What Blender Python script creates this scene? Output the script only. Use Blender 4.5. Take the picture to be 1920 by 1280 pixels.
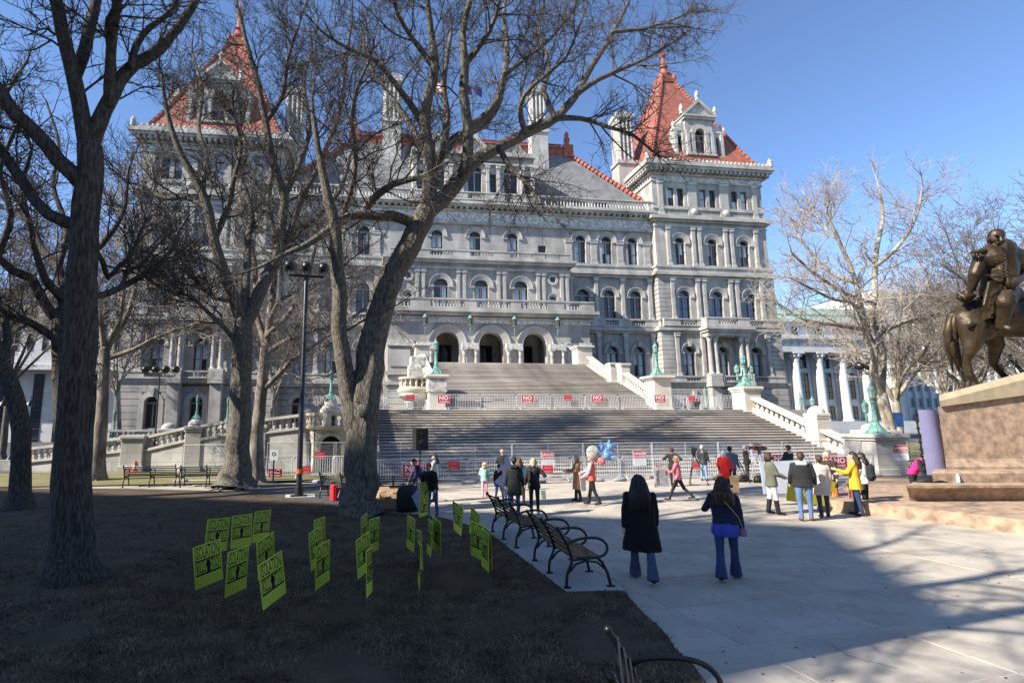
import bpy, math, random
import numpy as np
from mathutils import Vector, Matrix, Euler

SC = bpy.context.scene
for o in list(bpy.data.objects):
    bpy.data.objects.remove(o)
COL = SC.collection
R = math.radians
PI = math.pi
rnd = random.Random(7)

# ------------------------------------------------------------------ camera, sky, sun, exposure
CAM_H = 2.5
YAW, PITCH, ROLL = R(7.6), math.atan(0.155), R(0.2)
F = Vector((math.sin(YAW) * math.cos(PITCH), math.cos(YAW) * math.cos(PITCH), math.sin(PITCH)))
RT0 = Vector((math.cos(YAW), -math.sin(YAW), 0))
UP0 = RT0.cross(F)
RT = RT0 * math.cos(ROLL) - UP0 * math.sin(ROLL)
UP = UP0 * math.cos(ROLL) + RT0 * math.sin(ROLL)
EYE = Vector((0, 0, CAM_H))
cd = bpy.data.cameras.new('camera')
cd.sensor_width = 36
cd.lens = 1000 / 1920 * 36
cd.shift_x = (960 - 817) / 1920
cd.clip_start = 0.1
cd.clip_end = 3000
cam = bpy.data.objects.new('camera', cd)
COL.objects.link(cam)
cam.matrix_world = Matrix(((RT.x, UP.x, -F.x, EYE.x), (RT.y, UP.y, -F.y, EYE.y), (RT.z, UP.z, -F.z, EYE.z), (0, 0, 0, 1)))
SC.camera = cam

SUN_AZ = R(16)         # light travels towards +X, turned this much towards the building (+Y)
SUN_EL = R(37)
wd = bpy.data.worlds.new('World')
SC.world = wd
wd.use_nodes = True
nt = wd.node_tree
sky = nt.nodes.new('ShaderNodeTexSky')
sky.sky_type = 'NISHITA'
sky.sun_disc = False
sky.sun_elevation = SUN_EL
# the sun stands at direction -(cos az, sin az); the Sky Texture measures its rotation from +Y towards +X
sky.sun_rotation = math.atan2(-math.cos(SUN_AZ), -math.sin(SUN_AZ))
sky.altitude = 50
sky.air_density = 0.7
sky.dust_density = 0.0
sky.ozone_density = 4.0
bg = nt.nodes['Background']
bg.inputs['Strength'].default_value = 0.132
nt.links.new(sky.outputs[0], bg.inputs[0])
sl = bpy.data.lights.new('sun', 'SUN')
sl.energy = 5.0
sl.angle = R(0.55)
sl.color = (1.0, 0.94, 0.84)
sun = bpy.data.objects.new('sun', sl)
COL.objects.link(sun)
ld = Vector((math.cos(SUN_EL) * math.cos(SUN_AZ), math.cos(SUN_EL) * math.sin(SUN_AZ), -math.sin(SUN_EL)))
sun.rotation_euler = ld.to_track_quat('-Z', 'Y').to_euler()
sun.location = (-30, -20, 60)
SC.view_settings.view_transform = 'Standard'
SC.view_settings.look = 'None'
SC.view_settings.gamma = 1
SC.view_settings.use_curve_mapping = False
SC.view_settings.exposure = 1.12
try:
    SC.cycles.max_bounces = 6
    SC.cycles.transparent_max_bounces = 8
    SC.cycles.caustics_reflective = False
    SC.cycles.caustics_refractive = False
except Exception:
    pass

# surveying helpers: where a line of sight through a photograph pixel meets a plane of the place
def ray(x, y):
    return F + RT * ((x - 817) / 1000) - UP * ((y - 640) / 1000)
def G(x, y, z=0.0):
    d = ray(x, y)
    return EYE + d * ((z - CAM_H) / d.z)
def AY(x, y, Y):
    d = ray(x, y)
    return EYE + d * (Y / d.y)
def AD(x, y, depth):
    return EYE + ray(x, y) * depth

# ------------------------------------------------------------------ objects
def link(o):
    COL.objects.link(o)
    return o
def tag(o, label=None, cat=None, group=None, kind=None):
    if label: o['label'] = label
    if cat: o['category'] = cat
    if group: o['group'] = group
    if kind: o['kind'] = kind
    return o
def thing(name, label, cat, loc=(0, 0, 0), rz=0.0, group=None):
    o = bpy.data.objects.new(name, None)
    o.empty_display_size = 0.2
    o.location = loc
    o.rotation_euler = (0, 0, rz)
    link(o)
    return tag(o, label, cat, group)
KIDS = {}
def setp(o, p):
    o.parent = p
    KIDS.setdefault(p.name, []).append(o)
def copy_tree(o, parent=None):
    c = o.copy()
    link(c)
    if parent is not None:
        setp(c, parent)
    for ch in KIDS.get(o.name, []):
        copy_tree(ch, c)
    return c
def put(name, mesh, parent=None, loc=None, rot=None, scale=None):
    o = bpy.data.objects.new(name, mesh)
    link(o)
    if parent is not None: setp(o, parent)
    if loc is not None: o.location = loc
    if rot is not None: o.rotation_euler = rot
    if scale is not None: o.scale = scale
    return o

class MB:
    """collects shapes, then becomes one mesh"""
    def __init__(s):
        s.v = []; s.f = []; s.m = []
    def add(s, vs, fs, m=0):
        n = len(s.v)
        s.v.extend([tuple(p) for p in vs])
        for f in fs:
            s.f.append(tuple(i + n for i in f)); s.m.append(m)
        return s
    def quad(s, a, b, c, d, m=0):
        return s.add([a, b, c, d], [(0, 1, 2, 3)], m)
    def box(s, x0, x1, y0, y1, z0, z1, m=0):
        if x0 > x1: x0, x1 = x1, x0
        if y0 > y1: y0, y1 = y1, y0
        return s.add([(x0, y0, z0), (x1, y0, z0), (x1, y1, z0), (x0, y1, z0), (x0, y0, z1), (x1, y0, z1), (x1, y1, z1), (x0, y1, z1)],
                     [(0, 3, 2, 1), (4, 5, 6, 7), (0, 1, 5, 4), (1, 2, 6, 5), (2, 3, 7, 6), (3, 0, 4, 7)], m)
    def bbox(s, x0, x1, y0, y1, z0, z1, b=0.02, m=0):
        """box with chamfered top and vertical edges"""
        def ring(i, z): return [(x0 + i + b, y0 + i, z), (x1 - i - b, y0 + i, z), (x1 - i, y0 + i + b, z), (x1 - i, y1 - i - b, z),
                                (x1 - i - b, y1 - i, z), (x0 + i + b, y1 - i, z), (x0 + i, y1 - i - b, z), (x0 + i, y0 + i + b, z)]
        vs = ring(0, z0) + ring(0, z1 - b) + ring(b, z1)
        fs = [tuple(range(7, -1, -1)), tuple(range(16, 24))]
        for k in (0, 8):
            for i in range(8):
                j = (i + 1) % 8
                fs.append((k + i, k + j, k + 8 + j, k + 8 + i))
        return s.add(vs, fs, m)
    def obox(s, c, ax, ay, az, m=0):
        c = Vector(c); ax = Vector(ax); ay = Vector(ay); az = Vector(az)
        vs = [c + ax * i + ay * j + az * k for k in (-1, 1) for (i, j) in ((-1, -1), (1, -1), (1, 1), (-1, 1))]
        return s.add(vs, [(0, 3, 2, 1), (4, 5, 6, 7), (0, 1, 5, 4), (1, 2, 6, 5), (2, 3, 7, 6), (3, 0, 4, 7)], m)
    def prism(s, poly, z0, z1, m=0):
        n = len(poly)
        a = sum(poly[i][0] * poly[(i + 1) % n][1] - poly[(i + 1) % n][0] * poly[i][1] for i in range(n))
        if a < 0: poly = poly[::-1]
        vs = [(p[0], p[1], z0) for p in poly] + [(p[0], p[1], z1) for p in poly]
        fs = [tuple(range(n - 1, -1, -1)), tuple(range(n, 2 * n))] + [(i, (i + 1) % n, n + (i + 1) % n, n + i) for i in range(n)]
        return s.add(vs, fs, m)
    def xprism(s, poly, y0, y1, m=0):
        """poly in (x,z), extruded along y"""
        n = len(poly)
        a = sum(poly[i][0] * poly[(i + 1) % n][1] - poly[(i + 1) % n][0] * poly[i][1] for i in range(n))
        if a < 0: poly = poly[::-1]
        vs = [(p[0], y0, p[1]) for p in poly] + [(p[0], y1, p[1]) for p in poly]
        fs = [tuple(range(n)), tuple(range(2 * n - 1, n - 1, -1))] + [(i, n + i, n + (i + 1) % n, (i + 1) % n) for i in range(n)]
        return s.add(vs, fs, m)
    def yprism(s, poly, x0, x1, m=0):
        """poly in (y,z), extruded along x"""
        n = len(poly)
        a = sum(poly[i][0] * poly[(i + 1) % n][1] - poly[(i + 1) % n][0] * poly[i][1] for i in range(n))
        if a < 0: poly = poly[::-1]
        vs = [(x0, p[0], p[1]) for p in poly] + [(x1, p[0], p[1]) for p in poly]
        fs = [tuple(range(n - 1, -1, -1)), tuple(range(n, 2 * n))] + [(i, (i + 1) % n, n + (i + 1) % n, n + i) for i in range(n)]
        return s.add(vs, fs, m)
    def lathe(s, prof, c=(0, 0, 0), n=12, m=0, a0=0.0, a1=2 * PI, cap=True):
        full = abs(a1 - a0 - 2 * PI) < 1e-6
        k = n if full else n + 1
        vs = []
        for r, z in prof:
            for i in range(k):
                a = a0 + (a1 - a0) * i / n
                vs.append((c[0] + r * math.cos(a), c[1] + r * math.sin(a), c[2] + z))
        fs = []
        for j in range(len(prof) - 1):
            for i in range(n):
                i2 = (i + 1) % k
                fs.append((j * k + i, j * k + i2, (j + 1) * k + i2, (j + 1) * k + i))
        if full and cap:
            fs.append(tuple(range(k - 1, -1, -1)))
            b = (len(prof) - 1) * k
            fs.append(tuple(range(b, b + k)))
        return s.add(vs, fs, m)
    def tube(s, pts, r, n=8, m=0, cap=True):
        pts = [Vector(p) for p in pts]
        if not isinstance(r, (list, tuple)): r = [r] * len(pts)
        vs = []; N = len(pts)
        t = (pts[1] - pts[0]).normalized()
        ref = Vector((0, 0, 1)) if abs(t.z) < 0.9 else Vector((1, 0, 0))
        u = t.cross(ref).normalized()
        for i, p in enumerate(pts):
            t = (pts[min(i + 1, N - 1)] - pts[max(i - 1, 0)])
            if t.length < 1e-9: t = Vector((0, 0, 1))
            t.normalize()
            u = (u - t * u.dot(t))
            if u.length < 1e-6: u = t.orthogonal()
            u.normalize()
            w = t.cross(u)
            for k in range(n):
                a = 2 * PI * k / n
                vs.append(p + (u * math.cos(a) + w * math.sin(a)) * r[i])
        fs = []
        for i in range(N - 1):
            for k in range(n):
                k2 = (k + 1) % n
                fs.append((i * n + k, i * n + k2, (i + 1) * n + k2, (i + 1) * n + k))
        if cap:
            fs.append(tuple(range(n - 1, -1, -1)))
            fs.append(tuple(range((N - 1) * n, N * n)))
        return s.add(vs, fs, m)
    def ball(s, c, rx, ry=None, rz=None, n=10, k=6, m=0):
        ry = rx if ry is None else ry; rz = rx if rz is None else rz
        vs = [(c[0], c[1], c[2] - rz)]
        for j in range(1, k):
            b = -PI / 2 + PI * j / k
            for i in range(n):
                a = 2 * PI * i / n
                vs.append((c[0] + rx * math.cos(b) * math.cos(a), c[1] + ry * math.cos(b) * math.sin(a), c[2] + rz * math.sin(b)))
        vs.append((c[0], c[1], c[2] + rz))
        fs = [(0, 1 + (i + 1) % n, 1 + i) for i in range(n)]
        for j in range(k - 2):
            for i in range(n):
                i2 = (i + 1) % n
                fs.append((1 + j * n + i, 1 + j * n + i2, 1 + (j + 1) * n + i2, 1 + (j + 1) * n + i))
        b = 1 + (k - 2) * n
        fs += [(b + i, b + (i + 1) % n, len(vs) - 1) for i in range(n)]
        return s.add(vs, fs, m)
    def capsule(s, a, b, ra, rb, n=10, m=0):
        a = Vector(a); b = Vector(b); d = b - a
        L = max(d.length, 1e-5); t = d / L
        pts = []; rr = []
        for q in (-0.98, -0.8, -0.45): pts.append(a + t * q * ra); rr.append(ra * math.sqrt(1 - q * q))
        pts += [a, b]; rr += [ra, rb]
        for q in (0.45, 0.8, 0.98): pts.append(b + t * q * rb); rr.append(rb * math.sqrt(1 - q * q))
        return s.tube(pts, rr, n, m)
    def loft(s, rings, n=16, m=0):
        """rings: (cx, cy, z, rx, ry)"""
        vs = []
        for cx, cy, z, rx, ry in rings:
            for i in range(n):
                a = 2 * PI * i / n
                vs.append((cx + rx * math.cos(a), cy + ry * math.sin(a), z))
        fs = []
        for j in range(len(rings) - 1):
            for i in range(n):
                i2 = (i + 1) % n
                fs.append((j * n + i, j * n + i2, (j + 1) * n + i2, (j + 1) * n + i))
        fs.append(tuple(range(n - 1, -1, -1)))
        fs.append(tuple(range((len(rings) - 1) * n, len(rings) * n)))
        return s.add(vs, fs, m)
    def xf(s, mat, start=0):
        s.v[start:] = [tuple(mat @ Vector(p)) for p in s.v[start:]]
        return s
    def mesh(s, name, mats, smooth=None):
        me = bpy.data.meshes.new(name)
        me.from_pydata(s.v, [], s.f)
        if not isinstance(mats, (list, tuple)): mats = [mats]
        for m in mats: me.materials.append(m)
        if len(mats) > 1:
            me.polygons.foreach_set('material_index', s.m)
        if smooth is not None:
            me.polygons.foreach_set('use_smooth', [True] * len(s.f))
            me.update()
            if smooth < 179:
                me.set_sharp_from_angle(angle=R(smooth))
        me.update()
        return me
    def build(s, name, mats, parent=None, smooth=None, loc=None, rot=None):
        return put(name, s.mesh(name, mats, smooth), parent, loc, rot)

def np_mesh(name, verts, faces, mat, smooth=False):
    """verts (N,3) faces (M,k) numpy arrays"""
    me = bpy.data.meshes.new(name)
    me.vertices.add(len(verts)); me.vertices.foreach_set('co', np.ascontiguousarray(verts, dtype=np.float32).ravel())
    k = faces.shape[1]
    me.loops.add(faces.size); me.loops.foreach_set('vertex_index', np.ascontiguousarray(faces, dtype=np.int32).ravel())
    me.polygons.add(len(faces))
    me.polygons.foreach_set('loop_start', np.arange(0, faces.size, k, dtype=np.int32))
    if smooth: me.polygons.foreach_set('use_smooth', np.ones(len(faces), dtype=bool))
    me.materials.append(mat)
    me.update(calc_edges=True)
    me.validate()
    return me

# ------------------------------------------------------------------ materials
def mat(name, col, rough=0.8, metal=0.0, var=0.15, scale=3.0, stretch=(1, 1, 1), bump=0.0, bscale=None, spec=0.4, detail=5.0, col2=None, coat=0.0, lo=0.35, hi=0.65, tint=0.0):
    m = bpy.data.materials.new(name)
    m.use_nodes = True
    t = m.node_tree; N = t.nodes; L = t.links
    b = N['Principled BSDF']
    b.inputs['Roughness'].default_value = rough
    b.inputs['Metallic'].default_value = metal
    b.inputs['Specular IOR Level'].default_value = spec
    if coat: b.inputs['Coat Weight'].default_value = coat
    tc = N.new('ShaderNodeTexCoord'); mp = N.new('ShaderNodeMapping')
    mp.inputs['Scale'].default_value = stretch
    L.new(tc.outputs['Object'], mp.inputs['Vector'])
    no = N.new('ShaderNodeTexNoise'); no.inputs['Scale'].default_value = scale; no.inputs['Detail'].default_value = detail
    L.new(mp.outputs[0], no.inputs['Vector'])
    cr = N.new('ShaderNodeValToRGB')
    c2 = col2 if col2 else tuple(min(1, c * (1 + var)) for c in col)
    c1 = tuple(c * (1 - var) for c in col) if not col2 else col
    cr.color_ramp.elements[0].position = lo; cr.color_ramp.elements[1].position = hi
    cr.color_ramp.elements[0].color = (*c1, 1); cr.color_ramp.elements[1].color = (*c2, 1)
    L.new(no.outputs['Fac'], cr.inputs[0])
    out = cr.outputs[0]
    if tint:
        oi = N.new('ShaderNodeObjectInfo'); mr = N.new('ShaderNodeMapRange')
        mr.inputs['To Min'].default_value = 1 - tint; mr.inputs['To Max'].default_value = 1 + tint
        L.new(oi.outputs['Random'], mr.inputs['Value'])
        mx = N.new('ShaderNodeMix'); mx.data_type = 'RGBA'; mx.blend_type = 'MULTIPLY'; mx.inputs['Factor'].default_value = 1
        L.new(out, mx.inputs['A']); L.new(mr.outputs[0], mx.inputs['B'])
        out = mx.outputs['Result']
    L.new(out, b.inputs['Base Color'])
    if bump:
        n2 = N.new('ShaderNodeTexNoise'); n2.inputs['Scale'].default_value = bscale or scale * 6; n2.inputs['Detail'].default_value = 4
        L.new(mp.outputs[0], n2.inputs['Vector'])
        bp = N.new('ShaderNodeBump'); bp.inputs['Strength'].default_value = bump; bp.inputs['Distance'].default_value = 0.02
        L.new(n2.outputs['Fac'], bp.inputs['Height']); L.new(bp.outputs[0], b.inputs['Normal'])
    m['bsdf'] = b.name
    return m
def ashlar(m, bw, bh, mortar, dark=0.75, both=True):
    """add thin masonry joints (courses too small to pick apart) to a material made by mat()"""
    t = m.node_tree; N = t.nodes; L = t.links
    b = N['Principled BSDF']
    src = b.inputs['Base Color'].links[0].from_socket
    tc = N.new('ShaderNodeTexCoord'); sx = N.new('ShaderNodeSeparateXYZ'); ad = N.new('ShaderNodeMath'); cb = N.new('ShaderNodeCombineXYZ')
    L.new(tc.outputs['Object'], sx.inputs[0]); L.new(sx.outputs[0], ad.inputs[0]); L.new(sx.outputs[1], ad.inputs[1])
    L.new(ad.outputs[0], cb.inputs[0]); L.new(sx.outputs[2], cb.inputs[1])
    br = N.new('ShaderNodeTexBrick'); br.inputs['Scale'].default_value = 1
    br.inputs['Brick Width'].default_value = bw; br.inputs['Row Height'].default_value = bh; br.inputs['Mortar Size'].default_value = mortar
    br.inputs['Color1'].default_value = (1, 1, 1, 1); br.inputs['Color2'].default_value = (0.86, 0.87, 0.89, 1); br.inputs['Mortar'].default_value = (dark, dark, dark, 1)
    L.new(cb.outputs[0], br.inputs['Vector'])
    mx = N.new('ShaderNodeMix'); mx.data_type = 'RGBA'; mx.blend_type = 'MULTIPLY'; mx.inputs['Factor'].default_value = 1
    L.new(src, mx.inputs['A']); L.new(br.outputs['Color'], mx.inputs['B']); L.new(mx.outputs['Result'], b.inputs['Base Color'])
    return m
def stains(m, scale=0.5, amount=0.3, col=(0.75, 0.62, 0.5)):
    """worn and rusty patches that belong to the surface"""
    t = m.node_tree; N = t.nodes; L = t.links
    b = N['Principled BSDF']
    src = b.inputs['Base Color'].links[0].from_socket
    geo = N.new('ShaderNodeNewGeometry')
    no = N.new('ShaderNodeTexNoise'); no.inputs['Scale'].default_value = scale; no.inputs['Detail'].default_value = 9; no.inputs['Roughness'].default_value = .68
    L.new(geo.outputs['Position'], no.inputs['Vector'])
    mr = N.new('ShaderNodeMapRange'); mr.inputs['From Min'].default_value = 0.52; mr.inputs['From Max'].default_value = 0.72
    mr.inputs['To Min'].default_value = 0; mr.inputs['To Max'].default_value = amount
    L.new(no.outputs['Fac'], mr.inputs['Value'])
    mx = N.new('ShaderNodeMix'); mx.data_type = 'RGBA'; mx.blend_type = 'MULTIPLY'
    L.new(mr.outputs[0], mx.inputs['Factor']); L.new(src, mx.inputs['A']); mx.inputs['B'].default_value = (*col, 1)
    L.new(mx.outputs['Result'], b.inputs['Base Color'])
    return m
def streaks(m, amount=0.25, scale=0.6):
    """rain-streak staining that runs down the stone"""
    t = m.node_tree; N = t.nodes; L = t.links
    b = N['Principled BSDF']
    src = b.inputs['Base Color'].links[0].from_socket
    tc = N.new('ShaderNodeTexCoord'); mp = N.new('ShaderNodeMapping'); mp.inputs['Scale'].default_value = (1, 1, 0.12)
    L.new(tc.outputs['Object'], mp.inputs['Vector'])
    no = N.new('ShaderNodeTexNoise'); no.inputs['Scale'].default_value = scale; no.inputs['Detail'].default_value = 6
    L.new(mp.outputs[0], no.inputs['Vector'])
    mr = N.new('ShaderNodeMapRange'); mr.inputs['From Min'].default_value = 0.35; mr.inputs['From Max'].default_value = 0.65
    mr.inputs['To Min'].default_value = 1 - amount; mr.inputs['To Max'].default_value = 1.03
    L.new(no.outputs['Fac'], mr.inputs['Value'])
    mx = N.new('ShaderNodeMix'); mx.data_type = 'RGBA'; mx.blend_type = 'MULTIPLY'; mx.inputs['Factor'].default_value = 1
    L.new(src, mx.inputs['A']); L.new(mr.outputs[0], mx.inputs['B']); L.new(mx.outputs['Result'], b.inputs['Base Color'])
    return m

M = {}
M['granite'] = streaks(ashlar(mat('granite', (0.425, 0.40, 0.362), 0.85, var=0.16, scale=0.35, bump=0.15, bscale=9), 1.5, 0.62, 0.018, 0.78), 0.38)
M['trim'] = streaks(mat('granite_trim', (0.46, 0.435, 0.395), 0.85, var=0.12, scale=0.8, bump=0.12, bscale=12), 0.34)
M['carved'] = mat('carved_stone', (0.47, 0.455, 0.42), 0.9, var=0.35, scale=3.2, bump=0.9, bscale=5)
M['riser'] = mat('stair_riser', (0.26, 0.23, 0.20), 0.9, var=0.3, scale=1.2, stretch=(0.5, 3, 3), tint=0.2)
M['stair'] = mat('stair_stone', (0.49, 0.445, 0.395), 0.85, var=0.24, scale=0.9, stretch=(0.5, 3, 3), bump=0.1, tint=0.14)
M['flank'] = mat('balustrade_stone', (0.55, 0.50, 0.42), 0.85, var=0.10, scale=1.2, bump=0.12)
M['rampstone'] = ashlar(mat('ramp_stone', (0.42, 0.40, 0.36), 0.88, var=0.18, scale=0.8, bump=0.15), 1.6, 0.5, 0.02, 0.7)
M['tile'] = ashlar(mat('terracotta_tile', (0.30, 0.098, 0.068), 0.8, var=0.25, scale=1.3, bump=0.2), 0.35, 0.3, 0.03, 0.72)
M['terra'] = mat('terracotta', (0.29, 0.088, 0.058), 0.75, var=0.2, scale=2.0, bump=0.3)
stains(M['granite'], .25, .5, (.62, .6, .58)); stains(M['trim'], .5, .55, (.6, .57, .53)); stains(M['stair'], .4, .7, (.62, .52, .44))
stains(M['tile'], .6, .6, (.6, .62, .66)); stains(M['terra'], .8, .5, (.6, .62, .66))
M['slate'] = ashlar(mat('slate_roof', (0.185, 0.185, 0.185), 0.7, var=0.18, scale=0.7), 0.45, 0.3, 0.025, 0.8)
M['copper'] = mat('green_copper', (0.135, 0.27, 0.225), 0.8, var=0.35, scale=6, bump=0.2)
M['frame'] = mat('window_frame', (0.06, 0.05, 0.042), 0.6, var=0.1)
M['mullion'] = mat('stone_mullion', (0.34, 0.31, 0.27), 0.8, var=0.1)
def glass(name, col, rough=0.04, spec=0.8):
    m = mat(name, col, rough, var=0.25, scale=0.5, spec=spec, tint=0.12)
    return m
M['glass'] = glass('dark_glass', (0.016, 0.019, 0.025))
M['glassblue'] = glass('painted_sky_glass', (0.03, 0.08, 0.22), 0.03, 1.0)  # reflected sky is put into the blue base colour
M['blind'] = glass('blind_behind_glass', (0.50, 0.56, 0.60), 0.1, 0.5)
M['dark'] = mat('dark_interior', (0.03, 0.028, 0.026), 0.9)
M['black'] = mat('black_paint', (0.012, 0.012, 0.013), 0.35, var=0.2, scale=8, spec=0.5)
M['steel'] = mat('galvanised_steel', (0.50, 0.51, 0.53), 0.5, 0.25, var=0.15, scale=6)
M['concrete'] = mat('plaza_concrete', (0.415, 0.366, 0.302), 0.82, var=0.11, scale=1.1, bump=0.12, bscale=40, tint=0.05)
stains(stains(M['concrete'], .55, .5), 2.6, .45, (.62, .56, .52))
M['joint'] = mat('joint_mortar', (0.50, 0.47, 0.42), 0.9, var=0.2, scale=5)
M['pad'] = mat('pad_concrete', (0.40, 0.385, 0.355), 0.85, var=0.08, scale=2, bump=0.1, bscale=60)
M['asphalt'] = mat('asphalt', (0.06, 0.06, 0.062), 0.9, var=0.2, scale=3, bump=0.2, bscale=80)
M['pathm'] = mat('path_concrete', (0.34, 0.31, 0.26), 0.85, var=0.15, scale=2)
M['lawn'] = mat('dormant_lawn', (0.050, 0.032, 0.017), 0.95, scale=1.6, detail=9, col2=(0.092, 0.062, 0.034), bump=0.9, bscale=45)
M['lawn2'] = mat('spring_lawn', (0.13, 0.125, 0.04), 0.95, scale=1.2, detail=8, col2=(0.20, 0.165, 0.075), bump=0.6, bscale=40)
M['blade'] = mat('grass_blade', (0.055, 0.038, 0.019), 0.8, scale=2.5, col2=(0.25, 0.185, 0.105))
M['pinkgranite'] = mat('pink_granite', (0.34, 0.24, 0.165), 0.85, var=0.3, scale=5.0, bump=0.25, bscale=70, detail=8)
stains(M['pinkgranite'], .9, .7, (.55, .5, .45))
M['lichen'] = mat('mossy_granite', (0.30, 0.255, 0.16), 0.85, scale=3, col2=(0.42, 0.33, 0.22), bump=0.3, bscale=40)
M['bronze'] = mat('bronze', (0.024, 0.017, 0.010), 0.48, 0.45, scale=2.2, col2=(0.078, 0.053, 0.028), bump=0.12, bscale=14)
M['skin'] = mat('skin', (0.55, 0.33, 0.24), 0.6, var=0.06, scale=8)
M['white'] = mat('white_board', (0.78, 0.79, 0.80), 0.6, var=0.03)
M['red'] = mat('red_sign', (0.55, 0.025, 0.035), 0.5, var=0.05)
M['yellowsign'] = mat('yellow_green_sign', (0.60, 0.66, 0.06), 0.5, var=0.06)
M['ink'] = mat('black_ink', (0.012, 0.012, 0.012), 0.6, var=0.1)
M['marble'] = ashlar(mat('white_marble', (0.56, 0.55, 0.54), 0.7, var=0.06, scale=0.4), 2.2, 1.1, 0.02, 0.85)

# ------------------------------------------------------------------ ground, plaza, paths
gm = MB()
gm.quad((-900, -300, -0.06), (1200, -300, -0.06), (1200, 1800, -0.06), (-900, 1800, -0.06))
tag(gm.build('ground', M['asphalt']), kind='structure')

plaza = tag(MB().box(-14, 40, -16, 24.25, -0.05, -0.006).build('plaza', M['joint']), kind='structure')
sa = R(6.5)
ca_, sa_ = math.cos(sa), math.sin(sa)
SW, SH = 2.12, 1.27
slab_me = MB().bbox(-SW / 2 + .009, SW / 2 - .009, -SH / 2 + .009, SH / 2 - .009, -0.03, 0.0, 0.006).mesh('paving_slab', M['concrete'])
cands = []
for i in range(-8, 20):
    for j in range(-14, 24):
        lx, ly = 0.75 + (i + 0.5) * SW, 0.42 + (j + 0.5) * SH
        x, y = lx * ca_ - ly * sa_, lx * sa_ + ly * ca_
        if not (-11.5 < x < 38 and -14 < y < 24.0): continue
        d = math.hypot(x, y)
        vis = y > 3.2 and x > -4 and x < 2.2 + y * 1.75
        cands.append((0 if vis else 1, d, x, y))
cands.sort()
rest = MB()
sr = random.Random(3)
for k, (v, d, x, y) in enumerate(cands):
    if k < 290:
        o = put('paving_slab', slab_me, plaza, (x, y, sr.uniform(-0.002, 0.003)), (sr.uniform(-.0008, .0008), sr.uniform(-.0008, .0008), sa))
    else:
        n0 = len(rest.v)
        rest.bbox(-SW / 2 + .009, SW / 2 - .009, -SH / 2 + .009, SH / 2 - .009, -0.03, 0.0, 0.006)
        rest.xf(Matrix.Translation((x, y, 0)) @ Matrix.Rotation(sa, 4, 'Z'), n0)
tag(rest.build('paving', M['concrete'], plaza), kind='stuff')

def gxy(x, y):
    p = G(x, y)
    return (p.x, p.y)
edge = [(-3.2, -15), (1.2, -6), (2.55, 1.0), gxy(1330, 1285), gxy(1250, 1195), gxy(1172, 1112), gxy(1062, 1112), gxy(925, 1006), gxy(880, 986), gxy(830, 972), gxy(770, 965), gxy(710, 962), gxy(655, 955), gxy(600, 944), gxy(545, 934), gxy(430, 922), gxy(240, 917), gxy(0, 916), (-60, 27.5), (-60, -15)]
def ragged(poly, amp=.035, step=.3, seed=1):
    r = random.Random(seed); out = []
    for i in range(len(poly)):
        a = Vector(poly[i]); b = Vector(poly[(i + 1) % len(poly)]); L = (b - a).length
        n = max(1, int(L / step)) if L < 16 else 1
        for k in range(n):
            p = a.lerp(b, k / n); out.append((p.x + r.uniform(-amp, amp), p.y + r.uniform(-amp, amp)))
    return out
edge = ragged(edge)
def fill(name, poly, z0, z1, m, kind='structure'):
    return tag(MB().prism(poly, z0, z1).build(name, m), kind=kind)
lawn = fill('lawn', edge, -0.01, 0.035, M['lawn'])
fill('bench_pad', [gxy(1062, 1113), gxy(1172, 1110), (3.82, 10.5), (3.75, 12.95), (2.72, 12.95), (2.9, 12.3)], 0.0, 0.041, M['pad'])
fill('path', [(-60, 24.2), gxy(0, 917), gxy(240, 918), gxy(430, 923), gxy(545, 935), gxy(650, 956), (1.2, 21.0), (0.6, 24.2)], -0.01, 0.022, M['pathm'])
fill('service_path', [gxy(430, 925), gxy(545, 936), gxy(690, 962), (0.8, 21.4), gxy(655, 912), gxy(470, 905)], 0.0, 0.027, M['asphalt'])
fill('far_lawn', [(-60, 24.6), (-6.6, 24.9), (-4.0, 25.4), (0.3, 24.6), (0.4, 31.6), (-60, 31.6)], -0.01, 0.016, M['lawn2'])
fill('side_lawn', [(28.5, 24.6), (90, 24.6), (90, 60), (29.5, 60)], -0.01, 0.012, M['lawn2'])

# grass blades of the near lawn: nobody could count them
g_ = np.random.default_rng(5)
from mathutils.geometry import tessellate_polygon
tri = tessellate_polygon([[Vector((p[0], p[1], 0)) for p in edge]])
def in_lawn(px, py):
    inside = np.zeros(len(px), bool)
    n = len(edge)
    for i in range(n):
        x1, y1 = edge[i]; x2, y2 = edge[(i + 1) % n]
        c = ((y1 > py) != (y2 > py)) & (px < (x2 - x1) * (py - y1) / (y2 - y1 + 1e-12) + x1)
        inside ^= c
    return inside
NB = 230000
rr = 3.0 + 15 * g_.random(NB) ** 1.5
aa = g_.uniform(R(-50), R(62), NB) + R(90) - R(7)
px, py = rr * np.cos(aa), rr * np.sin(aa)
ok = in_lawn(px, py)
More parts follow.
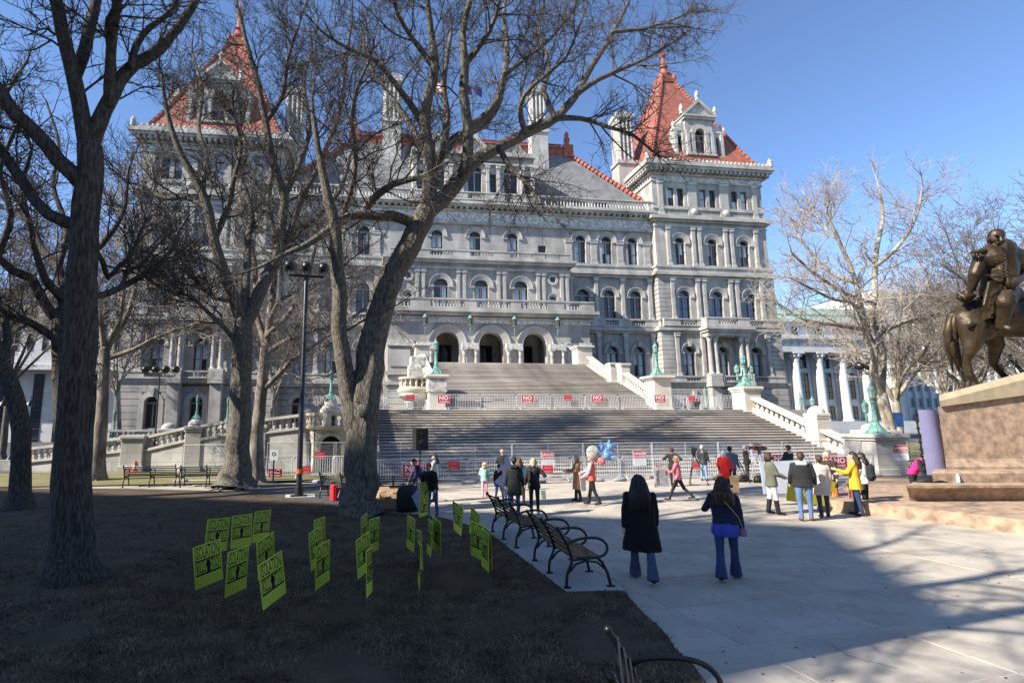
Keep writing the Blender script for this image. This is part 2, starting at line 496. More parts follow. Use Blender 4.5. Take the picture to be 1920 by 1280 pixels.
# tufts: denser where slow noise is high
tuft = np.sin(px * 2.1 + np.sin(py * 1.3) * 2) * np.sin(py * 1.9 + np.sin(px * 1.7)) + 0.7 * g_.random(NB)
ok &= tuft > -0.05
px, py = px[ok], py[ok]; n = len(px)
h = g_.uniform(0.015, 0.055, n); w = g_.uniform(0.004, 0.010, n); a = g_.uniform(0, 2 * PI, n); ln = g_.uniform(0.2, 1.4, n)
a2 = g_.uniform(0, 2 * PI, n)
z = np.full(n, 0.034)
p0 = np.stack([px - w * np.cos(a), py - w * np.sin(a), z], 1)
p1 = np.stack([px + w * np.cos(a), py + w * np.sin(a), z], 1)
p2 = np.stack([px + h * ln * np.cos(a2), py + h * ln * np.sin(a2), z + h], 1)
vs = np.stack([p0, p1, p2], 1).reshape(-1, 3)
tag(put('grass', np_mesh('grass', vs, np.arange(3 * n).reshape(-1, 3), M['blade'])), kind='stuff')
# fallen leaves and twigs scattered on lawn and plaza
nl = 2200
px = g_.uniform(-9, 12, nl); py = g_.uniform(4, 22, nl); a = g_.uniform(0, 2 * PI, nl); s_ = g_.uniform(0.012, 0.035, nl)
il = in_lawn(px, py); keep = il | (g_.random(nl) < 0.18); px, py, a, s_, il = px[keep], py[keep], a[keep], s_[keep], il[keep]
zz = np.where(il, 0.05, 0.006)
def lp(dx, dy, dz): return np.stack([px + s_ * (dx * np.cos(a) - dy * np.sin(a)), py + s_ * (dx * np.sin(a) + dy * np.cos(a)), zz + s_ * dz], 1)
vs = np.stack([lp(-1, 0, .1), lp(0, -.45, 0), lp(1, 0, .25), lp(0, .45, .1)], 1).reshape(-1, 3)
M['leaf'] = mat('dry_leaf', (0.12, 0.08, 0.045), 0.9, var=0.5, scale=0.8)
tag(put('leaves', np_mesh('leaves', vs, np.arange(len(vs)).reshape(-1, 4), M['leaf'])), kind='stuff')

# trodden gum and tar spots on the paving
gs = MB(); gr_ = random.Random(17)
for i in range(420):
    x, y = gr_.uniform(2, 22), gr_.uniform(4, 22)
    r = gr_.uniform(.008, .026); n0 = gr_.randint(5, 8)
    gs.add([(x + r * gr_.uniform(.7, 1.2) * math.cos(2 * PI * k / n0), y + r * gr_.uniform(.7, 1.2) * math.sin(2 * PI * k / n0), .0045) for k in range(n0)], [tuple(range(n0))])
for i in range(26):   # hairline cracks
    x, y, a = gr_.uniform(3.5, 16), gr_.uniform(4.5, 16), gr_.uniform(0, PI)
    for k in range(gr_.randint(5, 14)):
        L = gr_.uniform(.06, .16); x2, y2 = x + L * math.cos(a), y + L * math.sin(a); w = .0035
        gs.add([(x - w * math.sin(a), y + w * math.cos(a), .0045), (x + w * math.sin(a), y - w * math.cos(a), .0045), (x2 + w * math.sin(a), y2 - w * math.cos(a), .0045), (x2 - w * math.sin(a), y2 + w * math.cos(a), .0045)], [(0, 1, 2, 3)])
        x, y = x2, y2; a += gr_.uniform(-.6, .6)
tag(gs.build('spots_and_cracks', mat('dark_spots', (.07, .062, .055), .8)), kind='stuff')

# ------------------------------------------------------------------ grand staircase
stair = thing('grand_staircase', 'monumental grey and brown granite staircase climbing from the plaza to the three entrance arches', 'staircase', (0, 0, 0))
def flight(y0, y1, z0, z1, x0, x1, n, xb=None):
    """n risers from (y0,z0) to (y1,z1); each step is a slab with a small nosing"""
    t, r = (y1 - y0) / n, (z1 - z0) / n
    me = MB()
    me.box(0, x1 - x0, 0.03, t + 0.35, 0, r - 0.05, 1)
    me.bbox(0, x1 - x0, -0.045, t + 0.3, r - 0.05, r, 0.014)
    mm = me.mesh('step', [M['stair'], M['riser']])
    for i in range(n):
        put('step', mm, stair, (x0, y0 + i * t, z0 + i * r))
SX0, SX1 = 0.75, 25.2
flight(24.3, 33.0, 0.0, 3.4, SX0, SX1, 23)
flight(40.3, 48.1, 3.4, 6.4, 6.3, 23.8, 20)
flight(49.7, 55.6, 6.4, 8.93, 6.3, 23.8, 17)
core = MB()
core.yprism([(24.6, -0.05), (33.3, 3.3), (40.6, 3.3), (48.3, 6.3), (50, 6.3), (55.8, 8.83), (61.5, 8.83), (61.5, -0.05)], 6.35, 23.75)
core.yprism([(24.6, -0.05), (33.3, 3.3), (40.6, 3.3), (40.6, -0.05)], 0.8, 6.35)
core.yprism([(24.6, -0.05), (33.3, 3.3), (40.6, 3.3), (40.6, -0.05)], 23.75, 25.15)
core.build('core', M['granite'], stair)
ld_ = MB()
ld_.box(SX0, 30.5, 33.2, 40.5, 3.2, 3.4)
ld_.box(25.2, 30.5, 33.2, 44, -0.05, 3.2)
ld_.box(6.3, 23.8, 48.3, 49.9, 6.2, 6.4)
ld_.box(6.3, 23.8, 55.8, 62.0, 8.73, 8.93)
ld_.build('landing', M['stair'], stair)

def baluster_prof(h, r=0.09):
    return [(r * 1.1, 0), (r * 1.1, h * .08), (r * .62, h * .12), (r * 1.25, h * .34), (r * .95, h * .5), (r * .5, h * .72), (r * .6, h * .84), (r * 1.05, h * .9), (r * 1.05, h)]
BALS = {}
def bal_mesh(h, r, m):
    k = (round(h, 3), round(r, 3), m.name)
    if k not in BALS:
        BALS[k] = MB().lathe(baluster_prof(h, r), n=8).mesh('baluster', m, 60)
    return BALS[k]
def slope_balustrade(name, label, X, w, pts, m, group, pitch=0.36, hb=0.25, hr=0.95, rr_=0.1):
    """pts: (y,z) along the slope; base kerb, rail and separate balusters"""
    t = thing(name, label, 'balustrade', (X, pts[0][0], pts[0][1]), 0, group)
    y0, z0 = pts[0]
    P = [(y - y0, z - z0) for y, z in pts]
    base = MB(); rail = MB()
    base.yprism([(P[0][0], -0.6)] + [(y, z + hb) for y, z in P] + [(P[-1][0], P[-1][1] - 0.6)], -w / 2, w / 2)
    rail.yprism([(y, z + hr - .16) for y, z in P] + [(y, z + hr) for y, z in P[::-1]], -w / 2 - .04, w / 2 + .04)
    rail.yprism([(y, z + hr - .2) for y, z in P] + [(y, z + hr - .155) for y, z in P[::-1]], -w / 2 + .03, w / 2 - .03)
    base.build('base', m, t); rail.build('rail', m, t)
    bm = bal_mesh(hr - hb - .17, rr_, m)
    L = sum(math.hypot(P[i + 1][0] - P[i][0], 0) for i in range(len(P) - 1))
    k = int(L / pitch)
    for i in range(k):
        d = (i + .5) * L / k
        for j in range(len(P) - 1):
            s = P[j + 1][0] - P[j][0]
            if d <= s:
                put('baluster', bm, t, (0, P[j][0] + d, P[j][1] + (P[j + 1][1] - P[j][1]) * d / s + hb - .03)); break
            d -= s
    return t
def pier(name, label, c, w, h, m, capw=0.12, dome=False, group=None, d=None):
    d = d or w
    t = thing(name, label, 'pier', c, 0, group)
    b = MB()
    b.bbox(-w / 2 - .08, w / 2 + .08, -d / 2 - .08, d / 2 + .08, -.3, .3, .02)
    b.bbox(-w / 2, w / 2, -d / 2, d / 2, .3, h - .3, .03)
    b.build('shaft', m, t)
    k = MB()
    k.bbox(-w / 2 - capw * .5, w / 2 + capw * .5, -d / 2 - capw * .5, d / 2 + capw * .5, h - .3, h - .17, .03)
    k.bbox(-w / 2 - capw, w / 2 + capw, -d / 2 - capw, d / 2 + capw, h - .17, h, .04)
    k.build('cap', m, t)
    if dome:
        MB().lathe([(w * .5, 0), (w * .49, .12), (w * .42, .26), (w * .25, .37), (0.02, .42)], (0, 0, h), 14).build('dome', m, t, 50)
    return t
FB = 'flights of stone balustrade beside the grand staircase'
slope_balustrade('stone_balustrade', 'pale stone balustrade along the lower right flight, below the end pier', 25.65, .55, [(24.6, 0.2), (27.2, 1.2)], M['flank'], FB)
slope_balustrade('stone_balustrade', 'pale stone balustrade on the lower right flight, between three-lantern pier and domed pier', 25.65, .55, [(28.1, 1.5), (32.4, 3.25)], M['flank'], FB)
slope_balustrade('stone_balustrade', 'pale stone balustrade beside the upper right flight, just above the middle landing', 24.25, .6, [(50.3, 6.4), (55.0, 8.6)], M['flank'], FB, hr=1.15)
slope_balustrade('stone_balustrade', 'pale stone balustrade beside the upper right flight, just behind the single lamp pier', 24.25, .6, [(42.3, 3.9), (47.2, 6.1)], M['flank'], FB, hr=1.15)
slope_balustrade('stone_balustrade', 'pale stone balustrade beside the upper left flight, behind the round corner bastion', 5.85, .6, [(42.3, 3.9), (55.0, 8.6)], M['flank'], FB, hr=1.15)
MB().yprism([(24.3, -.05), (24.3, .25), (33.4, 3.5), (33.4, -.05)], 25.25, 26.05).build('flank_wall', M['granite'], stair)
MB().yprism([(40.0, 3.3), (48.1, 6.45), (49.6, 6.45), (55.6, 8.95), (61.8, 8.95), (61.8, 3.3)], 23.85, 24.65).build('flank_wall', M['granite'], stair)
MB().yprism([(40.0, 3.3), (48.1, 6.45), (49.6, 6.45), (55.6, 8.95), (61.8, 8.95), (61.8, 3.3)], 5.45, 6.25).build('flank_wall', M['granite'], stair)
MB().yprism([(24.3, -.05), (24.3, 1.1), (33.4, 4.3), (41, 4.3), (41, -.05)], 0.1, 0.72).build('flank_wall', M['granite'], stair)
PG = 'stone piers of the grand staircase'
pier('stair_pier', 'domed pale pier partway down the lower right balustrade', (25.65, 27.65, 1.3), .85, 1.75, M['flank'], .05, True, PG)
pier('stair_pier', 'stone pier topped by three bronze lanterns at the right end of the middle landing', (25.5, 33.0, 2.9), 1.25, 2.0, M['flank'], .14, False, PG)
pier('stair_pier', 'tall buff stone pier with a single green lamp right of the upper flight', (24.0, 41.3, 3.4), 1.5, 2.95, M['flank'], .28, False, PG)
lp_ = pier('stair_pier', 'carved stone pier with a single green lamp left of the upper flight', (5.5, 41.0, 3.4), 1.3, 2.85, M['flank'], .25, False, PG)
MB().bbox(-.75, .75, -.75, .75, 1.55, 2.5, .05).build('carved_band', M['carved'], lp_)
pier('stair_pier', 'square stone pier at the top of the upper right balustrade beside the porch', (24.0, 56.4, 8.8), 1.7, 2.2, M['flank'], .2, False, PG)
pier('stair_pier', 'plain stone pier at the middle rest of the upper right balustrade, upper one', (24.3, 49.8, 6.3), .9, 2.1, M['flank'], .1, False, PG)
pier('stair_pier', 'plain stone pier at the middle rest of the upper right balustrade, lower one', (24.3, 47.6, 6.0), .9, 2.1, M['flank'], .1, False, PG)
pier('stair_pier', 'big grey stone pier carrying green bronze lanterns at the foot of the right balustrade', (25.3, 24.0, 0), 1.7, 1.95, M['rampstone'], .16, False, PG)
pier('stair_pier', 'pale stone block behind the big lantern pier at the right foot of the stairs', (27.9, 26.3, 0), 1.3, 2.1, M['flank'], .16, True, PG)
pier('stair_pier', 'square stone pier at the top of the upper left balustrade beside the porch', (5.9, 55.6, 8.4), 1.4, 2.4, M['flank'], .2, False, PG)

# corner bastion: bowl corbel with a ring of balusters, left of the upper flight
bas = thing('corner_bastion', 'round carved stone bastion with a ring of balusters beside the left lamp pier', 'bastion', (4.0, 42.6, 3.3))
MB().lathe([(.35, -.2), (.42, .2), (.62, .5), (.85, .9), (.8, 1.1)], n=16).build('stem', M['carved'], bas, 40)
MB().lathe([(.8, 1.1), (1.15, 1.25), (1.32, 1.45), (1.28, 1.6), (1.42, 1.75), (1.45, 1.95), (1.3, 2.0), (1.3, 2.12)], n=20).build('bowl', M['flank'], bas, 40)
bmh = bal_mesh(.62, .09, M['flank'])
for i in range(16):
    a = 2 * PI * i / 16
    put('baluster', bmh, bas, (1.17 * math.cos(a), 1.17 * math.sin(a), 2.12))
MB().lathe([(1.0, 2.74), (1.32, 2.74), (1.35, 2.9), (1.0, 2.9)], n=20).build('rail', M['flank'], bas, 40)
MB().bbox(-.55, .55, -.1, 1.0, 2.12, 3.9, .05).bbox(-.35, .9, .3, 1.4, 3.9, 4.7, .08).build('carved_block', M['carved'], bas)

# ------------------------------------------------------------------ left carriage ramp
RG = 'stone piers of the left carriage ramp'
def flat_balustrade(name, label, p0, p1, z0, z1, m, group, h=.85, w=.4, pitch=.33, wall_to=-.1, cat='balustrade'):
    """straight (possibly rising) balustrade on a solid wall from p0 to p1 (xy), tops of wall at z0,z1"""
    p0 = Vector((*p0, 0)); p1 = Vector((*p1, 0)); d = p1 - p0; L = d.length; rz = math.atan2(d.y, d.x)
    t = thing(name, label, cat, (p0.x, p0.y, 0), rz, group)
    MB().xprism([(0, wall_to), (L, wall_to), (L, z1), (0, z0)], -w / 2, w / 2).build('wall', M['rampstone'], t)
    b = MB()
    b.xprism([(0, z0), (L, z1), (L, z1 + .14), (0, z0 + .14)], -w / 2 - .1, w / 2 + .1)
    b.build('plinth', m, t)
    b = MB().xprism([(0, z0 + h - .15), (L, z1 + h - .15), (L, z1 + h), (0, z0 + h)], -w / 2 - .04, w / 2 + .04)
    b.build('rail', m, t)
    bm = bal_mesh(h - .28, .1, m)
    n = int(L / pitch)
    for i in range(n):
        s = (i + .5) / n
        put('baluster', bm, t, (L * s, 0, z0 + (z1 - z0) * s + .135))
    return t
BG = 'balustrades of the left carriage ramp'
flat_balustrade('ramp_balustrade', 'shaded low balustrade at the far left foot of the ramp', (-19.5, 33.5), (-13.0, 32.4), 0.35, 1.05, M['trim'], BG)
flat_balustrade('ramp_balustrade', 'sloping balustrade on the ramp between the lion-topped pier and the lamp pier', (-12.2, 32.2), (-9.6, 31.6), 1.0, 1.6, M['trim'], BG)
flat_balustrade('ramp_balustrade', 'sloping balustrade on the ramp just right of the lamp pier, behind the twin-bark tree', (-8.9, 31.4), (-6.6, 30.9), 1.65, 2.05, M['trim'], BG)
flat_balustrade('ramp_balustrade', 'sloping balustrade on the ramp running up to the grotto', (-5.4, 30.7), (-2.9, 30.3), 2.0, 2.3, M['trim'], BG)
flat_balustrade('ramp_balustrade', 'level balustrade on the terrace behind the ramp under the left tower', (-18.6, 41.0), (-14.6, 41.0), 1.35, 1.35, M['trim'], BG, wall_to=-.1)
flat_balustrade('ramp_balustrade', 'level balustrade on the terrace behind the ramp between the two domed piers', (-13.2, 41.0), (-3.0, 41.0), 1.35, 1.4, M['trim'], BG, wall_to=-.1)
pier('ramp_pier', 'grey ramp pier with a lamp on its domed cap, between the two far benches', (-9.25, 31.5, 0), .85, 2.45, M['rampstone'], .08, True, RG)
pier('ramp_pier', 'broad grey ramp pier with a carved cap left of the far benches', (-12.6, 32.3, 0), 1.15, 1.95, M['rampstone'], .1, False, RG)
pier('ramp_pier', 'domed terrace pier behind the lamp pole, left one', (-13.9, 41.0, 0), 1.0, 2.25, M['rampstone'], .08, True, RG)
pier('ramp_pier', 'domed terrace pier carrying a slim green lamp', (-9.9, 41.0, 0), 1.0, 2.35, M['rampstone'], .08, True, RG)
pier('ramp_pier', 'domed ramp pier left of the pale sycamore stem', (-6.25, 30.9, 0), .75, 2.55, M['rampstone'], .08, True, RG)
pier('ramp_pier', 'domed ramp pier right of the pale sycamore stem', (-5.6, 30.7, 0), .65, 2.5, M['rampstone'], .08, True, RG)

# grotto: ornate arched corner under a curved balcony
gr = thing('grotto', 'ornate white stone grotto with an arched opening under a curved balcony', 'grotto', (-1.75, 29.6, 0))
gb = MB()
def arch_wall(mb, xc, a, sill, spring, x0, x1, z0, z1, y, depth, n=12, m=0, top=None, rm=None):
    """wall panel facing -Y with an arched (or, with top, a flat-headed) opening and its reveals"""
    rm = m if rm is None else rm
    P = lambda x, z, yy=y: (x, yy, z)
    if sill > z0 + 1e-6: mb.quad(P(x0, z0), P(x1, z0), P(x1, sill), P(x0, sill), m)
    mb.quad(P(x0, sill), P(xc - a, sill), P(xc - a, z1), P(x0, z1), m)
    mb.quad(P(xc + a, sill), P(x1, sill), P(x1, z1), P(xc + a, z1), m)
    if top is None:
        arc = [(xc - a * math.cos(PI * i / n), spring + a * math.sin(PI * i / n)) for i in range(n + 1)]
    else:
        arc = [(xc - a, top), (xc + a, top)]
    for i in range(len(arc) - 1):
        (xa, za), (xb, zb) = arc[i], arc[i + 1]
        mb.quad(P(xa, za), P(xb, zb), P(xb, z1), P(xa, z1), m)
    outline = [(xc - a, sill)] + arc + [(xc + a, sill)]
    for i in range(len(outline)):
        (xa, za), (xb, zb) = outline[i], outline[(i + 1) % len(outline)]
        if abs(xa - xb) + abs(za - zb) < 1e-6: continue
        mb.quad(P(xa, za), P(xa, za, y + depth), P(xb, zb, y + depth), P(xb, zb), rm)
def arch_ring(mb, xc, spring, r0, r1, y0, y1, n=14, m=0, a0=0.0, a1=PI):
    for i in range(n):
        t0, t1 = a0 + (a1 - a0) * i / n, a0 + (a1 - a0) * (i + 1) / n
        c = [(xc - r * math.cos(t), spring + r * math.sin(t)) for t, r in ((t0, r0), (t1, r0), (t1, r1), (t0, r1))]
        v = [(x, y0, z) for x, z in c] + [(x, y1, z) for x, z in c]
        mb.add(v, [(0, 1, 2, 3), (0, 4, 5, 1), (2, 6, 7, 3), (1, 5, 6, 2), (3, 7, 4, 0)], m)
arch_wall(gb, 0, .55, -.05, 1.35, -.85, .85, -.05, 2.25, 0, .7)
gb.build('front', M['flank'], gr)
g2 = MB(); arch_wall(g2, 0, .3, .5, 1.4, -.5, .5, -.05, 2.25, 0, .4)
g2.build('side_arch', M['flank'], gr, None, (-1.2, .5, 0), (0, 0, R(-55)))
g3 = MB(); arch_ring(g3, 0, 1.35, .55, .75, -.1, .02); g3.build('arch_moulding', M['carved'], gr)
MB().lathe([(1.25, 2.2), (1.5, 2.3), (1.55, 2.42), (1.4, 2.45)], (0, 1.0, 0), 18).build('cornice', M['flank'], gr, 40)
MB().box(-1.6, 1.9, .75, 2.2, -.05, 2.4).build('core', M['dark'], gr)
bmg = bal_mesh(.55, .09, M['flank'])
for i in range(13):
    a = R(190 + i * 13)
    put('baluster', bmg, gr, (1.4 * math.cos(a), 1.0 + 1.4 * math.sin(a), 2.45))
MB().lathe([(1.25, 3.0), (1.52, 3.0), (1.55, 3.14), (1.25, 3.14)], (0, 1.0, 0), 18).build('rail', M['flank'], gr, 40)
for a in (195, 262, 340):
    MB().lathe([(.22, 2.4), (.22, 3.15), (.27, 3.2), (.24, 3.3), (.02, 3.42)], (1.42 * math.cos(R(a)), 1 + 1.42 * math.sin(R(a)), 0), 10).build('post', M['flank'], gr, 40)
MB().lathe([(.6, 0), (.6, .25), (.4, .45), (.35, .75)], (-.15, 1.6, 3.1), 12).build('lamp_base', M['flank'], gr, 40)
# ------------------------------------------------------------------ the capitol
CX = 15.05
cap = thing('capitol_building', 'huge grey granite capitol with round-arched windows, slate roof and red pyramid-roofed corner towers', 'government building', (0, 0, 0))
WINS = {}
def window_mesh(a, h, arch, style):
    """frame, pane meshes with the sill centre at the origin, facing -Y; h = sill to springing (or to head)"""
    k = (a, h, arch, style)
    if k in WINS: return WINS[k]
    fr = MB()
    t = .11
    if arch:
        arch_ring(fr, 0, h, a - t, a, -.06, .06, 14)
        fr.box(-a, a, -.12, .1, h - .1, h + .12, 1)
    else:
        fr.box(-a, a, -.06, .06, h - t, h)
    fr.box(-a, -a + t, -.06, .06, 0, h - .1); fr.box(a - t, a, -.06, .06, 0, h - .1)
    fr.box(-a + t, a - t, -.06, .06, 0, t)
    if a > .6:
        fr.box(-.085, .085, -.13, .1, t, h - .1, 1)
    for sx in ((-1, 1) if a > .6 else (0,)):
        x0, x1 = (-a + t, -.085) if sx < 0 else ((.085, a - t) if sx > 0 else (-a + t, a - t))
        fr.box(x0, x1, -.03, .05, h * .46, h * .46 + .08)
        if a > .6:
            fr.box(x0, x0 + .07, -.03, .05, t, h - .1); fr.box(x1 - .07, x1, -.03, .05, t, h - .1)
    fm = fr.mesh('window', [M['frame'], M['mullion']])
    panes = []
    if arch:
        p = [(-a * math.cos(PI * i / 12), h + a * math.sin(PI * i / 12)) for i in range(13)]
        b = MB(); b.add([(x, 0.02, z) for x, z in p], [tuple(range(13))[::-1]])
        panes.append(('arch', b))
    for sx in ((-1, 1) if a > .6 else (0,)):
        x0, x1 = (-a, 0) if sx < 0 else ((0, a) if sx > 0 else (-a, a))
        panes.append(('up', MB().quad((x0, .02, h * .48), (x1, .02, h * .48), (x1, .02, h), (x0, .02, h))))
        panes.append(('low', MB().quad((x0, .02, 0), (x1, .02, 0), (x1, .02, h * .48), (x0, .02, h * .48))))
    pm = {}
    out = []
    for kind, b in panes:
        for g in ('glass', 'glassblue', 'blind'):
            pm[(len(out), g)] = b.mesh('pane', M[g])
        out.append(kind)
    WINS[k] = (fm, out, pm)
    return WINS[k]
wr = random.Random(11)
def window(parent, x, y, z, a, h, arch=True, style='dark'):
    fm, kinds, pm = window_mesh(a, h, arch, 's')
    w = put('window', fm, parent, (x, y, z))
    blind_up = style == 'blind' and wr.random() < .85
    for i, k in enumerate(kinds):
        g = 'glassblue' if style == 'blue' else 'glass'
        if style == 'blind' and k in ('up', 'low'): g = 'blind' if (k == 'up' or wr.random() < .55) else 'glass'
        if style == 'half' and k == 'up' and wr.random() < .5: g = 'blind'
        if style == 'half' and k == 'low' and wr.random() < .3: g = 'blind'
        put('pane', pm[(i, g)], w)
    return w
PIL = {}
def pilaster(parent, x, y, z0, z1, w=.55, d=.28, m='trim'):
    k = (round(z1 - z0, 2), w, d, m)
    if k not in PIL:
        h = z1 - z0; b = MB()
        b.box(-w / 2 - .08, w / 2 + .08, -d - .08, .1, 0, .35)
        b.box(-w / 2, w / 2, -d, .1, .35, h - .55)
        b.box(-w / 2 + .1, w / 2 - .1, -d - .03, -d + .01, .7, h - .9)
        b.box(-w / 2 - .05, w / 2 + .05, -d - .05, .1, h - .55, h - .45)
        b.box(-w / 2 - .1, w / 2 + .1, -d - .1, .1, h - .45, h - .12, 1)
        b.box(-w / 2 - .16, w / 2 + .16, -d - .16, .1, h - .12, h)
        PIL[k] = b.mesh('pilaster', [M[m], M['carved']])
    return put('pilaster', PIL[k], parent, (x, y, z0))
CLM = {}
def column(parent, x, y, z0, z1, r=.3):
    k = (round(z1 - z0, 2), r)
    if k not in CLM:
        h = z1 - z0; b = MB()
        b.box(-r * 1.4, r * 1.4, -r * 1.4, r * 1.4, 0, .22)
        b.lathe([(r * 1.3, .22), (r * 1.25, .35), (r * 1.02, .42), (r, h * .4), (r * .86, h - .75), (r * .95, h - .7)], n=14)
        b.lathe([(r * .9, h - .7), (r * 1.05, h - .45), (r * 1.45, h - .15)], n=12, m=1)
        b.box(-r * 1.5, r * 1.5, -r * 1.5, r * 1.5, h - .15, h)
        CLM[k] = b.mesh('column', [M['trim'], M['carved']], 40)
    return put('column', CLM[k], parent, (x, y, z0))
ARC = {}
def archivolt(parent, x, y, spring, a, ro, key=False):
    k = (a, ro, key)
    if k not in ARC:
        b = MB(); mid = a + (ro - a) * .45
        arch_ring(b, 0, 0, a + .02, mid, -.10, .05, 14)
        arch_ring(b, 0, 0, mid, ro - .12, -.17, .05, 14)
        arch_ring(b, 0, 0, ro - .12, ro, -.24, .05, 14)
        b.box(-ro - .1, -a - .02, -.2, .05, -.22, 0); b.box(a + .02, ro + .1, -.2, .05, -.22, 0)
        if key: b.xprism([(-.16, a - .02), (.16, a - .02), (.26, ro + .15), (-.26, ro + .15)], -.34, .04)
        ARC[k] = b.mesh('arch_moulding', M['trim'], 35)
    return put('arch_moulding', ARC[k], parent, (x, y, spring))
def parapet(parent, x0, x1, y, z0, z1, m='trim', bays=None, w=.35, pitch=.36):
    """rail, plinth and (joined, too small to pick apart) balusters along X; bays: baluster stretches"""
    b = MB()
    b.box(x0, x1, y - w / 2 - .05, y + w / 2 + .05, z0, z0 + .2)
    b.box(x0, x1, y - w / 2 - .07, y + w / 2 + .07, z1 - .2, z1)
    bays = bays or [(x0 + .2, x1 - .2)]
    last = x0
    for a, c in bays:
        if a > last + .05: b.box(last, a, y - w / 2, y + w / 2, z0 + .2, z1 - .2)
        last = c
    if x1 > last + .05: b.box(last, x1, y - w / 2, y + w / 2, z0 + .2, z1 - .2)
    b.build('parapet', M[m], parent)
    s = MB()
    for a, c in bays:
        n = max(1, int((c - a) / pitch))
        for i in range(n):
            x = a + (i + .5) * (c - a) / n
            s.lathe([(r, z + z0 + .2) for r, z in baluster_prof(z1 - z0 - .4, .11)], (x, y, 0), 6)
    tag(s.build('balusters', M[m], parent, 60), kind='stuff')
def ring_slab(b, x0, x1, y0, y1, z0, z1, p, m=0):
    b.box(x0 - p, x1 + p, y0 - p, y1 + p, z0, z1, m)
def courses(b, x0, x1, z0, z1, y, ops, h=.75, groove=.09, proud=.14, m=0):
    """rusticated courses proud of the wall, cut round the openings ops = (xc, a, sill, spring, ring)"""
    n = max(1, round((z1 - z0) / h)); h = (z1 - z0) / n
    for i in range(n):
        za, zb = z0 + i * h, z0 + (i + 1) * h - groove
        zm = (za + zb) / 2
        cuts = []
        for xc, a, sill, spring, rg in ops:
            ro = a + rg
            if zb <= sill: continue
            if zm <= spring: cuts.append((xc - ro, xc + ro))
            elif zm < spring + ro:
                q = math.sqrt(max(0.0, ro * ro - (zm - spring) ** 2)); cuts.append((xc - q, xc + q))
        x = x0
        for c0, c1 in sorted(cuts):
            if c0 > x + .05: b.bbox(x, c0, y - proud, y + .05, za, zb, .03, m)
            x = max(x, c1)
        if x1 > x + .05: b.bbox(x, x1, y - proud, y + .05, za, zb, .03, m)

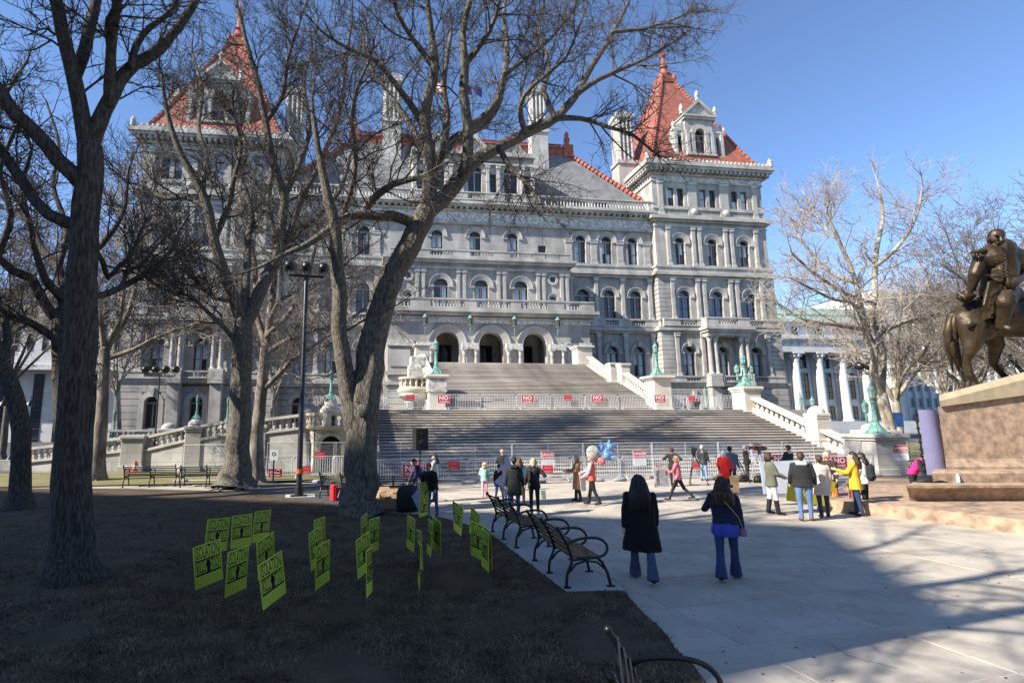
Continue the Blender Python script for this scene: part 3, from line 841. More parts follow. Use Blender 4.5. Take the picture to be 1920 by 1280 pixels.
def tower(cx, s):
    """s = +1 for the right tower, -1 for the left (mirror)"""
    hw = 8.85
    x0, x1, y1 = cx - hw, cx + hw, 87.0
    Y1, Y2, Y3, Y4, Y5 = 68.9, 69.2, 69.4, 69.55, 69.65
    cols = [cx - 5.15, cx, cx + 5.15]
    bnd = [x0, cx - 2.575, cx + 2.575, x1]
    w = MB()
    for (z0, z1, Y, a, sill, spring, g) in ((-.05, 7.4, Y1, .78, 2.15, 5.16, .8), (7.4, 15.6, Y2, .85, 9.1, 12.4, .7), (15.6, 24.0, Y3, .89, 17.3, 20.5, .6), (24.0, 32.3, Y4, .77, 25.3, 28.6, .55)):
        e = (69.65 - Y) * .8
        for i in range(3):
            xa = bnd[i] - (e if i == 0 else 0); xb = bnd[i + 1] + (e if i == 2 else 0)
            arch_wall(w, cols[i], a, sill, spring, xa, xb, z0, z1, Y, g)
        for sx, xx in ((-1, x0 - e), (1, x1 + e)):
            q = [(xx, y1, z0), (xx, Y, z0), (xx, Y, z1), (xx, y1, z1)]
            w.quad(*(q if sx < 0 else q[::-1]))
    Y = Y5
    for i in range(3):
        for j in (-1, 1):
            xa = bnd[i] if j < 0 else cols[i]; xb = cols[i] if j < 0 else bnd[i + 1]
            arch_wall(w, cols[i] + j * .78, .52, 34.3, 0, xa, xb, 32.3, 40.0, Y, .45, top=37.1)
    for sx, xx in ((-1, x0), (1, x1)):
        q = [(xx, y1, 32.3), (xx, Y, 32.3), (xx, Y, 40), (xx, y1, 40)]
        w.quad(*(q if sx < 0 else q[::-1]))
    w.quad((x1, y1, -.05), (x0, y1, -.05), (x0, y1, 40), (x1, y1, 40))
    w.build('tower_wall', M['granite'], cap)
    MB().box(x0 + .4, x1 - .4, 70.6, y1 - .4, 0, 39.9).build('tower_core', M['dark'], cap)
    # rusticated base and quoins
    b = MB()
    ops = [(c, .78, 2.15, 5.16, .62) for c in cols]
    courses(b, x0 - .45, x1 + .45, -.05, 7.3, Y1, ops, .82)
    b.build('rusticated_base', M['granite'], cap)
    for c in cols:
        rb = MB(); arch_ring(rb, c, 5.16, .80, 1.42, Y1 - .2, Y1 + .05, 11)
        rb.box(c - 1.42, c - .8, Y1 - .2, Y1 + .05, 1.9, 5.16); rb.box(c + .8, c + 1.42, Y1 - .2, Y1 + .05, 1.9, 5.16)
        rb.xprism([(c - .2, 5.9), (c + .2, 5.9), (c + .32, 7.0), (c - .32, 7.0)], Y1 - .32, Y1)
        rb.build('voussoirs', M['trim'], cap, 40)
    q = MB()
    for (za, zb, Yq, e) in ((8.9, 15.2, Y2, .36), (17.0, 23.4, Y3, .2)):
        for xx in (x0, x1):
            n = round((zb - za) / .62); h = (zb - za) / n
            for i in range(n):
                xa, xb = (xx - e - .12, xx + 1.5) if xx == x0 else (xx - 1.5, xx + e + .12)
                q.bbox(xa, xb, Yq - .14, Yq + 2.4, za + i * h, za + (i + 1) * h - .07, .03)
    tag(q.build('quoins', M['granite'], cap), kind='stuff')
    # ledges that wrap round the tower
    for name, lst in (('base_ledge', ((7.3, 7.75, .75), (7.75, 8.1, .9), (8.1, 9.0, .35))), ('balcony_ledge', ((15.1, 15.45, .55), (15.45, 15.85, .85), (15.85, 16.05, .6))),
                      ('string_course', ((23.2, 23.55, .4), (23.55, 23.95, .85), (23.95, 24.75, .35), (24.75, 25.05, .5))),
                      ('attic_ledge', ((31.0, 31.35, .2), (31.7, 32.0, .45), (32.0, 32.45, .9), (32.45, 32.8, .45))),
                      ('sill_band', ((33.75, 34.2, .16),)), ('frieze', ((38.0, 38.25, .18), (39.0, 39.3, .4)))):
        bb = MB()
        for z0, z1, p in lst: ring_slab(bb, x0, x1, 69.65, y1, z0, z1, p)
        bb.build(name, M['trim'], cap)
    fz = MB(); ring_slab(fz, x0, x1, 69.65, y1, 38.25, 39.0, .1); fz.build('carved_frieze', M['carved'], cap)
    co = MB()
    ring_slab(co, x0, x1, 69.65, y1, 39.75, 40.1, 1.25); ring_slab(co, x0, x1, 69.65, y1, 40.1, 40.55, 1.5); ring_slab(co, x0, x1, 69.65, y1, 40.55, 40.85, 1.3)
    co.build('cornice', M['trim'], cap)
    md = MB()
    n = 26
    for i in range(n):
        x = x0 - .8 + (hw * 2 + 1.6) * (i + .5) / n
        md.box(x - .19, x + .19, 69.65 - 1.15, 69.65 - .3, 39.3, 39.76)
    for xx in (x0, x1):
        for i in range(25):
            y = 69.2 + i * .7
            md.box(*((xx - 1.15, xx - .3) if xx == x0 else (xx + .3, xx + 1.15)), y - .19, y + .19, 39.3, 39.76)
    tag(md.build('modillions', M['trim'], cap), kind='stuff')
    cr = MB()
    for i in range(30):
        x = x0 - .9 + (hw * 2 + 1.8) * (i + .5) / 30
        cr.lathe([(.24, 0), (.28, .2), (.16, .42), (.02, .5)], (x, 69.65 - 1.05, 40.8), 6)
    for xx in (x0 - .9, x1 + .9):
        for i in range(28): cr.lathe([(.24, 0), (.28, .2), (.16, .42), (.02, .5)], (xx, 69.0 + i * .65, 40.8), 6)
    tag(cr.build('cresting', M['trim'], cap), kind='stuff')
    for xx in (x0 - 1.05, x1 + 1.05):
        MB().lathe([(.35, 0), (.4, .3), (.3, .55), (.38, .8), (.22, 1.1), (.03, 1.4)], (xx, 68.55, 40.8), 8).build('corner_finial', M['trim'], cap, 40)
    # attic pilaster strips and carved masks
    for c in (cx - 2.575, cx + 2.575, cx - 7.6, cx + 7.6):
        pilaster(cap, c, Y5, 32.8, 38.2, 1.5 if abs(c - cx) < 4 else .8, .16)
    mk = MB()
    for c in (cx - 2.575, cx + 2.575): mk.ball((c, Y5 - .3, 33.4), .55, .35, .5, 10, 7)
    mk.build('carved_mask', M['carved'], cap, 180)
    # windows
    f4s = 'half'; f3s = 'blue' if s > 0 else 'half'
    for i, c in enumerate(cols):
        for j in (-1, 1): window(cap, c + j * .78, Y5 + .4, 34.3, .52, 2.8, False, 'half')
        window(cap, c, Y4 + .5, 25.3, .77, 3.3, True, f4s)
        window(cap, c, Y3 + .55, 17.3, .89, 3.2, True, f3s)
        window(cap, c, Y2 + .65, 9.1, .85, 3.3, True, 'blind')
        window(cap, c, Y1 + .75, 2.15, .78, 3.01, True, 'dark')
        archivolt(cap, c, Y4, 28.6, .77, 1.5); archivolt(cap, c, Y3, 20.5, .89, 1.45); archivolt(cap, c, Y2, 12.4, .85, 1.4, True)
    pe = {'f4': (25.05, 31.0, Y4), 'f3': (17.1, 23.2, Y3), 'f2': (9.0, 15.1, Y2)}
    for kf, (za, zb, Yp) in pe.items():
        for c in (cx - 2.575, cx + 2.575):
            for j in (-.5, .5):
                pilaster(cap, c + j, Yp, za, zb, .58, .3)
        pilaster(cap, cx - 7.0, Yp, za, zb, .58, .3); pilaster(cap, cx + 7.0, Yp, za, zb, .58, .3)
        im = MB()
        for i in range(3):
            zi = {'f4': 28.6, 'f3': 20.5, 'f2': 12.4}[kf]
        im.build('impost', M['trim'], cap) if im.v else None
    # parapets under the windows of the balcony floor
    parapet(cap, x0 - .1, cx - 2.9, Y3 - .45, 16.05, 17.15, bays=[(cx - 6.4, cx - 3.9)])
    parapet(cap, cx + 2.9, x1 + .1, Y3 - .45, 16.05, 17.15, bays=[(cx + 3.9, cx + 6.4)])
    parapet(cap, x0 - .1, cx - 2.9, Y2 - .35, 8.1, 9.05, bays=[(cx - 6.2, cx - 4.1)])
    parapet(cap, cx + 2.9, x1 + .1, Y2 - .35, 8.1, 9.05, bays=[(cx + 4.1, cx + 6.2)])
    # columned balcony in the middle bay
    bl = MB()
    bl.box(cx - 3.3, cx + 3.3, Y2 - 1.75, Y2, 14.55, 15.1); bl.box(cx - 3.5, cx + 3.5, Y2 - 2.0, Y2, 15.1, 15.45); bl.box(cx - 3.7, cx + 3.7, Y2 - 2.2, Y2, 15.45, 15.85); bl.box(cx - 3.4, cx + 3.4, Y2 - 1.8, Y2, 15.85, 16.05)
    bl.build('balcony_slab', M['trim'], cap)
    parapet(cap, cx - 3.3, cx + 3.3, Y2 - 1.5, 16.05, 17.2, bays=[(cx - 1.5, cx + 1.5)])
    sb = MB()
    for j in (-1, 1): sb.box(cx + j * 3.25, cx + j * 2.9, Y2 - 1.5, Y2, 16.05, 17.2)
    sb.build('balcony_side', M['trim'], cap)
    pl = MB()
    for j in (-1, 1):
        pl.box(cx + j * 1.6, cx + j * 3.25, Y2 - 1.65, Y2, 8.1, 9.05); pl.box(cx + j * 1.55, cx + j * 3.3, Y2 - 1.75, Y2, 7.5, 8.1); pl.box(cx + j * 1.75, cx + j * 3.1, Y1 - 1.1, Y1, -.05, 7.5)
    pl.box(cx - 1.7, cx + 1.7, Y2 - 1.2, Y2, 7.6, 8.1)
    pl.build('balcony_plinth', M['trim'], cap)
    parapet(cap, cx - 1.6, cx + 1.6, Y2 - 1.2, 8.1, 9.05)
    for j in (-1, 1):
        for dx in (1.95, 2.85): column(cap, cx + j * dx, Y2 - 1.2, 9.05, 14.55, .32)
    # red pyramid roof with a kick at the eaves
    cy = 78.3
    prof = [(9.0, 40.8), (8.3, 42.2), (7.3, 44.4), (1.05, 60.2)]
    rf = MB()
    for (ra, za), (rb, zb) in zip(prof[:-1], prof[1:]):
        for k in range(4):
            c_ = [(-1, -1), (1, -1), (1, 1), (-1, 1)]
            (ax, ay), (bx, by) = c_[k], c_[(k + 1) % 4]
            rf.quad((cx + ax * ra, cy + ay * ra, za), (cx + bx * ra, cy + by * ra, za), (cx + bx * rb, cy + by * rb, zb), (cx + ax * rb, cy + ay * rb, zb))
    rf.build('tower_roof', M['tile'], cap)
    hp = MB()
    for ax, ay in ((-1, -1), (1, -1), (1, 1), (-1, 1)):
        for (ra, za), (rb, zb) in zip(prof[:-1], prof[1:]):
            n = max(2, int((zb - za) / .55))
            for i in range(n):
                t0, t1 = i / n, (i + 1) / n
                r0, r1 = ra + (rb - ra) * t0, ra + (rb - ra) * t1
                hp.tube([(cx + ax * r0, cy + ay * r0, za + (zb - za) * t0), (cx + ax * r1, cy + ay * r1, za + (zb - za) * t1)], [.32, .2], 6)
    tag(hp.build('hip_tiles', M['terra'], cap), kind='stuff')
    fn = MB()
    fn.box(cx - 1.35, cx + 1.35, cy - 1.35, cy + 1.35, 60.0, 60.7); fn.box(cx - 1.05, cx + 1.05, cy - 1.05, cy + 1.05, 60.7, 61.6)
    fn.lathe([(1.2, 61.6), (1.25, 61.9), (.7, 62.5), (.5, 63.1), (.75, 63.4), (.45, 63.7), (.28, 65.2), (.55, 65.5), (.6, 65.8), (.3, 66.2), (.2, 66.9), (.32, 67.1), (.1, 67.6), (.03, 68.8)], (cx, cy, 0), 10)
    for k in range(4):
        a = PI / 4 + k * PI / 2
        fn.ball((cx + 1.6 * math.cos(a), cy + 1.6 * math.sin(a), 61.0), .35, .35, .6, 8, 6)
    fn.build('roof_finial', M['terra'], cap, 40)
    # dormers on the front and on the side that shows
    dormer(cx, 70.3, 0.0)
    dormer_copy(cx + (8.0 if s > 0 else -8.0), cy, R(90) if s > 0 else R(-90))

DORM = {}
def dormer(cx, y, rz):
    d = MB()
    z0 = 41.0
    # local coordinates, facing -Y at y=0, going back 5 m
    arch_wall(d, 0, .8, 2.4, 5.6, -2.3, 2.3, 0, 8.2, 0, .6)
    d.box(-2.3, -2.25, 0, 5.5, 0, 8.2); d.box(2.25, 2.3, 0, 5.5, 0, 8.2)
    for j in (-1, 1):
        arch_wall(d, j * 3.1, .38, 2.4, 0, *((-4.2, -2.3) if j < 0 else (2.3, 4.2)), 0, 6.3, .35, .5, top=5.4)
        d.box(j * 4.2, j * 4.15, .35, 4.2, 0, 6.3)
        d.xprism([(j * 2.3, 6.3), (j * 4.3, 6.3), (j * 3.9, 6.9), (j * 2.8, 7.4), (j * 2.3, 8.6)], .3, .9)
        d.box(j * 2.2, j * 4.4, .2, .6, 6.1, 6.4)
        for x in (2.0, 1.15, 2.55, 3.85): d.box(j * x - .24, j * x + .24, -.2 if x < 2.3 else .15, .2 if x < 2.3 else .45, 2.2, 6.0)
        d.lathe([(.3, 0), (.22, .4), (.34, .8), (.1, 1.3)], (j * 3.95, .5, 6.4), 7)
    d.box(-4.4, 4.4, -.15, .5, 0, .9); d.box(-2.6, 2.6, -.35, .4, 0, 1.0)
    d.box(-4.3, 4.3, .1, .4, 2.0, 2.25); d.box(-2.4, 2.4, -.3, .2, 2.0, 2.3)
    d.box(-2.6, 2.6, -.35, 5.5, 7.9, 8.3); d.box(-2.8, 2.8, -.5, 5.5, 8.3, 8.6)
    d.xprism([(-2.9, 8.6), (2.9, 8.6), (0, 11.3)], -.1, 5.0)
    d.xprism([(-2.9, 8.6), (-2.35, 8.6), (0, 10.75), (2.35, 8.6), (2.9, 8.6), (0, 11.35)], -.45, 0)
    for x, z in ((0, 11.2), (-2.8, 8.7), (2.8, 8.7)): d.lathe([(.3, 0), (.22, .4), (.36, .8), (.26, 1.2), (.05, 1.7)], (x, -.1, z), 7)
    b2 = MB()
    for xa, xb in ((-3.6, -2.6), (-1.0, 1.0), (2.6, 3.6)):
        n = int((xb - xa) / .4)
        for i in range(n): b2.lathe([(r, z + .95) for r, z in baluster_prof(1.05, .1)], (xa + (i + .5) * (xb - xa) / n, .0, 0), 6)
    ar = MB(); arch_ring(ar, 0, 5.6, .8, 1.5, -.25, .05)
    DORM['m'] = d.mesh('dormer', M['trim'], None)
    DORM['o'] = put('dormer', DORM['m'], cap, (cx, y, z0 - .1), (0, 0, rz))
    tag(b2.build('balusters', M['trim'], DORM['o'], 60), kind='stuff')
    ar.build('arch_moulding', M['trim'], DORM['o'], 40)
    MB().box(-.75, .75, -.12, -.02, 9.0, 9.7).build('carving', M['carved'], DORM['o'])
    gm_ = MB().quad((-.9, .55, 2.3), (.9, .55, 2.3), (.9, .55, 6.5), (-.9, .55, 6.5))
    for j in (-1, 1): gm_.quad((j * 3.1 - .45, .8, 2.3), (j * 3.1 + .45, .8, 2.3), (j * 3.1 + .45, .8, 5.5), (j * 3.1 - .45, .8, 5.5))
    gm_.build('pane', M['glass'], DORM['o'])
    fr = MB()
    fr.box(-.06, .06, .45, .54, 2.4, 5.6); fr.box(-.8, .8, .45, .54, 5.5, 5.65); fr.box(-.8, .8, .45, .54, 4.6, 4.7)
    fr.build('mullion', M['mullion'], DORM['o'])
def dormer_copy(x, y, rz):
    c = copy_tree(DORM['o'], cap)
    c.location = (x, y, DORM['o'].location.z); c.rotation_euler = (0, 0, rz)
tower(50.5, 1)
tower(2 * CX - 50.5, -1)

# ---- wings between towers and centre
def wing(s):
    us = [15.5, 19.45, 23.45]
    ub = [12.3, 17.45, 21.45, 26.75]
    Yw = 70.5
    w = MB()
    for (z0, z1, a, sill, spring) in ((-.05, 7.6, .8, 2.15, 5.1), (7.6, 15.6, .85, 9.1, 12.4), (15.6, 24.0, .89, 17.3, 20.5), (24.0, 33.0, .77, 25.3, 28.6)):
        for i in range(3):
            xa, xb = sorted((CX + s * ub[i], CX + s * ub[i + 1]))
            arch_wall(w, CX + s * us[i], a, sill, spring, xa, xb, z0, z1, Yw, .5)
    w.build('wing_wall', M['granite'], cap)
    xa, xb = sorted((CX + s * 12.0, CX + s * 26.7))
    b = MB(); courses(b, xa, xb, -.05, 7.3, Yw, [(CX + s * u, .8, 2.15, 5.1, .6) for u in us], .82); b.build('rusticated_base', M['granite'], cap)
    for u in us:
        c = CX + s * u
        rb = MB(); arch_ring(rb, c, 5.1, .82, 1.4, Yw - .2, Yw + .05, 11); rb.build('voussoirs', M['trim'], cap, 40)
        window(cap, c, Yw + .5, 25.3, .77, 3.3, True, 'half'); window(cap, c, Yw + .5, 17.3, .89, 3.2, True, 'dark')
        window(cap, c, Yw + .5, 9.1, .85, 3.3, True, 'blind'); window(cap, c, Yw + .5, 2.15, .8, 2.95, True, 'dark')
        archivolt(cap, c, Yw, 28.6, .77, 1.5); archivolt(cap, c, Yw, 20.5, .89, 1.4); archivolt(cap, c, Yw, 12.4, .85, 1.35, True)
    for u in (17.45, 21.45, 25.6, 13.7):
        pilaster(cap, CX + s * u, Yw, 17.1, 23.2, .6, .25); pilaster(cap, CX + s * u, Yw, 9.0, 15.1, .6, .25)
        pilaster(cap, CX + s * u, Yw, 25.05, 28.7, 1.0, .12)
    for name, lst in (('base_ledge', ((7.3, 7.7, .5), (7.7, 8.1, .7), (8.1, 9.0, .3))), ('balcony_ledge', ((15.1, 15.4, .4), (15.4, 15.75, .7), (15.75, 16.05, .4))),
                      ('string_course', ((23.2, 23.55, .35), (23.55, 23.95, .75), (23.95, 24.75, .3), (24.75, 25.05, .42)))):
        bb = MB()
        for z0, z1, p in lst: bb.box(xa, xb, Yw - p, Yw + .3, z0, z1)
        bb.build(name, M['trim'], cap)
    pb = [tuple(sorted((CX + s * (u - 1.0), CX + s * (u + 1.0)))) for u in us]; pb.sort()
    parapet(cap, xa, xb, Yw - .25, 16.05, 17.15, bays=pb)
    parapet(cap, xa, xb, Yw - .2, 8.1, 9.05, bays=pb)
wing(1); wing(-1)
# frieze, cornice and parapet across wings and centre
xa, xb = CX - 26.7, CX + 26.7
fz = MB().box(xa, xb, 70.15, 70.6, 30.6, 32.0); fz.build('carved_frieze', M['carved'], cap)
co = MB()
for z0, z1, p in ((30.2, 30.6, .45), (32.0, 32.25, .7), (32.55, 32.8, 1.2), (32.8, 33.15, 1.45)): co.box(xa, xb, 70.5 - p, 71.2, z0, z1)
co.build('cornice', M['trim'], cap)
md = MB()
for i in range(64):
    x = xa + (xb - xa) * (i + .5) / 64
    md.box(x - .18, x + .18, 69.5, 70.3, 32.25, 32.55)
tag(md.build('modillions', M['trim'], cap), kind='stuff')
parapet(cap, CX + 9.2, xb, 69.75, 33.15, 34.75, bays=[(CX + 9.5, xb - .5)], pitch=.46)
parapet(cap, xa, CX - 9.2, 69.75, 33.15, 34.75, bays=[(xa + .5, CX - 9.5)], pitch=.46)

# ---- main slate roof with terracotta ridge and hips
rf = MB()
za, zr = 33.2, 46.2
A, B_, C_, D_ = (CX - 29, 71.0, za), (CX + 29, 71.0, za), (CX + 17, 78.2, zr), (CX - 17, 78.2, zr)
E_, F_ = (CX + 29, 95, za), (CX - 29, 95, za); G_, H_ = (CX + 17, 88, zr), (CX - 17, 88, zr)
rf.quad(A, B_, C_, D_); rf.quad(B_, E_, G_, C_); rf.quad(E_, F_, H_, G_); rf.quad(F_, A, D_, H_); rf.quad(D_, C_, G_, H_)
rf.build('main_roof', M['slate'], cap)
hp = MB()
for P, Q in ((B_, C_), (A, D_)):
    P, Q = Vector(P), Vector(Q); n = 26
    for i in range(n):
        hp.tube([P.lerp(Q, i / n) + Vector((0, 0, .15)), P.lerp(Q, (i + 1) / n) + Vector((0, 0, .15))], [.5, .3], 7)
tag(hp.build('hip_tiles', M['terra'], cap), kind='stuff')
rg = MB().box(CX - 17.4, CX + 17.4, 77.9, 78.7, 45.7, 46.9).box(CX - 17.6, CX + 17.6, 77.7, 78.9, 46.9, 47.15)
for x in (CX - 17.3, CX + 17.3):
    rg.box(x - .8, x + .8, 77.6, 79, 45.4, 47.6); rg.lathe([(.5, 0), (.35, .6), (.55, 1.1), (.3, 1.6), (.4, 2.0), (.05, 2.7)], (x, 78.3, 47.6), 8)
rg.build('ridge', M['terra'], cap)
rc = MB()
for i in range(90):
    x = CX - 16.2 + 32.4 * (i + .5) / 90
    rc.box(x - .1, x + .1, 78.2, 78.4, 47.15, 47.65)
rc.box(CX - 16.4, CX + 16.4, 78.15, 78.45, 47.65, 47.8)
tag(rc.build('ridge_cresting', M['terra'], cap), kind='stuff')
# roof vents
for u in (12.6, 16.2, 19.4):
    MB().xprism([(-1.1, 0), (1.1, 0), (1.0, .4), (-1.0, .4)], 0, .6).build('roof_vent', M['black'], cap, None, (CX + u, 71.6, 34.6 + .05))

# ---- chimneys
cm = MB()
h = 11.2
cm.box(-1.35, 1.35, -1.0, 1.0, -4, 3.4); cm.box(-1.55, 1.55, -1.2, 1.2, 3.0, 3.5)
cm.box(-1.1, 1.1, -.8, .8, 3.5, h - 1.6)
for x in (-.95, -.32, .32, .95):
    cm.lathe([(.22, 3.5), (.22, h - 1.6)], (x, -.85, 0), 8)
for y in (-.4, .2):
    for x in (-1.15, 1.15): cm.lathe([(.22, 3.5), (.22, h - 1.6)], (x, y, 0), 8)
cm.box(-1.3, 1.3, -1.05, 1.05, h - 1.6, h - 1.3); cm.box(-1.45, 1.45, -1.2, 1.2, h - 1.3, h - .3); cm.box(-1.2, 1.2, -.95, .95, h - .3, h)
chm = cm.mesh('chimney', M['trim'], 40)
for u, y, z, rz in ((11.9, 77.0, 45.4, 0), (-11.55, 77.0, 45.4, 0)): put('chimney', chm, cap, (CX + u, y, z), (0, 0, rz))
cm2 = MB()
cm2.box(-1.5, 1.5, -1.2, 1.2, -8, 6.5); cm2.box(-1.7, 1.7, -1.4, 1.4, 5.9, 6.5); cm2.box(-1.15, 1.15, -.95, .95, 6.5, 13.4)
for k in range(4):
    x = -1.0 + k * .67
    cm2.lathe([(.24, 6.5), (.24, 13.4)], (x, -1.0, 0), 8); cm2.lathe([(.24, 6.5), (.24, 13.4)], (-1.2, -.9 + k * .6, 0), 8)
cm2.box(-1.4, 1.4, -1.2, 1.2, 13.4, 13.8); cm2.box(-1.55, 1.55, -1.35, 1.35, 13.8, 14.6); cm2.box(-1.25, 1.25, -1.05, 1.05, 14.6, 15)
chm2 = cm2.mesh('chimney', M['trim'], 40)
put('chimney', chm2, cap, (41.0, 76.2, 37.5)); put('chimney', chm2, cap, (2 * CX - 41.0, 76.2, 37.5))

# ---- centre pavilion: wall of the top floor
pv = MB()
for i, u in enumerate((-5.4, 0, 5.4)):
    arch_wall(pv, CX + u, .8, 25.3, 28.5, CX + u - 2.7, CX + u + 2.7, 15, 33, 70.5, .5)
    window(cap, CX + u, 71.0, 25.3, .8, 3.2, True, 'half'); archivolt(cap, CX + u, 70.5, 28.5, .8, 1.4)
for s in (-1, 1):
    xs = sorted((CX + s * 8.1, CX + s * 12.3))
    arch_wall(pv, CX + s * 9.7, .6, 26.0, 0, xs[0], xs[1], 15, 33, 70.5, .4, top=27.6)
    window(cap, CX + s * 9.7, 70.9, 26.0, .6, 1.6, False, 'half')
pv.build('pavilion_wall', M['granite'], cap)
# pavilion: middle storey, standing forward
p3 = MB(); Y3 = 67.0
for u in (-5.4, 0, 5.4):
    arch_wall(p3, CX + u, .93, 17.0, 20.4, CX + u - 2.7, CX + u + 2.7, 15.9, 24.0, Y3, .6)
    window(cap, CX + u, Y3 + .55, 17.0, .93, 3.4, True, 'blind' if u > -5 else 'half'); archivolt(cap, CX + u, Y3, 20.4, .93, 1.6)
for s in (-1, 1):
    xs = sorted((CX + s * 8.1, CX + s * 12.1))
    arch_wall(p3, CX + s * 9.75, .45, 17.3, 18.9, xs[0], xs[1], 15.9, 24.0, Y3, .4)
    window(cap, CX + s * 9.75, Y3 + .4, 17.3, .45, 1.6, True, 'dark'); archivolt(cap, CX + s * 9.75, Y3, 18.9, .45, .85)
    oc = MB()
    arch_ring(oc, 0, 0, .42, .75, -.18, .05, 16, 0, 0, 2 * PI)
    oo = oc.build('oculus', M['trim'], cap, 40, (CX + s * 9.75, Y3, 21.6))
    MB().add([(.43 * math.cos(a), -.03, .43 * math.sin(a)) for a in [2 * PI * i / 14 for i in range(14)]], [tuple(range(14))[::-1]]).build('pane', M['glass'], oo)
    q = [(CX + s * 12.1, Y3, 15.9), (CX + s * 12.1, 70.6, 15.9), (CX + s * 12.1, 70.6, 24), (CX + s * 12.1, Y3, 24)]
    p3.quad(*(q if s > 0 else q[::-1]))
    for u in (2.3, 3.1, 7.7, 8.5, 11.0, 11.75): pilaster(cap, CX + s * u, Y3, 16.6, 22.6, .5, .25)
p3.build('pavilion_storey', M['granite'], cap)
bb = MB()
for z0, z1, p in ((22.6, 22.9, .3), (23.4, 23.75, .6), (23.75, 24.1, .9)): bb.box(CX - 12.1 - p, CX + 12.1 + p, Y3 - p, 70.4, z0, z1)
bb.build('pavilion_cornice', M['trim'], cap)
pb = [(CX + u - 1.55, CX + u + 1.55) for u in (-5.4, 0, 5.4)]
pb = [(CX - 10.7, CX - 8.6)] + pb + [(CX + 8.6, CX + 10.7)]
parapet(cap, CX - 12.2, CX + 12.2, Y3 - .45, 24.1, 25.15, bays=pb)
# entrance porch with three deep arches
Y2 = 62.0
pp = MB()
for u in (-5.4, 0, 5.4):
    arch_wall(pp, CX + u, 1.47, 8.6, 11.95, CX + u - 2.7, CX + u + 2.7, 3.3, 15.6, Y2, 1.1, n=18)
for s in (-1, 1):
    xs = sorted((CX + s * 8.1, CX + s * 12.45))
    pp.quad((xs[0], Y2, 3.3), (xs[1], Y2, 3.3), (xs[1], Y2, 15.6), (xs[0], Y2, 15.6))
    q = [(CX + s * 12.45, Y2, -.05), (CX + s * 12.45, 70.6, -.05), (CX + s * 12.45, 70.6, 15.6), (CX + s * 12.45, Y2, 15.6)]
    pp.quad(*(q if s > 0 else q[::-1]))
pp.box(CX - 12.4, CX + 12.4, 67.4, 67.9, 3, 15.6); pp.box(CX - 12.4, CX + 12.4, 63.2, 67.6, 8.6, 8.93); pp.box(CX - 12.4, CX + 12.4, 63.12, 67.4, 14.0, 15.5)
for u in (-8.1, -2.7, 2.7, 8.1): pp.box(CX + u - .5, CX + u + .5, 63.1, 67.4, 8.9, 14.0)
pp.build('porch_wall', M['granite'], cap)
for u in (-5.4, 0, 5.4):
    db = MB().box(-1.3, 1.3, 0, .2, 0, 3.6); do = db.build('entrance_door', M['dark'], cap, None, (CX + u, 67.1, 8.93))
    MB().quad((-1.1, -.01, .8), (-.08, -.01, .8), (-.08, -.01, 3.3), (-1.1, -.01, 3.3)).quad((.08, -.01, .8), (1.1, -.01, .8), (1.1, -.01, 3.3), (.08, -.01, 3.3)).build('pane', M['glass'], do)
    MB().tube([(.15, -.06, 1.0), (.15, -.06, 1.8)], .03, 6).build('handle', M['copper'], do)
    ab = MB(); arch_ring(ab, 0, 0, 1.5, 1.85, -.08, .05, 18); arch_ring(ab, 0, 0, 1.85, 2.18, -.14, .05, 18); arch_ring(ab, 0, 0, 2.18, 2.32, -.22, .05, 18)
    ab.build('arch_moulding', M['trim'], cap, 35, (CX + u, Y2, 11.98))
cbm = MB(); cbm.bbox(-1.05, 1.05, -.6, .3, .1, .75, .05)
cbm = cbm.mesh('pier_capital', M['carved'])
for u in (-8.1, -2.7, 2.7, 8.1):
    put('pier_capital', cbm, cap, (CX + u, Y2, 11.25))
    for dx in (-.72, .72): column(cap, CX + u + dx, Y2 - .32, 8.7, 11.35, .22)
for s in (-1, 1):
    xs = sorted((CX + s * 9.4, CX + s * 12.6))
    MB().box(xs[0], xs[1], Y2 - .25, Y2 + .1, 11.6, 12.3).build('carved_band', M['carved'], cap)
    bs = MB()
    xs = sorted((CX + s * 8.8, CX + s * 12.9))
    bs.box(xs[0], xs[1], Y2 - .5, Y2 + .2, 7.0, 7.35); bs.box(xs[0], xs[1], Y2 - .3, Y2 + .2, 8.2, 8.6); bs.box(xs[0] - .1, xs[1] + .1, Y2 - .9, Y2 + .2, 3.3, 4.1)
    courses(bs, xs[0], xs[1], 4.1, 7.0, Y2, [], .7, .08, .3)
    bs.box(xs[0] + .7, xs[1] - 1.0, Y2 - .1, Y2, 9.2, 11.2)
    bs.build('porch_plinth', M['trim'], cap)
bb = MB()
for z0, z1, p in ((14.9, 15.2, .25), (15.35, 15.7, .6), (15.7, 16.1, 1.0)): bb.box(CX - 12.45 - p, CX + 12.45 + p, Y2 - p, 66.9, z0, z1)
bb.build('porch_cornice', M['trim'], cap)
fz = MB().box(CX - 12.6, CX + 12.6, Y2 - .18, Y2 + .1, 14.5, 14.9).build('carved_frieze', M['carved'], cap)
pb = [(CX - 12.0, CX - 9.9), (CX - 7.5, CX - 3.3), (CX - 1.9, CX + 2.3), (CX + 3.6, CX + 6.9), (CX + 9.0, CX + 11.0)]
parapet(cap, CX - 12.9, CX + 12.9, Y2 - .55, 16.1, 17.35, bays=pb)
sp = MB()
for s in (-1, 1): sp.box(CX + s * 12.9, CX + s * 12.5, Y2 - .5, 66.9, 16.1, 17.35)
sp.build('balcony_side', M['trim'], cap)
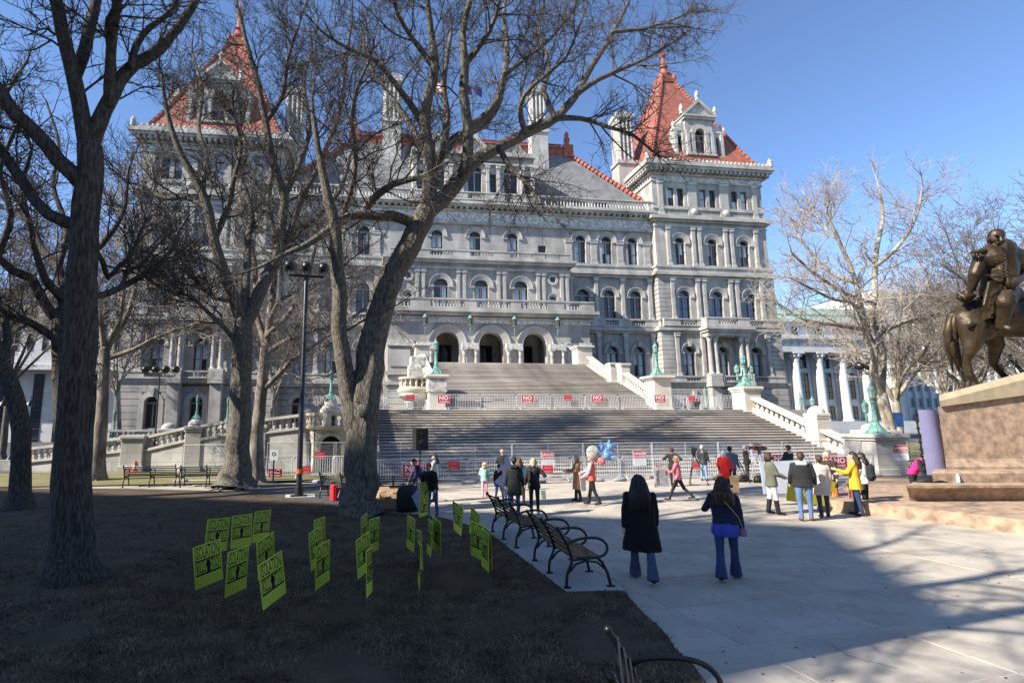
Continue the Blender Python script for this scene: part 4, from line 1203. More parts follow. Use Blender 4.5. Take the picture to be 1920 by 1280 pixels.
# wall lanterns between the arches
lm = MB().tube([(0, 0, -1.1), (0, -.35, -.9), (0, -.6, -.4), (0, -.6, 0)], .06, 6, 0)
lm.lathe([(.12, 0), (.3, .15), (.3, .2)], (0, -.6, 0), 8, 0); lm.lathe([(.24, .2), (.28, 1.0)], (0, -.6, 0), 8, 1); lm.lathe([(.34, 1.0), (.3, 1.15), (.1, 1.4), (.12, 1.55), (.02, 1.8)], (0, -.6, 0), 8, 0)
lme = lm.mesh('wall_lantern', [M['copper'], M['frame']], 40)
for u in (-8.1, -2.7, 2.7, 8.1): put('wall_lantern', lme, cap, (CX + u, Y2 - .2, 13.9))

# ---- centre dormer block above the cornice
cdm = MB(); Yd = 70.6
for u in (-5.3, .1, 5.4):
    arch_wall(cdm, CX + u, 1.0, 34.9, 38.4, CX + u - 1.5, CX + u + 1.5, 33.1, 40.6, Yd, .6)
    window(cap, CX + u, Yd + .55, 34.9, 1.0, 3.5, True, 'dark'); archivolt(cap, CX + u, Yd, 38.4, 1.0, 1.5)
    cdm.xprism([(CX + u - 2.3, 41.2), (CX + u + 2.3, 41.2), (CX + u, 43.9)], Yd - .2, 76)
    cdm.xprism([(CX + u - 2.5, 41.2), (CX + u - 1.9, 41.2), (CX + u, 43.3), (CX + u + 1.9, 41.2), (CX + u + 2.5, 41.2), (CX + u, 44.1)], Yd - .5, Yd - .15)
for xc, wd_ in ((-7.75, .95), (-2.6, 1.2), (2.75, 1.15), (7.85, .95)):
    arch_wall(cdm, CX + xc, .45, 35.1, 0, CX + xc - wd_, CX + xc + wd_, 33.1, 40.6, Yd, .5, top=38.1)
    window(cap, CX + xc, Yd + .45, 35.1, .45, 3.0, False, 'dark')
    for dx in (-.78, .78): pilaster(cap, CX + xc + dx, Yd, 34.75, 39.3, .5, .35)
cdm.box(CX - 8.8, CX + 8.8, Yd - .6, Yd + .1, 33.15, 33.6); cdm.box(CX - 8.9, CX + 8.9, Yd - .45, Yd + .1, 39.3, 39.7); cdm.box(CX - 9.0, CX + 9.0, Yd - .7, Yd + 6, 40.6, 41.2)
cdm.box(CX - 8.75, CX - 8.7, Yd, 78, 33, 40.6); cdm.box(CX + 8.7, CX + 8.75, Yd, 78, 33, 40.6)
cdm.build('centre_dormer', M['trim'], cap)
pbs = [(CX + u - 1.2, CX + u + 1.2) for u in (-5.3, .1, 5.4)]
parapet(cap, CX - 9.0, CX + 9.0, Yd - .75, 33.6, 34.8, bays=pbs, pitch=.42)
MB().box(CX - 27, CX + 27, 71.6, 95, -.05, 33.1).build('body_core', M['dark'], cap)
# flagpoles with flags on the ridge
for u, f in ((-4.6, 0), (1.4, 1)):
    zt = 58.5
    t = thing('flagpole', 'white flagpole with red striped flag behind the main roof' if f == 0 else 'white flagpole with dark blue flag behind the main roof', 'flagpole', (CX + u, 82, 46))
    MB().tube([(0, 0, 0), (0, 0, 14.2)], [.12, .07], 8).ball((0, 0, 14.3), .14).build('pole', M['white'], t)
    fl_ = MB(); N_ = 10
    for k in range(7):
        mi = 0 if (k % 2 == 0 or f) else 1
        for i in range(N_):
            xa_, xb_ = i * .26, (i + 1) * .26
            ya, yb = .25 * math.sin(xa_ * 3), .25 * math.sin(xb_ * 3)
            zA, zB = 13.9 - k * .25, 13.9 - (k + 1) * .25
            fl_.quad((xa_ + .1, ya, zB - xa_ * .15), (xb_ + .1, yb, zB - xb_ * .15), (xb_ + .1, yb, zA - xb_ * .15), (xa_ + .1, ya, zA - xa_ * .15), mi)
    fl_.build('flag', [M['red'] if f == 0 else mat('navy_flag', (.03, .05, .2), .8), M['white']], t)
# ------------------------------------------------------------------ other buildings
def wins_grid(parent, xs, zs, y, w, h, name='window', rows=2, m='glass'):
    b = MB()
    b.box(-w / 2, w / 2, -.02, .1, 0, h, 1)
    for x in (-w / 2, -w / 6 - .06, w / 6 - .06, w / 2 - .12): b.box(x, x + .12, -.1, 0, 0, h)
    for i in range(rows + 1): b.box(-w / 2, w / 2, -.1, 0, i * (h - .14) / rows, i * (h - .14) / rows + .14)
    me = b.mesh(name, [M['frame'], M[m]])
    for x in xs:
        for z in zs: put(name, me, parent, (x, y, z))
# colonnaded white marble building to the right, well behind
M['whitestone'] = streaks(mat('white_stone', (0.55, 0.54, 0.52), 0.8, var=0.08, scale=.3), .12, .3)
cb = thing('colonnaded_building', 'white marble building with tall Corinthian columns beyond the right tower', 'building', (0, 0, 0))
YB = 122.0
cx0 = 98.0
b = MB()
b.box(cx0 - 8, 139, YB, YB + 40, -1, 24.0); b.box(cx0 - 8, 139, YB - 5, YB, -1, 2.9); b.box(cx0 - 7.8, 138.8, YB + 1, YB + 38, 24.0, 28.4)
b.build('wall', M['whitestone'], cb)
b = MB()
b.box(cx0 - 8.5, 139.5, YB - 3.2, YB, 20.0, 21.3); b.box(cx0 - 8.8, 139.8, YB - 3.5, YB, 22.9, 23.3); b.box(cx0 - 9, 140, YB - 3.8, YB, 23.3, 24.0); b.box(cx0 - 8, 139.3, YB - .2, YB + 39, 28.4, 29.0)
b.box(cx0 - 8.5, 139.5, YB - 3.0, YB, 21.3, 22.9, 0)
b.build('entablature', M['whitestone'], cb)
fzb = MB()
for i in range(20): fzb.lathe([(.5, 0), (.5, .15)], (cx0 - 6 + i * 2.3, 0, 0), 8)
fzb.xf(Matrix.Translation((0, YB - 3.05, 22.1)) @ Matrix.Rotation(R(90), 4, 'X')); tag(fzb.build('frieze_discs', M['carved'], cb), kind='stuff')
MB().box(cx0 - 8.2, 139.2, YB + 2, YB + 37, 29.0, 30.8).xprism([(cx0 - 8.4, 30.8), (139.4, 30.8), (137, 32.4), (cx0 - 6, 32.4)], YB + 1.8, YB + 37).build('roof', mat('pale_green_copper', (.42, .55, .47), .8, var=.15, scale=.5), cb)
ccm = MB()
ccm.lathe([(1.25, 0), (1.3, .3), (1.1, .5), (1.0, .7), (1.0, 6), (.86, 14.6), (.95, 14.7)], n=18)
for k in range(8):
    a = k * PI / 4
    ccm.ball((1.15 * math.cos(a), 1.15 * math.sin(a), 16.3), .42, .42, .5, 7, 5)
ccm.lathe([(.88, 14.7), (1.0, 15.6), (1.35, 16.7)], n=12); ccm.box(-1.5, 1.5, -1.5, 1.5, 16.7, 17.1)
ccmm = ccm.mesh('column', M['whitestone'], 40)
pit = 6.55
for i in range(7): put('column', ccmm, cb, (cx0 - 4.0 + i * pit, YB - 1.9, 2.9))
for i in range(7):
    MB().box(-.8, .8, -.45, 0, 0, 17.1).build('pilaster', M['whitestone'], cb, None, (cx0 - 4.0 + i * pit, YB, 2.9))
wins_grid(cb, [cx0 - 4.0 + (i + .5) * pit for i in range(6)], (3.4,), YB - .12, 2.9, 3.3, rows=2)
wins_grid(cb, [cx0 - 4.0 + (i + .5) * pit for i in range(6)], (8.5,), YB - .12, 2.9, 6.6, rows=4)
wins_grid(cb, [cx0 - 4.0 + (i + .5) * pit for i in range(6)], (16.3,), YB - .12, 2.7, 3.3, rows=2)
wins_grid(cb, [cx0 - 4.0 + (i + .5) * pit for i in range(6)], (25.2,), YB + .88, 1.4, 2.0, rows=1)
# office block with blue and white strips, far right
ob = thing('glass_office_block', 'pale modern office block with rows of blue-grey windows between white piers, far right', 'building', (0, 0, 0))
YO = 135.0
M['blueglass'] = mat('blue_office_glass', (.10, .15, .20), .25, var=.3, scale=.25, spec=.6)
MB().box(153, 250, YO, YO + 30, -1, 39.5).build('wall', M['whitestone'], ob)
MB().box(148, 153.2, YO - 1.5, YO + 30, -1, 41).build('stair_wall', M['whitestone'], ob)
fin = MB()
pz = MB()
nx, nz = 36, 8
pane = MB().quad((0, 0, 0), (1.9, 0, 0), (1.9, 0, 2.7), (0, 0, 2.7)).mesh('pane', M['blueglass'])
for i in range(nx):
    x = 154.5 + i * 2.6
    for j in range(nz): put('pane', pane, ob, (x + .35, YO - .06, 2.2 + j * 4.6))
for i in range(nx + 1):
    fin.box(154.3 + i * 2.6, 154.75 + i * 2.6, YO - .7, YO, 1, 39.5)
tag(fin.build('fins', M['whitestone'], ob), kind='stuff')
MB().box(153.2, 250, YO - .9, YO, 39.5, 41).box(153.2, 250, YO - .4, YO - .1, -1, 1.6).build('coping', M['whitestone'], ob)
# white marble building with slots, far left
lb = thing('slotted_marble_building', 'white marble office building with tall dark window slots behind the left trees', 'building', (0, 0, 0))
YL = 92.0
MB().box(-110, -38.5, YL, YL + 30, -1, 11.6).build('lower_wall', M['marble'], lb)
MB().box(-112, -37.2, YL - 2.5, YL + 32, 11.6, 23.2).build('upper_wall', M['marble'], lb)
MB().box(-112.5, -36.8, YL - 3, YL + 32, 22.6, 23.6).box(-112.5, -36.8, YL - 3, YL + 32, 11.0, 11.8).build('coping', M['marble'], lb)
sm = MB().box(-.75, .75, -.03, .2, 0, 11.0).mesh('window_slot', M['glass'])
sm2 = MB()
for i in range(7): sm2.box(-.75, .75, -.12, -.03, .8 + i * 1.5, .9 + i * 1.5)
sm2 = sm2.mesh('mullion', M['frame'])
for i in range(16):
    w = put('window_slot', sm, lb, (-42.5 - i * 4.3 - (.9 if i % 2 else 0), YL - .05, -.4)); tag(put('glazing_bars', sm2, w), kind='stuff')
um = MB().box(-.35, .35, -.03, .2, 0, 7.2).mesh('upper_slot', M['glass'])
for i in range(34): put('upper_slot', um, lb, (-39.0 - i * 2.1, YL - 2.55, 14.0))
# tall block south of the park: outside the picture, its shade covers the lawn
sb = thing('shading_office_tower', 'tall stone office tower on the south side of the park, outside the frame', 'building', (0, 0, 0))
HB = 42.0
Lh = HB / math.tan(SUN_EL)
sd = Vector((math.cos(SUN_AZ), math.sin(SUN_AZ), 0)) * Lh
def cw(lat, dep): return RT0 * lat + Vector((math.sin(YAW), math.cos(YAW), 0)) * dep
C1 = cw(9.6, 13.6) - sd; C2 = cw(7.0, 7.35) - sd
away = (cw(-16.6, 21.3) - cw(9.6, 13.6)).normalized()
C3 = C2 + away * 75; C4 = C1 + away * 75
MB().prism([(C1.x, C1.y), (C2.x, C2.y), (C3.x, C3.y), (C4.x, C4.y)], -1, HB).build('wall', M['marble'], sb)

for nm, lab, x0, x1, y0, y1, h in (('sky_blocker', 'long stone block behind the camera, unseen, added to cut sky light', -70, 5, -75, -52, 24), ('sky_blocker', 'tall stone block behind the camera to the right, unseen, added to cut sky light', 8, 62, -72, -50, 33), ('sky_blocker', 'stone block behind the camera at far right, unseen, added to cut sky light', 66, 130, -70, -46, 20)):  # unseen blocks, added behind the camera to hold back sky fill
    t = thing(nm, lab, 'building', (x0, y1, 0), 0, 'unseen blocks added behind the camera to cut sky light')
    MB().box(0, x1 - x0, y0 - y1, 0, -1, h).box(-.5, x1 - x0 + .5, y0 - y1 - .5, .5, h, h + 1).build('wall', M['rampstone'], t)
    n = int((x1 - x0) / 4)
    wm = MB().box(-.8, .8, 0, .1, 0, 2.4).mesh('window', M['glass'])
    for i in range(n):
        for k in range(int(h / 4.2)): put('window', wm, t, (2 + i * 4, 0, 2 + k * 4.2))
# ------------------------------------------------------------------ bronze lamp standards
def lamp_head(b, z, r=.2, h=.6, m=0, mg=1, c=(0, 0)):
    b.lathe([(r * .5, z), (r * .9, z + h * .1), (r * .95, z + h * .15)], (c[0], c[1], 0), 8, m)
    b.lathe([(r * .75, z + h * .15), (r * .95, z + h * .68)], (c[0], c[1], 0), 8, mg, cap=False)
    for k in range(8):
        a = 2 * PI * k / 8
        b.tube([(c[0] + r * .78 * math.cos(a), c[1] + r * .78 * math.sin(a), z + h * .15), (c[0] + r * .98 * math.cos(a), c[1] + r * .98 * math.sin(a), z + h * .68)], .018, 4, m)
    b.lathe([(r * 1.15, z + h * .66), (r * 1.1, z + h * .75), (r * .6, z + h * .95), (r * .35, z + h), (r * .3, z + h * 1.12), (.01, z + h * 1.25)], (c[0], c[1], 0), 8, m)
M['lampglass'] = mat('frosted_lamp_glass', (.24, .31, .29), .3, var=.1)
def lamp(label, loc, h=2.6, heads=1, s=1.0, group='green bronze lamps on the stone piers'):
    t = thing('bronze_lamp', label, 'lamp', loc, 0, group)
    b = MB()
    b.box(-.5 * s, .5 * s, -.5 * s, .5 * s, 0, .1 * s)
    b.lathe([(.48 * s, .1 * s), (.42 * s, .22 * s), (.24 * s, .55 * s), (.17 * s, .75 * s), (.2 * s, .8 * s), (.15 * s, .86 * s), (.11 * s, h * .62), (.17 * s, h * .63), (.13 * s, h * .66), (.2 * s, h * .7)], n=10)
    for k in range(4):
        a = PI / 4 + k * PI / 2
        b.tube([(.5 * s * math.cos(a), .5 * s * math.sin(a), .1 * s), (.36 * s * math.cos(a), .36 * s * math.sin(a), .3 * s), (.18 * s * math.cos(a), .18 * s * math.sin(a), .6 * s)], [.09 * s, .07 * s, .05 * s], 6)
    b.build('post', M['copper'], t, 40)
    hb = MB(); lamp_head(hb, h * .7, .2 * s, h * .28)
    hb.build('lantern', [M['copper'], M['lampglass']], t, 40)
    if heads > 1:
        for k in range(heads - 1):
            a = PI * k + (0 if heads == 3 else PI / 2)
            x, y = .55 * s * math.cos(a), .55 * s * math.sin(a)
            q = MB().tube([(x * .4, y * .4, h * .2), (x, y, h * .24), (x, y, h * .42)], [.08 * s, .09 * s, .07 * s], 7)
            lamp_head(q, h * .42, .17 * s, h * .24, c=(x, y))
            q.build('side_lantern', [M['copper'], M['lampglass']], t, 40)
    return t
lamp('tall green lamp on the carved pier left of the upper flight', (5.5, 41.0, 6.25), 2.75)
lamp('tall green lamp on the buff pier right of the upper flight', (24.0, 41.3, 6.35), 2.75)
lamp('triple green lantern cluster at the right end of the middle landing', (25.5, 33.0, 4.9), 2.2, 3, .95)
lamp('big green lantern at the right foot of the stairs, nearest on its pier', (25.4, 23.9, 1.95), 2.45, 2, .8)
lamp('green lamp behind the domed pier on the pale block right of the stairs', (28.2, 30.6, 2.2), 1.9, 1, .7)
MB().bbox(27.7, 28.7, 30.1, 31.1, -.05, 2.2).build('lamp_plinth', M['flank'], stair)
lamp('green lamp on the grotto balcony beside the big twin-stem tree', (-1.9, 31.2, 3.85), 1.75, 1, .62)
lamp('slim green lamp on the domed ramp pier between the far benches', (-9.25, 31.5, 2.85), 1.3, 1, .42)
lamp('slim green lamp on the domed terrace pier behind the far benches', (-9.9, 41.0, 2.75), 1.75, 1, .45)
lamp('short green lamp standing on the middle landing right of the tall pier', (28.3, 41.5, 3.4), 2.0, 1, .6)
lamp('slim green lamp by the ramp left of the brown sycamore trunk', (-17.6, 41.0, 1.2), 2.4, 1, .55)
lamp('small green lamp at the base of the right tower beyond the domed pier', (46.5, 52, .0), 5.6, 1, .8)

# ------------------------------------------------------------------ floodlight masts and lamp posts
def mast(name, label, loc, h, heads, rz, rr_=.09, group=None, bar=.75, hr=.16):
    t = thing(name, label, 'light mast', loc, rz, group)
    MB().box(-.28, .28, -.28, .28, 0, .06).lathe([(.16, .06), (.14, .35), (rr_, .5), (rr_ * .8, h - .1), (rr_ * .5, h)], n=10).build('pole', M['black'], t, 40)
    MB().tube([(-bar, 0, h), (bar, 0, h)], .045, 6).build('crossbar', M['black'], t)
    for i in range(heads):
        x = -bar + 2 * bar * i / (heads - 1)
        q = MB().tube([(x, 0, h), (x, 0, h + .12)], .03, 6).tube([(x - hr * .9, 0, h + hr * 1.9), (x - hr * .8, 0, h + .2), (x, 0, h + .1), (x + hr * .8, 0, h + .2), (x + hr * .9, 0, h + hr * 1.9)], .018, 5)
        q.build('yoke', M['black'], t)
        e = MB().lathe([(.02, -.9 * hr), (hr * .5, -.85 * hr), (hr * .85, -.5 * hr), (hr, 0), (hr * 1.05, hr * .5), (hr * 1.05, hr * .8), (hr * .95, hr * .82), (hr * .9, hr * .5)], n=14)
        e.xf(Matrix.Translation((x, 0, h + hr * 1.9)) @ Matrix.Rotation(R(-75), 4, 'X'))
        e.build('floodlight', M['black'], t, 40)
    return t
m1 = mast('light_mast', 'tall black light mast with three round floodlights left of the big twin-stem tree', G(560, 932), 7.95, 3, R(8), .1, 'floodlight masts', .62, .19)
MB().lathe([(.13, .82), (.13, .96)], n=10).build('orange_band', mat('orange_tape', (.7, .12, .02), .6), m1)
MB().box(-.45, .55, -.4, .4, -.02, .06).build('footing', M['pad'], m1)
mast('light_mast', 'thin dark mast with four round floodlights in front of the left tower', (-11.75, 32.6, 0), 5.3, 4, R(-4), .055, 'floodlight masts', .85, .2)
mast('light_mast', 'dark mast with three round floodlights in front of the colonnaded building', (38.5, 36, 0), 6.2, 3, R(3), .08, 'floodlight masts', .95, .3)
pl = thing('lamp_post', 'ornate black street lamp post by the white building at far left', 'lamp post', (-22.3, 38, 0))
MB().lathe([(.3, 0), (.25, .4), (.1, .6), (.08, 2.6), (.12, 2.7), (.06, 2.8), (.05, 4.8), (.1, 4.85), (.02, 5.4)], n=8).build('pole', M['black'], pl, 40)
MB().tube([(-.8, 0, 4.4), (.8, 0, 4.4)], .04, 6).tube([(-.8, 0, 4.4), (-.8, 0, 4.0)], .03, 5).tube([(.8, 0, 4.4), (.8, 0, 4.0)], .03, 5).build('arms', M['black'], pl)
for s in (-1, 1): MB().lathe([(.25, 0), (.2, .2), (.05, .35)], (s * .8, 0, 3.75), 8).build('lamp_shade', M['black'], pl, 40)

# ------------------------------------------------------------------ barricades, fence panels and their notices
def text_mesh(s, size, m, bold=0.0, sx=1.0, align='CENTER', space=1.0):
    cu = bpy.data.curves.new('lettering', 'FONT')
    cu.body = s; cu.size = size; cu.align_x = align; cu.align_y = 'CENTER'; cu.extrude = 0.0008; cu.offset = bold; cu.resolution_u = 2; cu.space_character = space
    o = bpy.data.objects.new('lettering', cu)
    me = bpy.data.meshes.new_from_object(o)
    bpy.data.objects.remove(o); bpy.data.curves.remove(cu)
    me.materials.clear(); me.materials.append(m)
    n = len(me.vertices); co = np.empty(n * 3, np.float32); me.vertices.foreach_get('co', co); co = co.reshape(-1, 3)
    out = np.stack([co[:, 0] * sx, -co[:, 2] - .001, co[:, 1]], 1)   # faces -Y
    me.vertices.foreach_set('co', out.ravel()); me.update()
    return me
LET = {}
def letters(parent, s, size, m, loc, bold=0.0, sx=1.0, rot=None, space=1.0, name='lettering'):
    k = (s, size, m.name, bold, sx, space)
    if k not in LET: LET[k] = text_mesh(s, size, m, bold, sx, 'CENTER', space)
    return put(name, LET[k], parent, loc, rot)
# barricade
BL = 2.3
fr = MB()
H_ = 1.0
fr.tube([(-BL / 2, 0, .16), (-BL / 2, 0, H_ - .1), (-BL / 2 + .1, 0, H_), (BL / 2 - .1, 0, H_), (BL / 2, 0, H_ - .1), (BL / 2, 0, .16), (-BL / 2, 0, .16)], .02, 6)
br = MB()
for i in range(1, 21): br.tube([(-BL / 2 + BL * i / 21, 0, .16), (-BL / 2 + BL * i / 21, 0, H_)], .011, 4)
ft = MB()
for s in (-1, 1): ft.tube([(s * (BL / 2 - .18), -.3, .015), (s * (BL / 2 - .18), -.22, .06), (s * (BL / 2 - .18), 0, .16), (s * (BL / 2 - .18), .22, .06), (s * (BL / 2 - .18), .3, .015)], .018, 5)
frm, brm, ftm = fr.mesh('frame', M['steel']), br.mesh('bars', M['steel']), ft.mesh('feet', M['steel'])
def barricade(loc, rz, label, group):
    t = thing('barricade', label, 'barricade', loc, rz, group)
    put('frame', frm, t); put('bars', brm, t); put('feet', ftm, t)
    return t
BGP = 'steel crowd barricades along the foot of the stairs'
yb = 23.3
BNAMES = ('steel barricade at the left end of the bottom row, beside the big trunk', 'steel barricade with the NO TRESPASSING notice behind the speaker pole', 'steel barricade with a small red notice, behind the curly-haired girl', 'steel barricade behind the blond woman in black', 'steel barricade behind the woman in the tan coat', 'steel barricade just right of the balloons', 'steel barricade behind the woman in the pink jacket', 'steel barricade behind the first camera tripod', 'steel barricade behind the slim man in black', 'steel barricade behind the white poster board', 'steel barricade behind the grey-haired visitor')
for i in range(11):
    barricade((0.9 + i * 2.36, yb + .04 * (i % 2), 0), R((-1) ** i * .8), BNAMES[i], BGP)
BUP = 'steel crowd barricades across the middle landing'
UNAMES = ('landing barricade at the far left, in front of the bastion', 'landing barricade in front of the carved left lamp pier', 'landing barricade just right of the carved lamp pier', 'landing barricade left of the central NO notice', 'landing barricade with the central NO notice', 'landing barricade right of the central NO notice', 'landing barricade with a small red notice right of centre', 'landing barricade with the NO notice below the upper balustrade', 'landing barricade at the left foot of the buff lamp pier', 'landing barricade in front of the buff lamp pier', 'landing barricade at the right end by the triple lanterns')
for i in range(11):
    barricade((1.6 + i * 2.36, 34.1 + .05 * (i % 2), 3.4), R((-1) ** i * .7), UNAMES[i], BUP)
for i, (p, a) in enumerate((((-4.1, 26.2), 12), ((-2.2, 26.6), 5), ((-.3, 26.4), -4))):
    barricade((*p, 0), R(a), ('steel barricade with a red notice in front of the grotto, leftmost', 'steel barricade in front of the grotto behind the light mast', 'steel barricade in front of the grotto beside the twin-stem tree')[i], 'barricades in front of the grotto')
barricade((27.6, 23.6, 0), R(-6), 'steel crowd barricade in front of the big lantern pier at right', BGP)
# chain link panels
FL, FH = 3.3, 1.62
ff = MB()
ff.tube([(-FL / 2, 0, .06), (-FL / 2, 0, FH), (FL / 2, 0, FH), (FL / 2, 0, .06), (-FL / 2, 0, .06)], .022, 6)
ff.tube([(0, 0, .06), (0, 0, FH)], .014, 5)
wire = MB()
k = int((FL + FH) / .075)
for i in range(k):
    c = -FL / 2 - FH + i * .075
    for s in (1, -1):
        x0_, x1_ = c, c + FH
        z0_, z1_ = 0, FH
        a0, a1 = max(x0_, -FL / 2), min(x1_, FL / 2)
        if a1 - a0 < .02: continue
        za_, zb_ = .06 + (a0 - c) / FH * (FH - .06), .06 + (a1 - c) / FH * (FH - .06)
        if s < 0: za_, zb_ = FH + .06 - za_, FH + .06 - zb_
        wire.tube([(a0, s * .003, za_), (a1, s * .003, zb_)], .0022, 3, cap=False)
fb = MB()
for s in (-1, 1): fb.bbox(s * (FL / 2) - .28, s * (FL / 2) + .28, -.2, .2, 0, .12, .04)
ffm, wim, fbm = ff.mesh('frame', M['steel']), wire.mesh('mesh', M['steel']), fb.mesh('foot_block', mat('feet_concrete', (.3, .3, .29), .9))
def fence_panel(loc, rz, label, group):
    t = thing('fence_panel', label, 'fence', loc, rz, group)
    put('frame', ffm, t); tag(put('wire_mesh', wim, t), kind='stuff'); put('foot_block', fbm, t)
    return t
FG = 'temporary chain-link fence panels along the foot of the stairs'
FNAMES = ('chain-link fence panel behind the loudspeaker pole', 'chain-link fence panel behind the curly-haired girl and the boy', 'chain-link fence panel with the DANGER notice behind the blond woman in black', 'chain-link fence panel behind the balloons', 'chain-link fence panel with the DANGER notice right of the balloons', 'chain-link fence panel behind the man in the leather jacket', 'chain-link fence panel behind the woman in olive and the second tripod', 'chain-link fence panel behind the grey-haired visitor and the woman in yellow')
for i in range(8): fence_panel((1.6 + i * 3.36, 23.85, 0), 0, FNAMES[i], FG)
fence_panel((28.4, 23.2, 0), R(-14), 'tall chain-link fence panel in front of the big lantern pier', FG)
fence_panel((31.5, 22.3, 0), R(-20), 'tall chain-link fence panel right of the big lantern pier, by the sycamore', FG)
for i, (x, y, a) in enumerate(((-6.4, 25.6, -4), (-3.0, 27.4, 0), (0.2, 27.2, 0))):
    fence_panel((x, y, 0), R(a), ('tall chain-link fence panel behind the pale sycamore stem', 'tall chain-link fence panel in front of the grotto', 'tall chain-link fence panel between grotto and stairs')[i], 'fence panels around the grotto')
# notices hung on them
M['signwhite'] = mat('sign_white', (.75, .75, .76), .5, var=.03)
M['fineprint'] = mat('fine_print', (.35, .38, .45), .6, var=.1)
M['signpink'] = mat('fine_print_light', (.62, .25, .25), .6, var=.1)
def notice(kind, loc, label, rz=0.0, s=1.0, group=None):
    t = thing('notice_board', label, 'sign', loc, rz, group)
    if kind == 'danger':
        MB().box(-.33 * s, .33 * s, -.008, .004, -.36 * s, .36 * s).build('board', M['signwhite'], t)
        MB().box(-.315 * s, .315 * s, -.012, -.0085, -.02 * s, .345 * s).build('red_field', M['red'], t)
        letters(t, 'DANGER', .2 * s, M['signwhite'], (0, -.014, .2 * s), .006, .82)
        letters(t, 'DO NOT ENTER', .105 * s, M['signwhite'], (0, -.014, .055 * s), .003, .8)
        fine = MB()
        for k in range(4):
            x = -.27 + .02 * (k % 2)
            while x < .25:
                w = rnd.uniform(.03, .08); fine.box(x * s, min(x + w, .27) * s, -.0105, -.0082, (-.1 - .07 * k) * s, (-.075 - .07 * k) * s); x += w + .018
        fine.build('fine_print', M['fineprint'], t)
    elif kind == 'no':
        MB().box(-.42 * s, .42 * s, -.008, .004, -.28 * s, .28 * s).build('board', M['signwhite'], t)
        MB().box(-.4 * s, .4 * s, -.012, -.0085, -.26 * s, .26 * s).build('red_field', M['red'], t)
        letters(t, 'NO', .36 * s, M['signwhite'], (0, -.014, .07 * s), .012, 1.1)
        letters(t, 'TRESPASSING', .12 * s, M['signwhite'], (0, -.014, -.17 * s), .003, .85)
    else:
        MB().box(-.24 * s, .24 * s, -.008, .004, -.17 * s, .17 * s).build('board', M['red'], t)
        fine = MB()
        for z, h in ((.09, .03), (.03, .03), (-.1, .05)):
            x = -.17
            while x < .15:
                w = rnd.uniform(.03, .06); fine.box(x * s, min(x + w, .17) * s, -.0105, -.0082, (z - h / 2) * s, (z + h / 2) * s); x += w + .015
        fine.build('fine_print', M['signpink'], t)
    return t
def on(px, py, Y): return AY(px, py, Y)
DG = 'DANGER notices on the chain-link fence'
for (px, py, l) in ((1027, 860, 'red and white DANGER notice on the fence behind the blond woman in black'), (1199, 858, 'red and white DANGER notice on the fence right of the balloons'), (1420, 848, 'red and white DANGER notice behind the second camera tripod'), (1560, 862, 'red and white DANGER notice behind the grey-haired visitor'), (1688, 848, 'red and white DANGER notice on the far right fence panel beside the sycamore')):
    notice('danger', on(px, py, 23.78 if px < 1600 else 22.1), l, 0 if px < 1600 else R(-18), .95, DG)
NG = 'red NO TRESPASSING notices'
for (px, py, Y, l) in ((772, 881, 23.2, 'red NO TRESPASSING notice behind the speaker pole'), (1462, 862, 23.2, 'red NO TRESPASSING notice half hidden behind the white poster'), (1574, 866, 23.2, 'red NO TRESPASSING notice behind the grey-haired visitor'), (516, 886, 26.0, 'red NO TRESPASSING notice on the barricade left of the light mast'),
                   (832, 748, 34.0, 'red NO TRESPASSING notice on the landing by the left lamp pier'), (989, 748, 34.0, 'red NO TRESPASSING notice in the middle of the landing barricades'), (1120, 747, 34.0, 'red NO TRESPASSING notice on the landing right of centre'), (1237, 747, 34.0, 'red NO TRESPASSING notice at the foot of the right lamp pier')):
    notice('no', on(px, py, Y), l, 0, .95 if px != 516 else .75, NG)
KG = 'small red notices'
for (px, py, Y, l) in ((851, 872, 23.2, 'small red notice on the barricade right of the speaker'), (1027, 879, 23.2, 'small red notice hung just below a DANGER notice'), (1240, 880, 23.2, 'small red notice on the barricade behind the woman in the pink jacket'), (1306, 872, 23.2, 'small red notice behind the first camera tripod'), (573, 880, 26.4, 'small dark red notice on the fence right of the light mast'),
                   (769, 745, 34.0, 'small red notice at the far left of the landing barricades'), (1065, 745, 34.0, 'small red notice on the landing barricade right of centre'), (1297, 747, 34.0, 'small red notice on the landing barricade by the triple lanterns'), (600, 853, 27.1, 'small red notice by the grotto arch')):
    notice('small', on(px, py, Y), l, 0, 1.0 if Y < 30 else 1.05, KG)

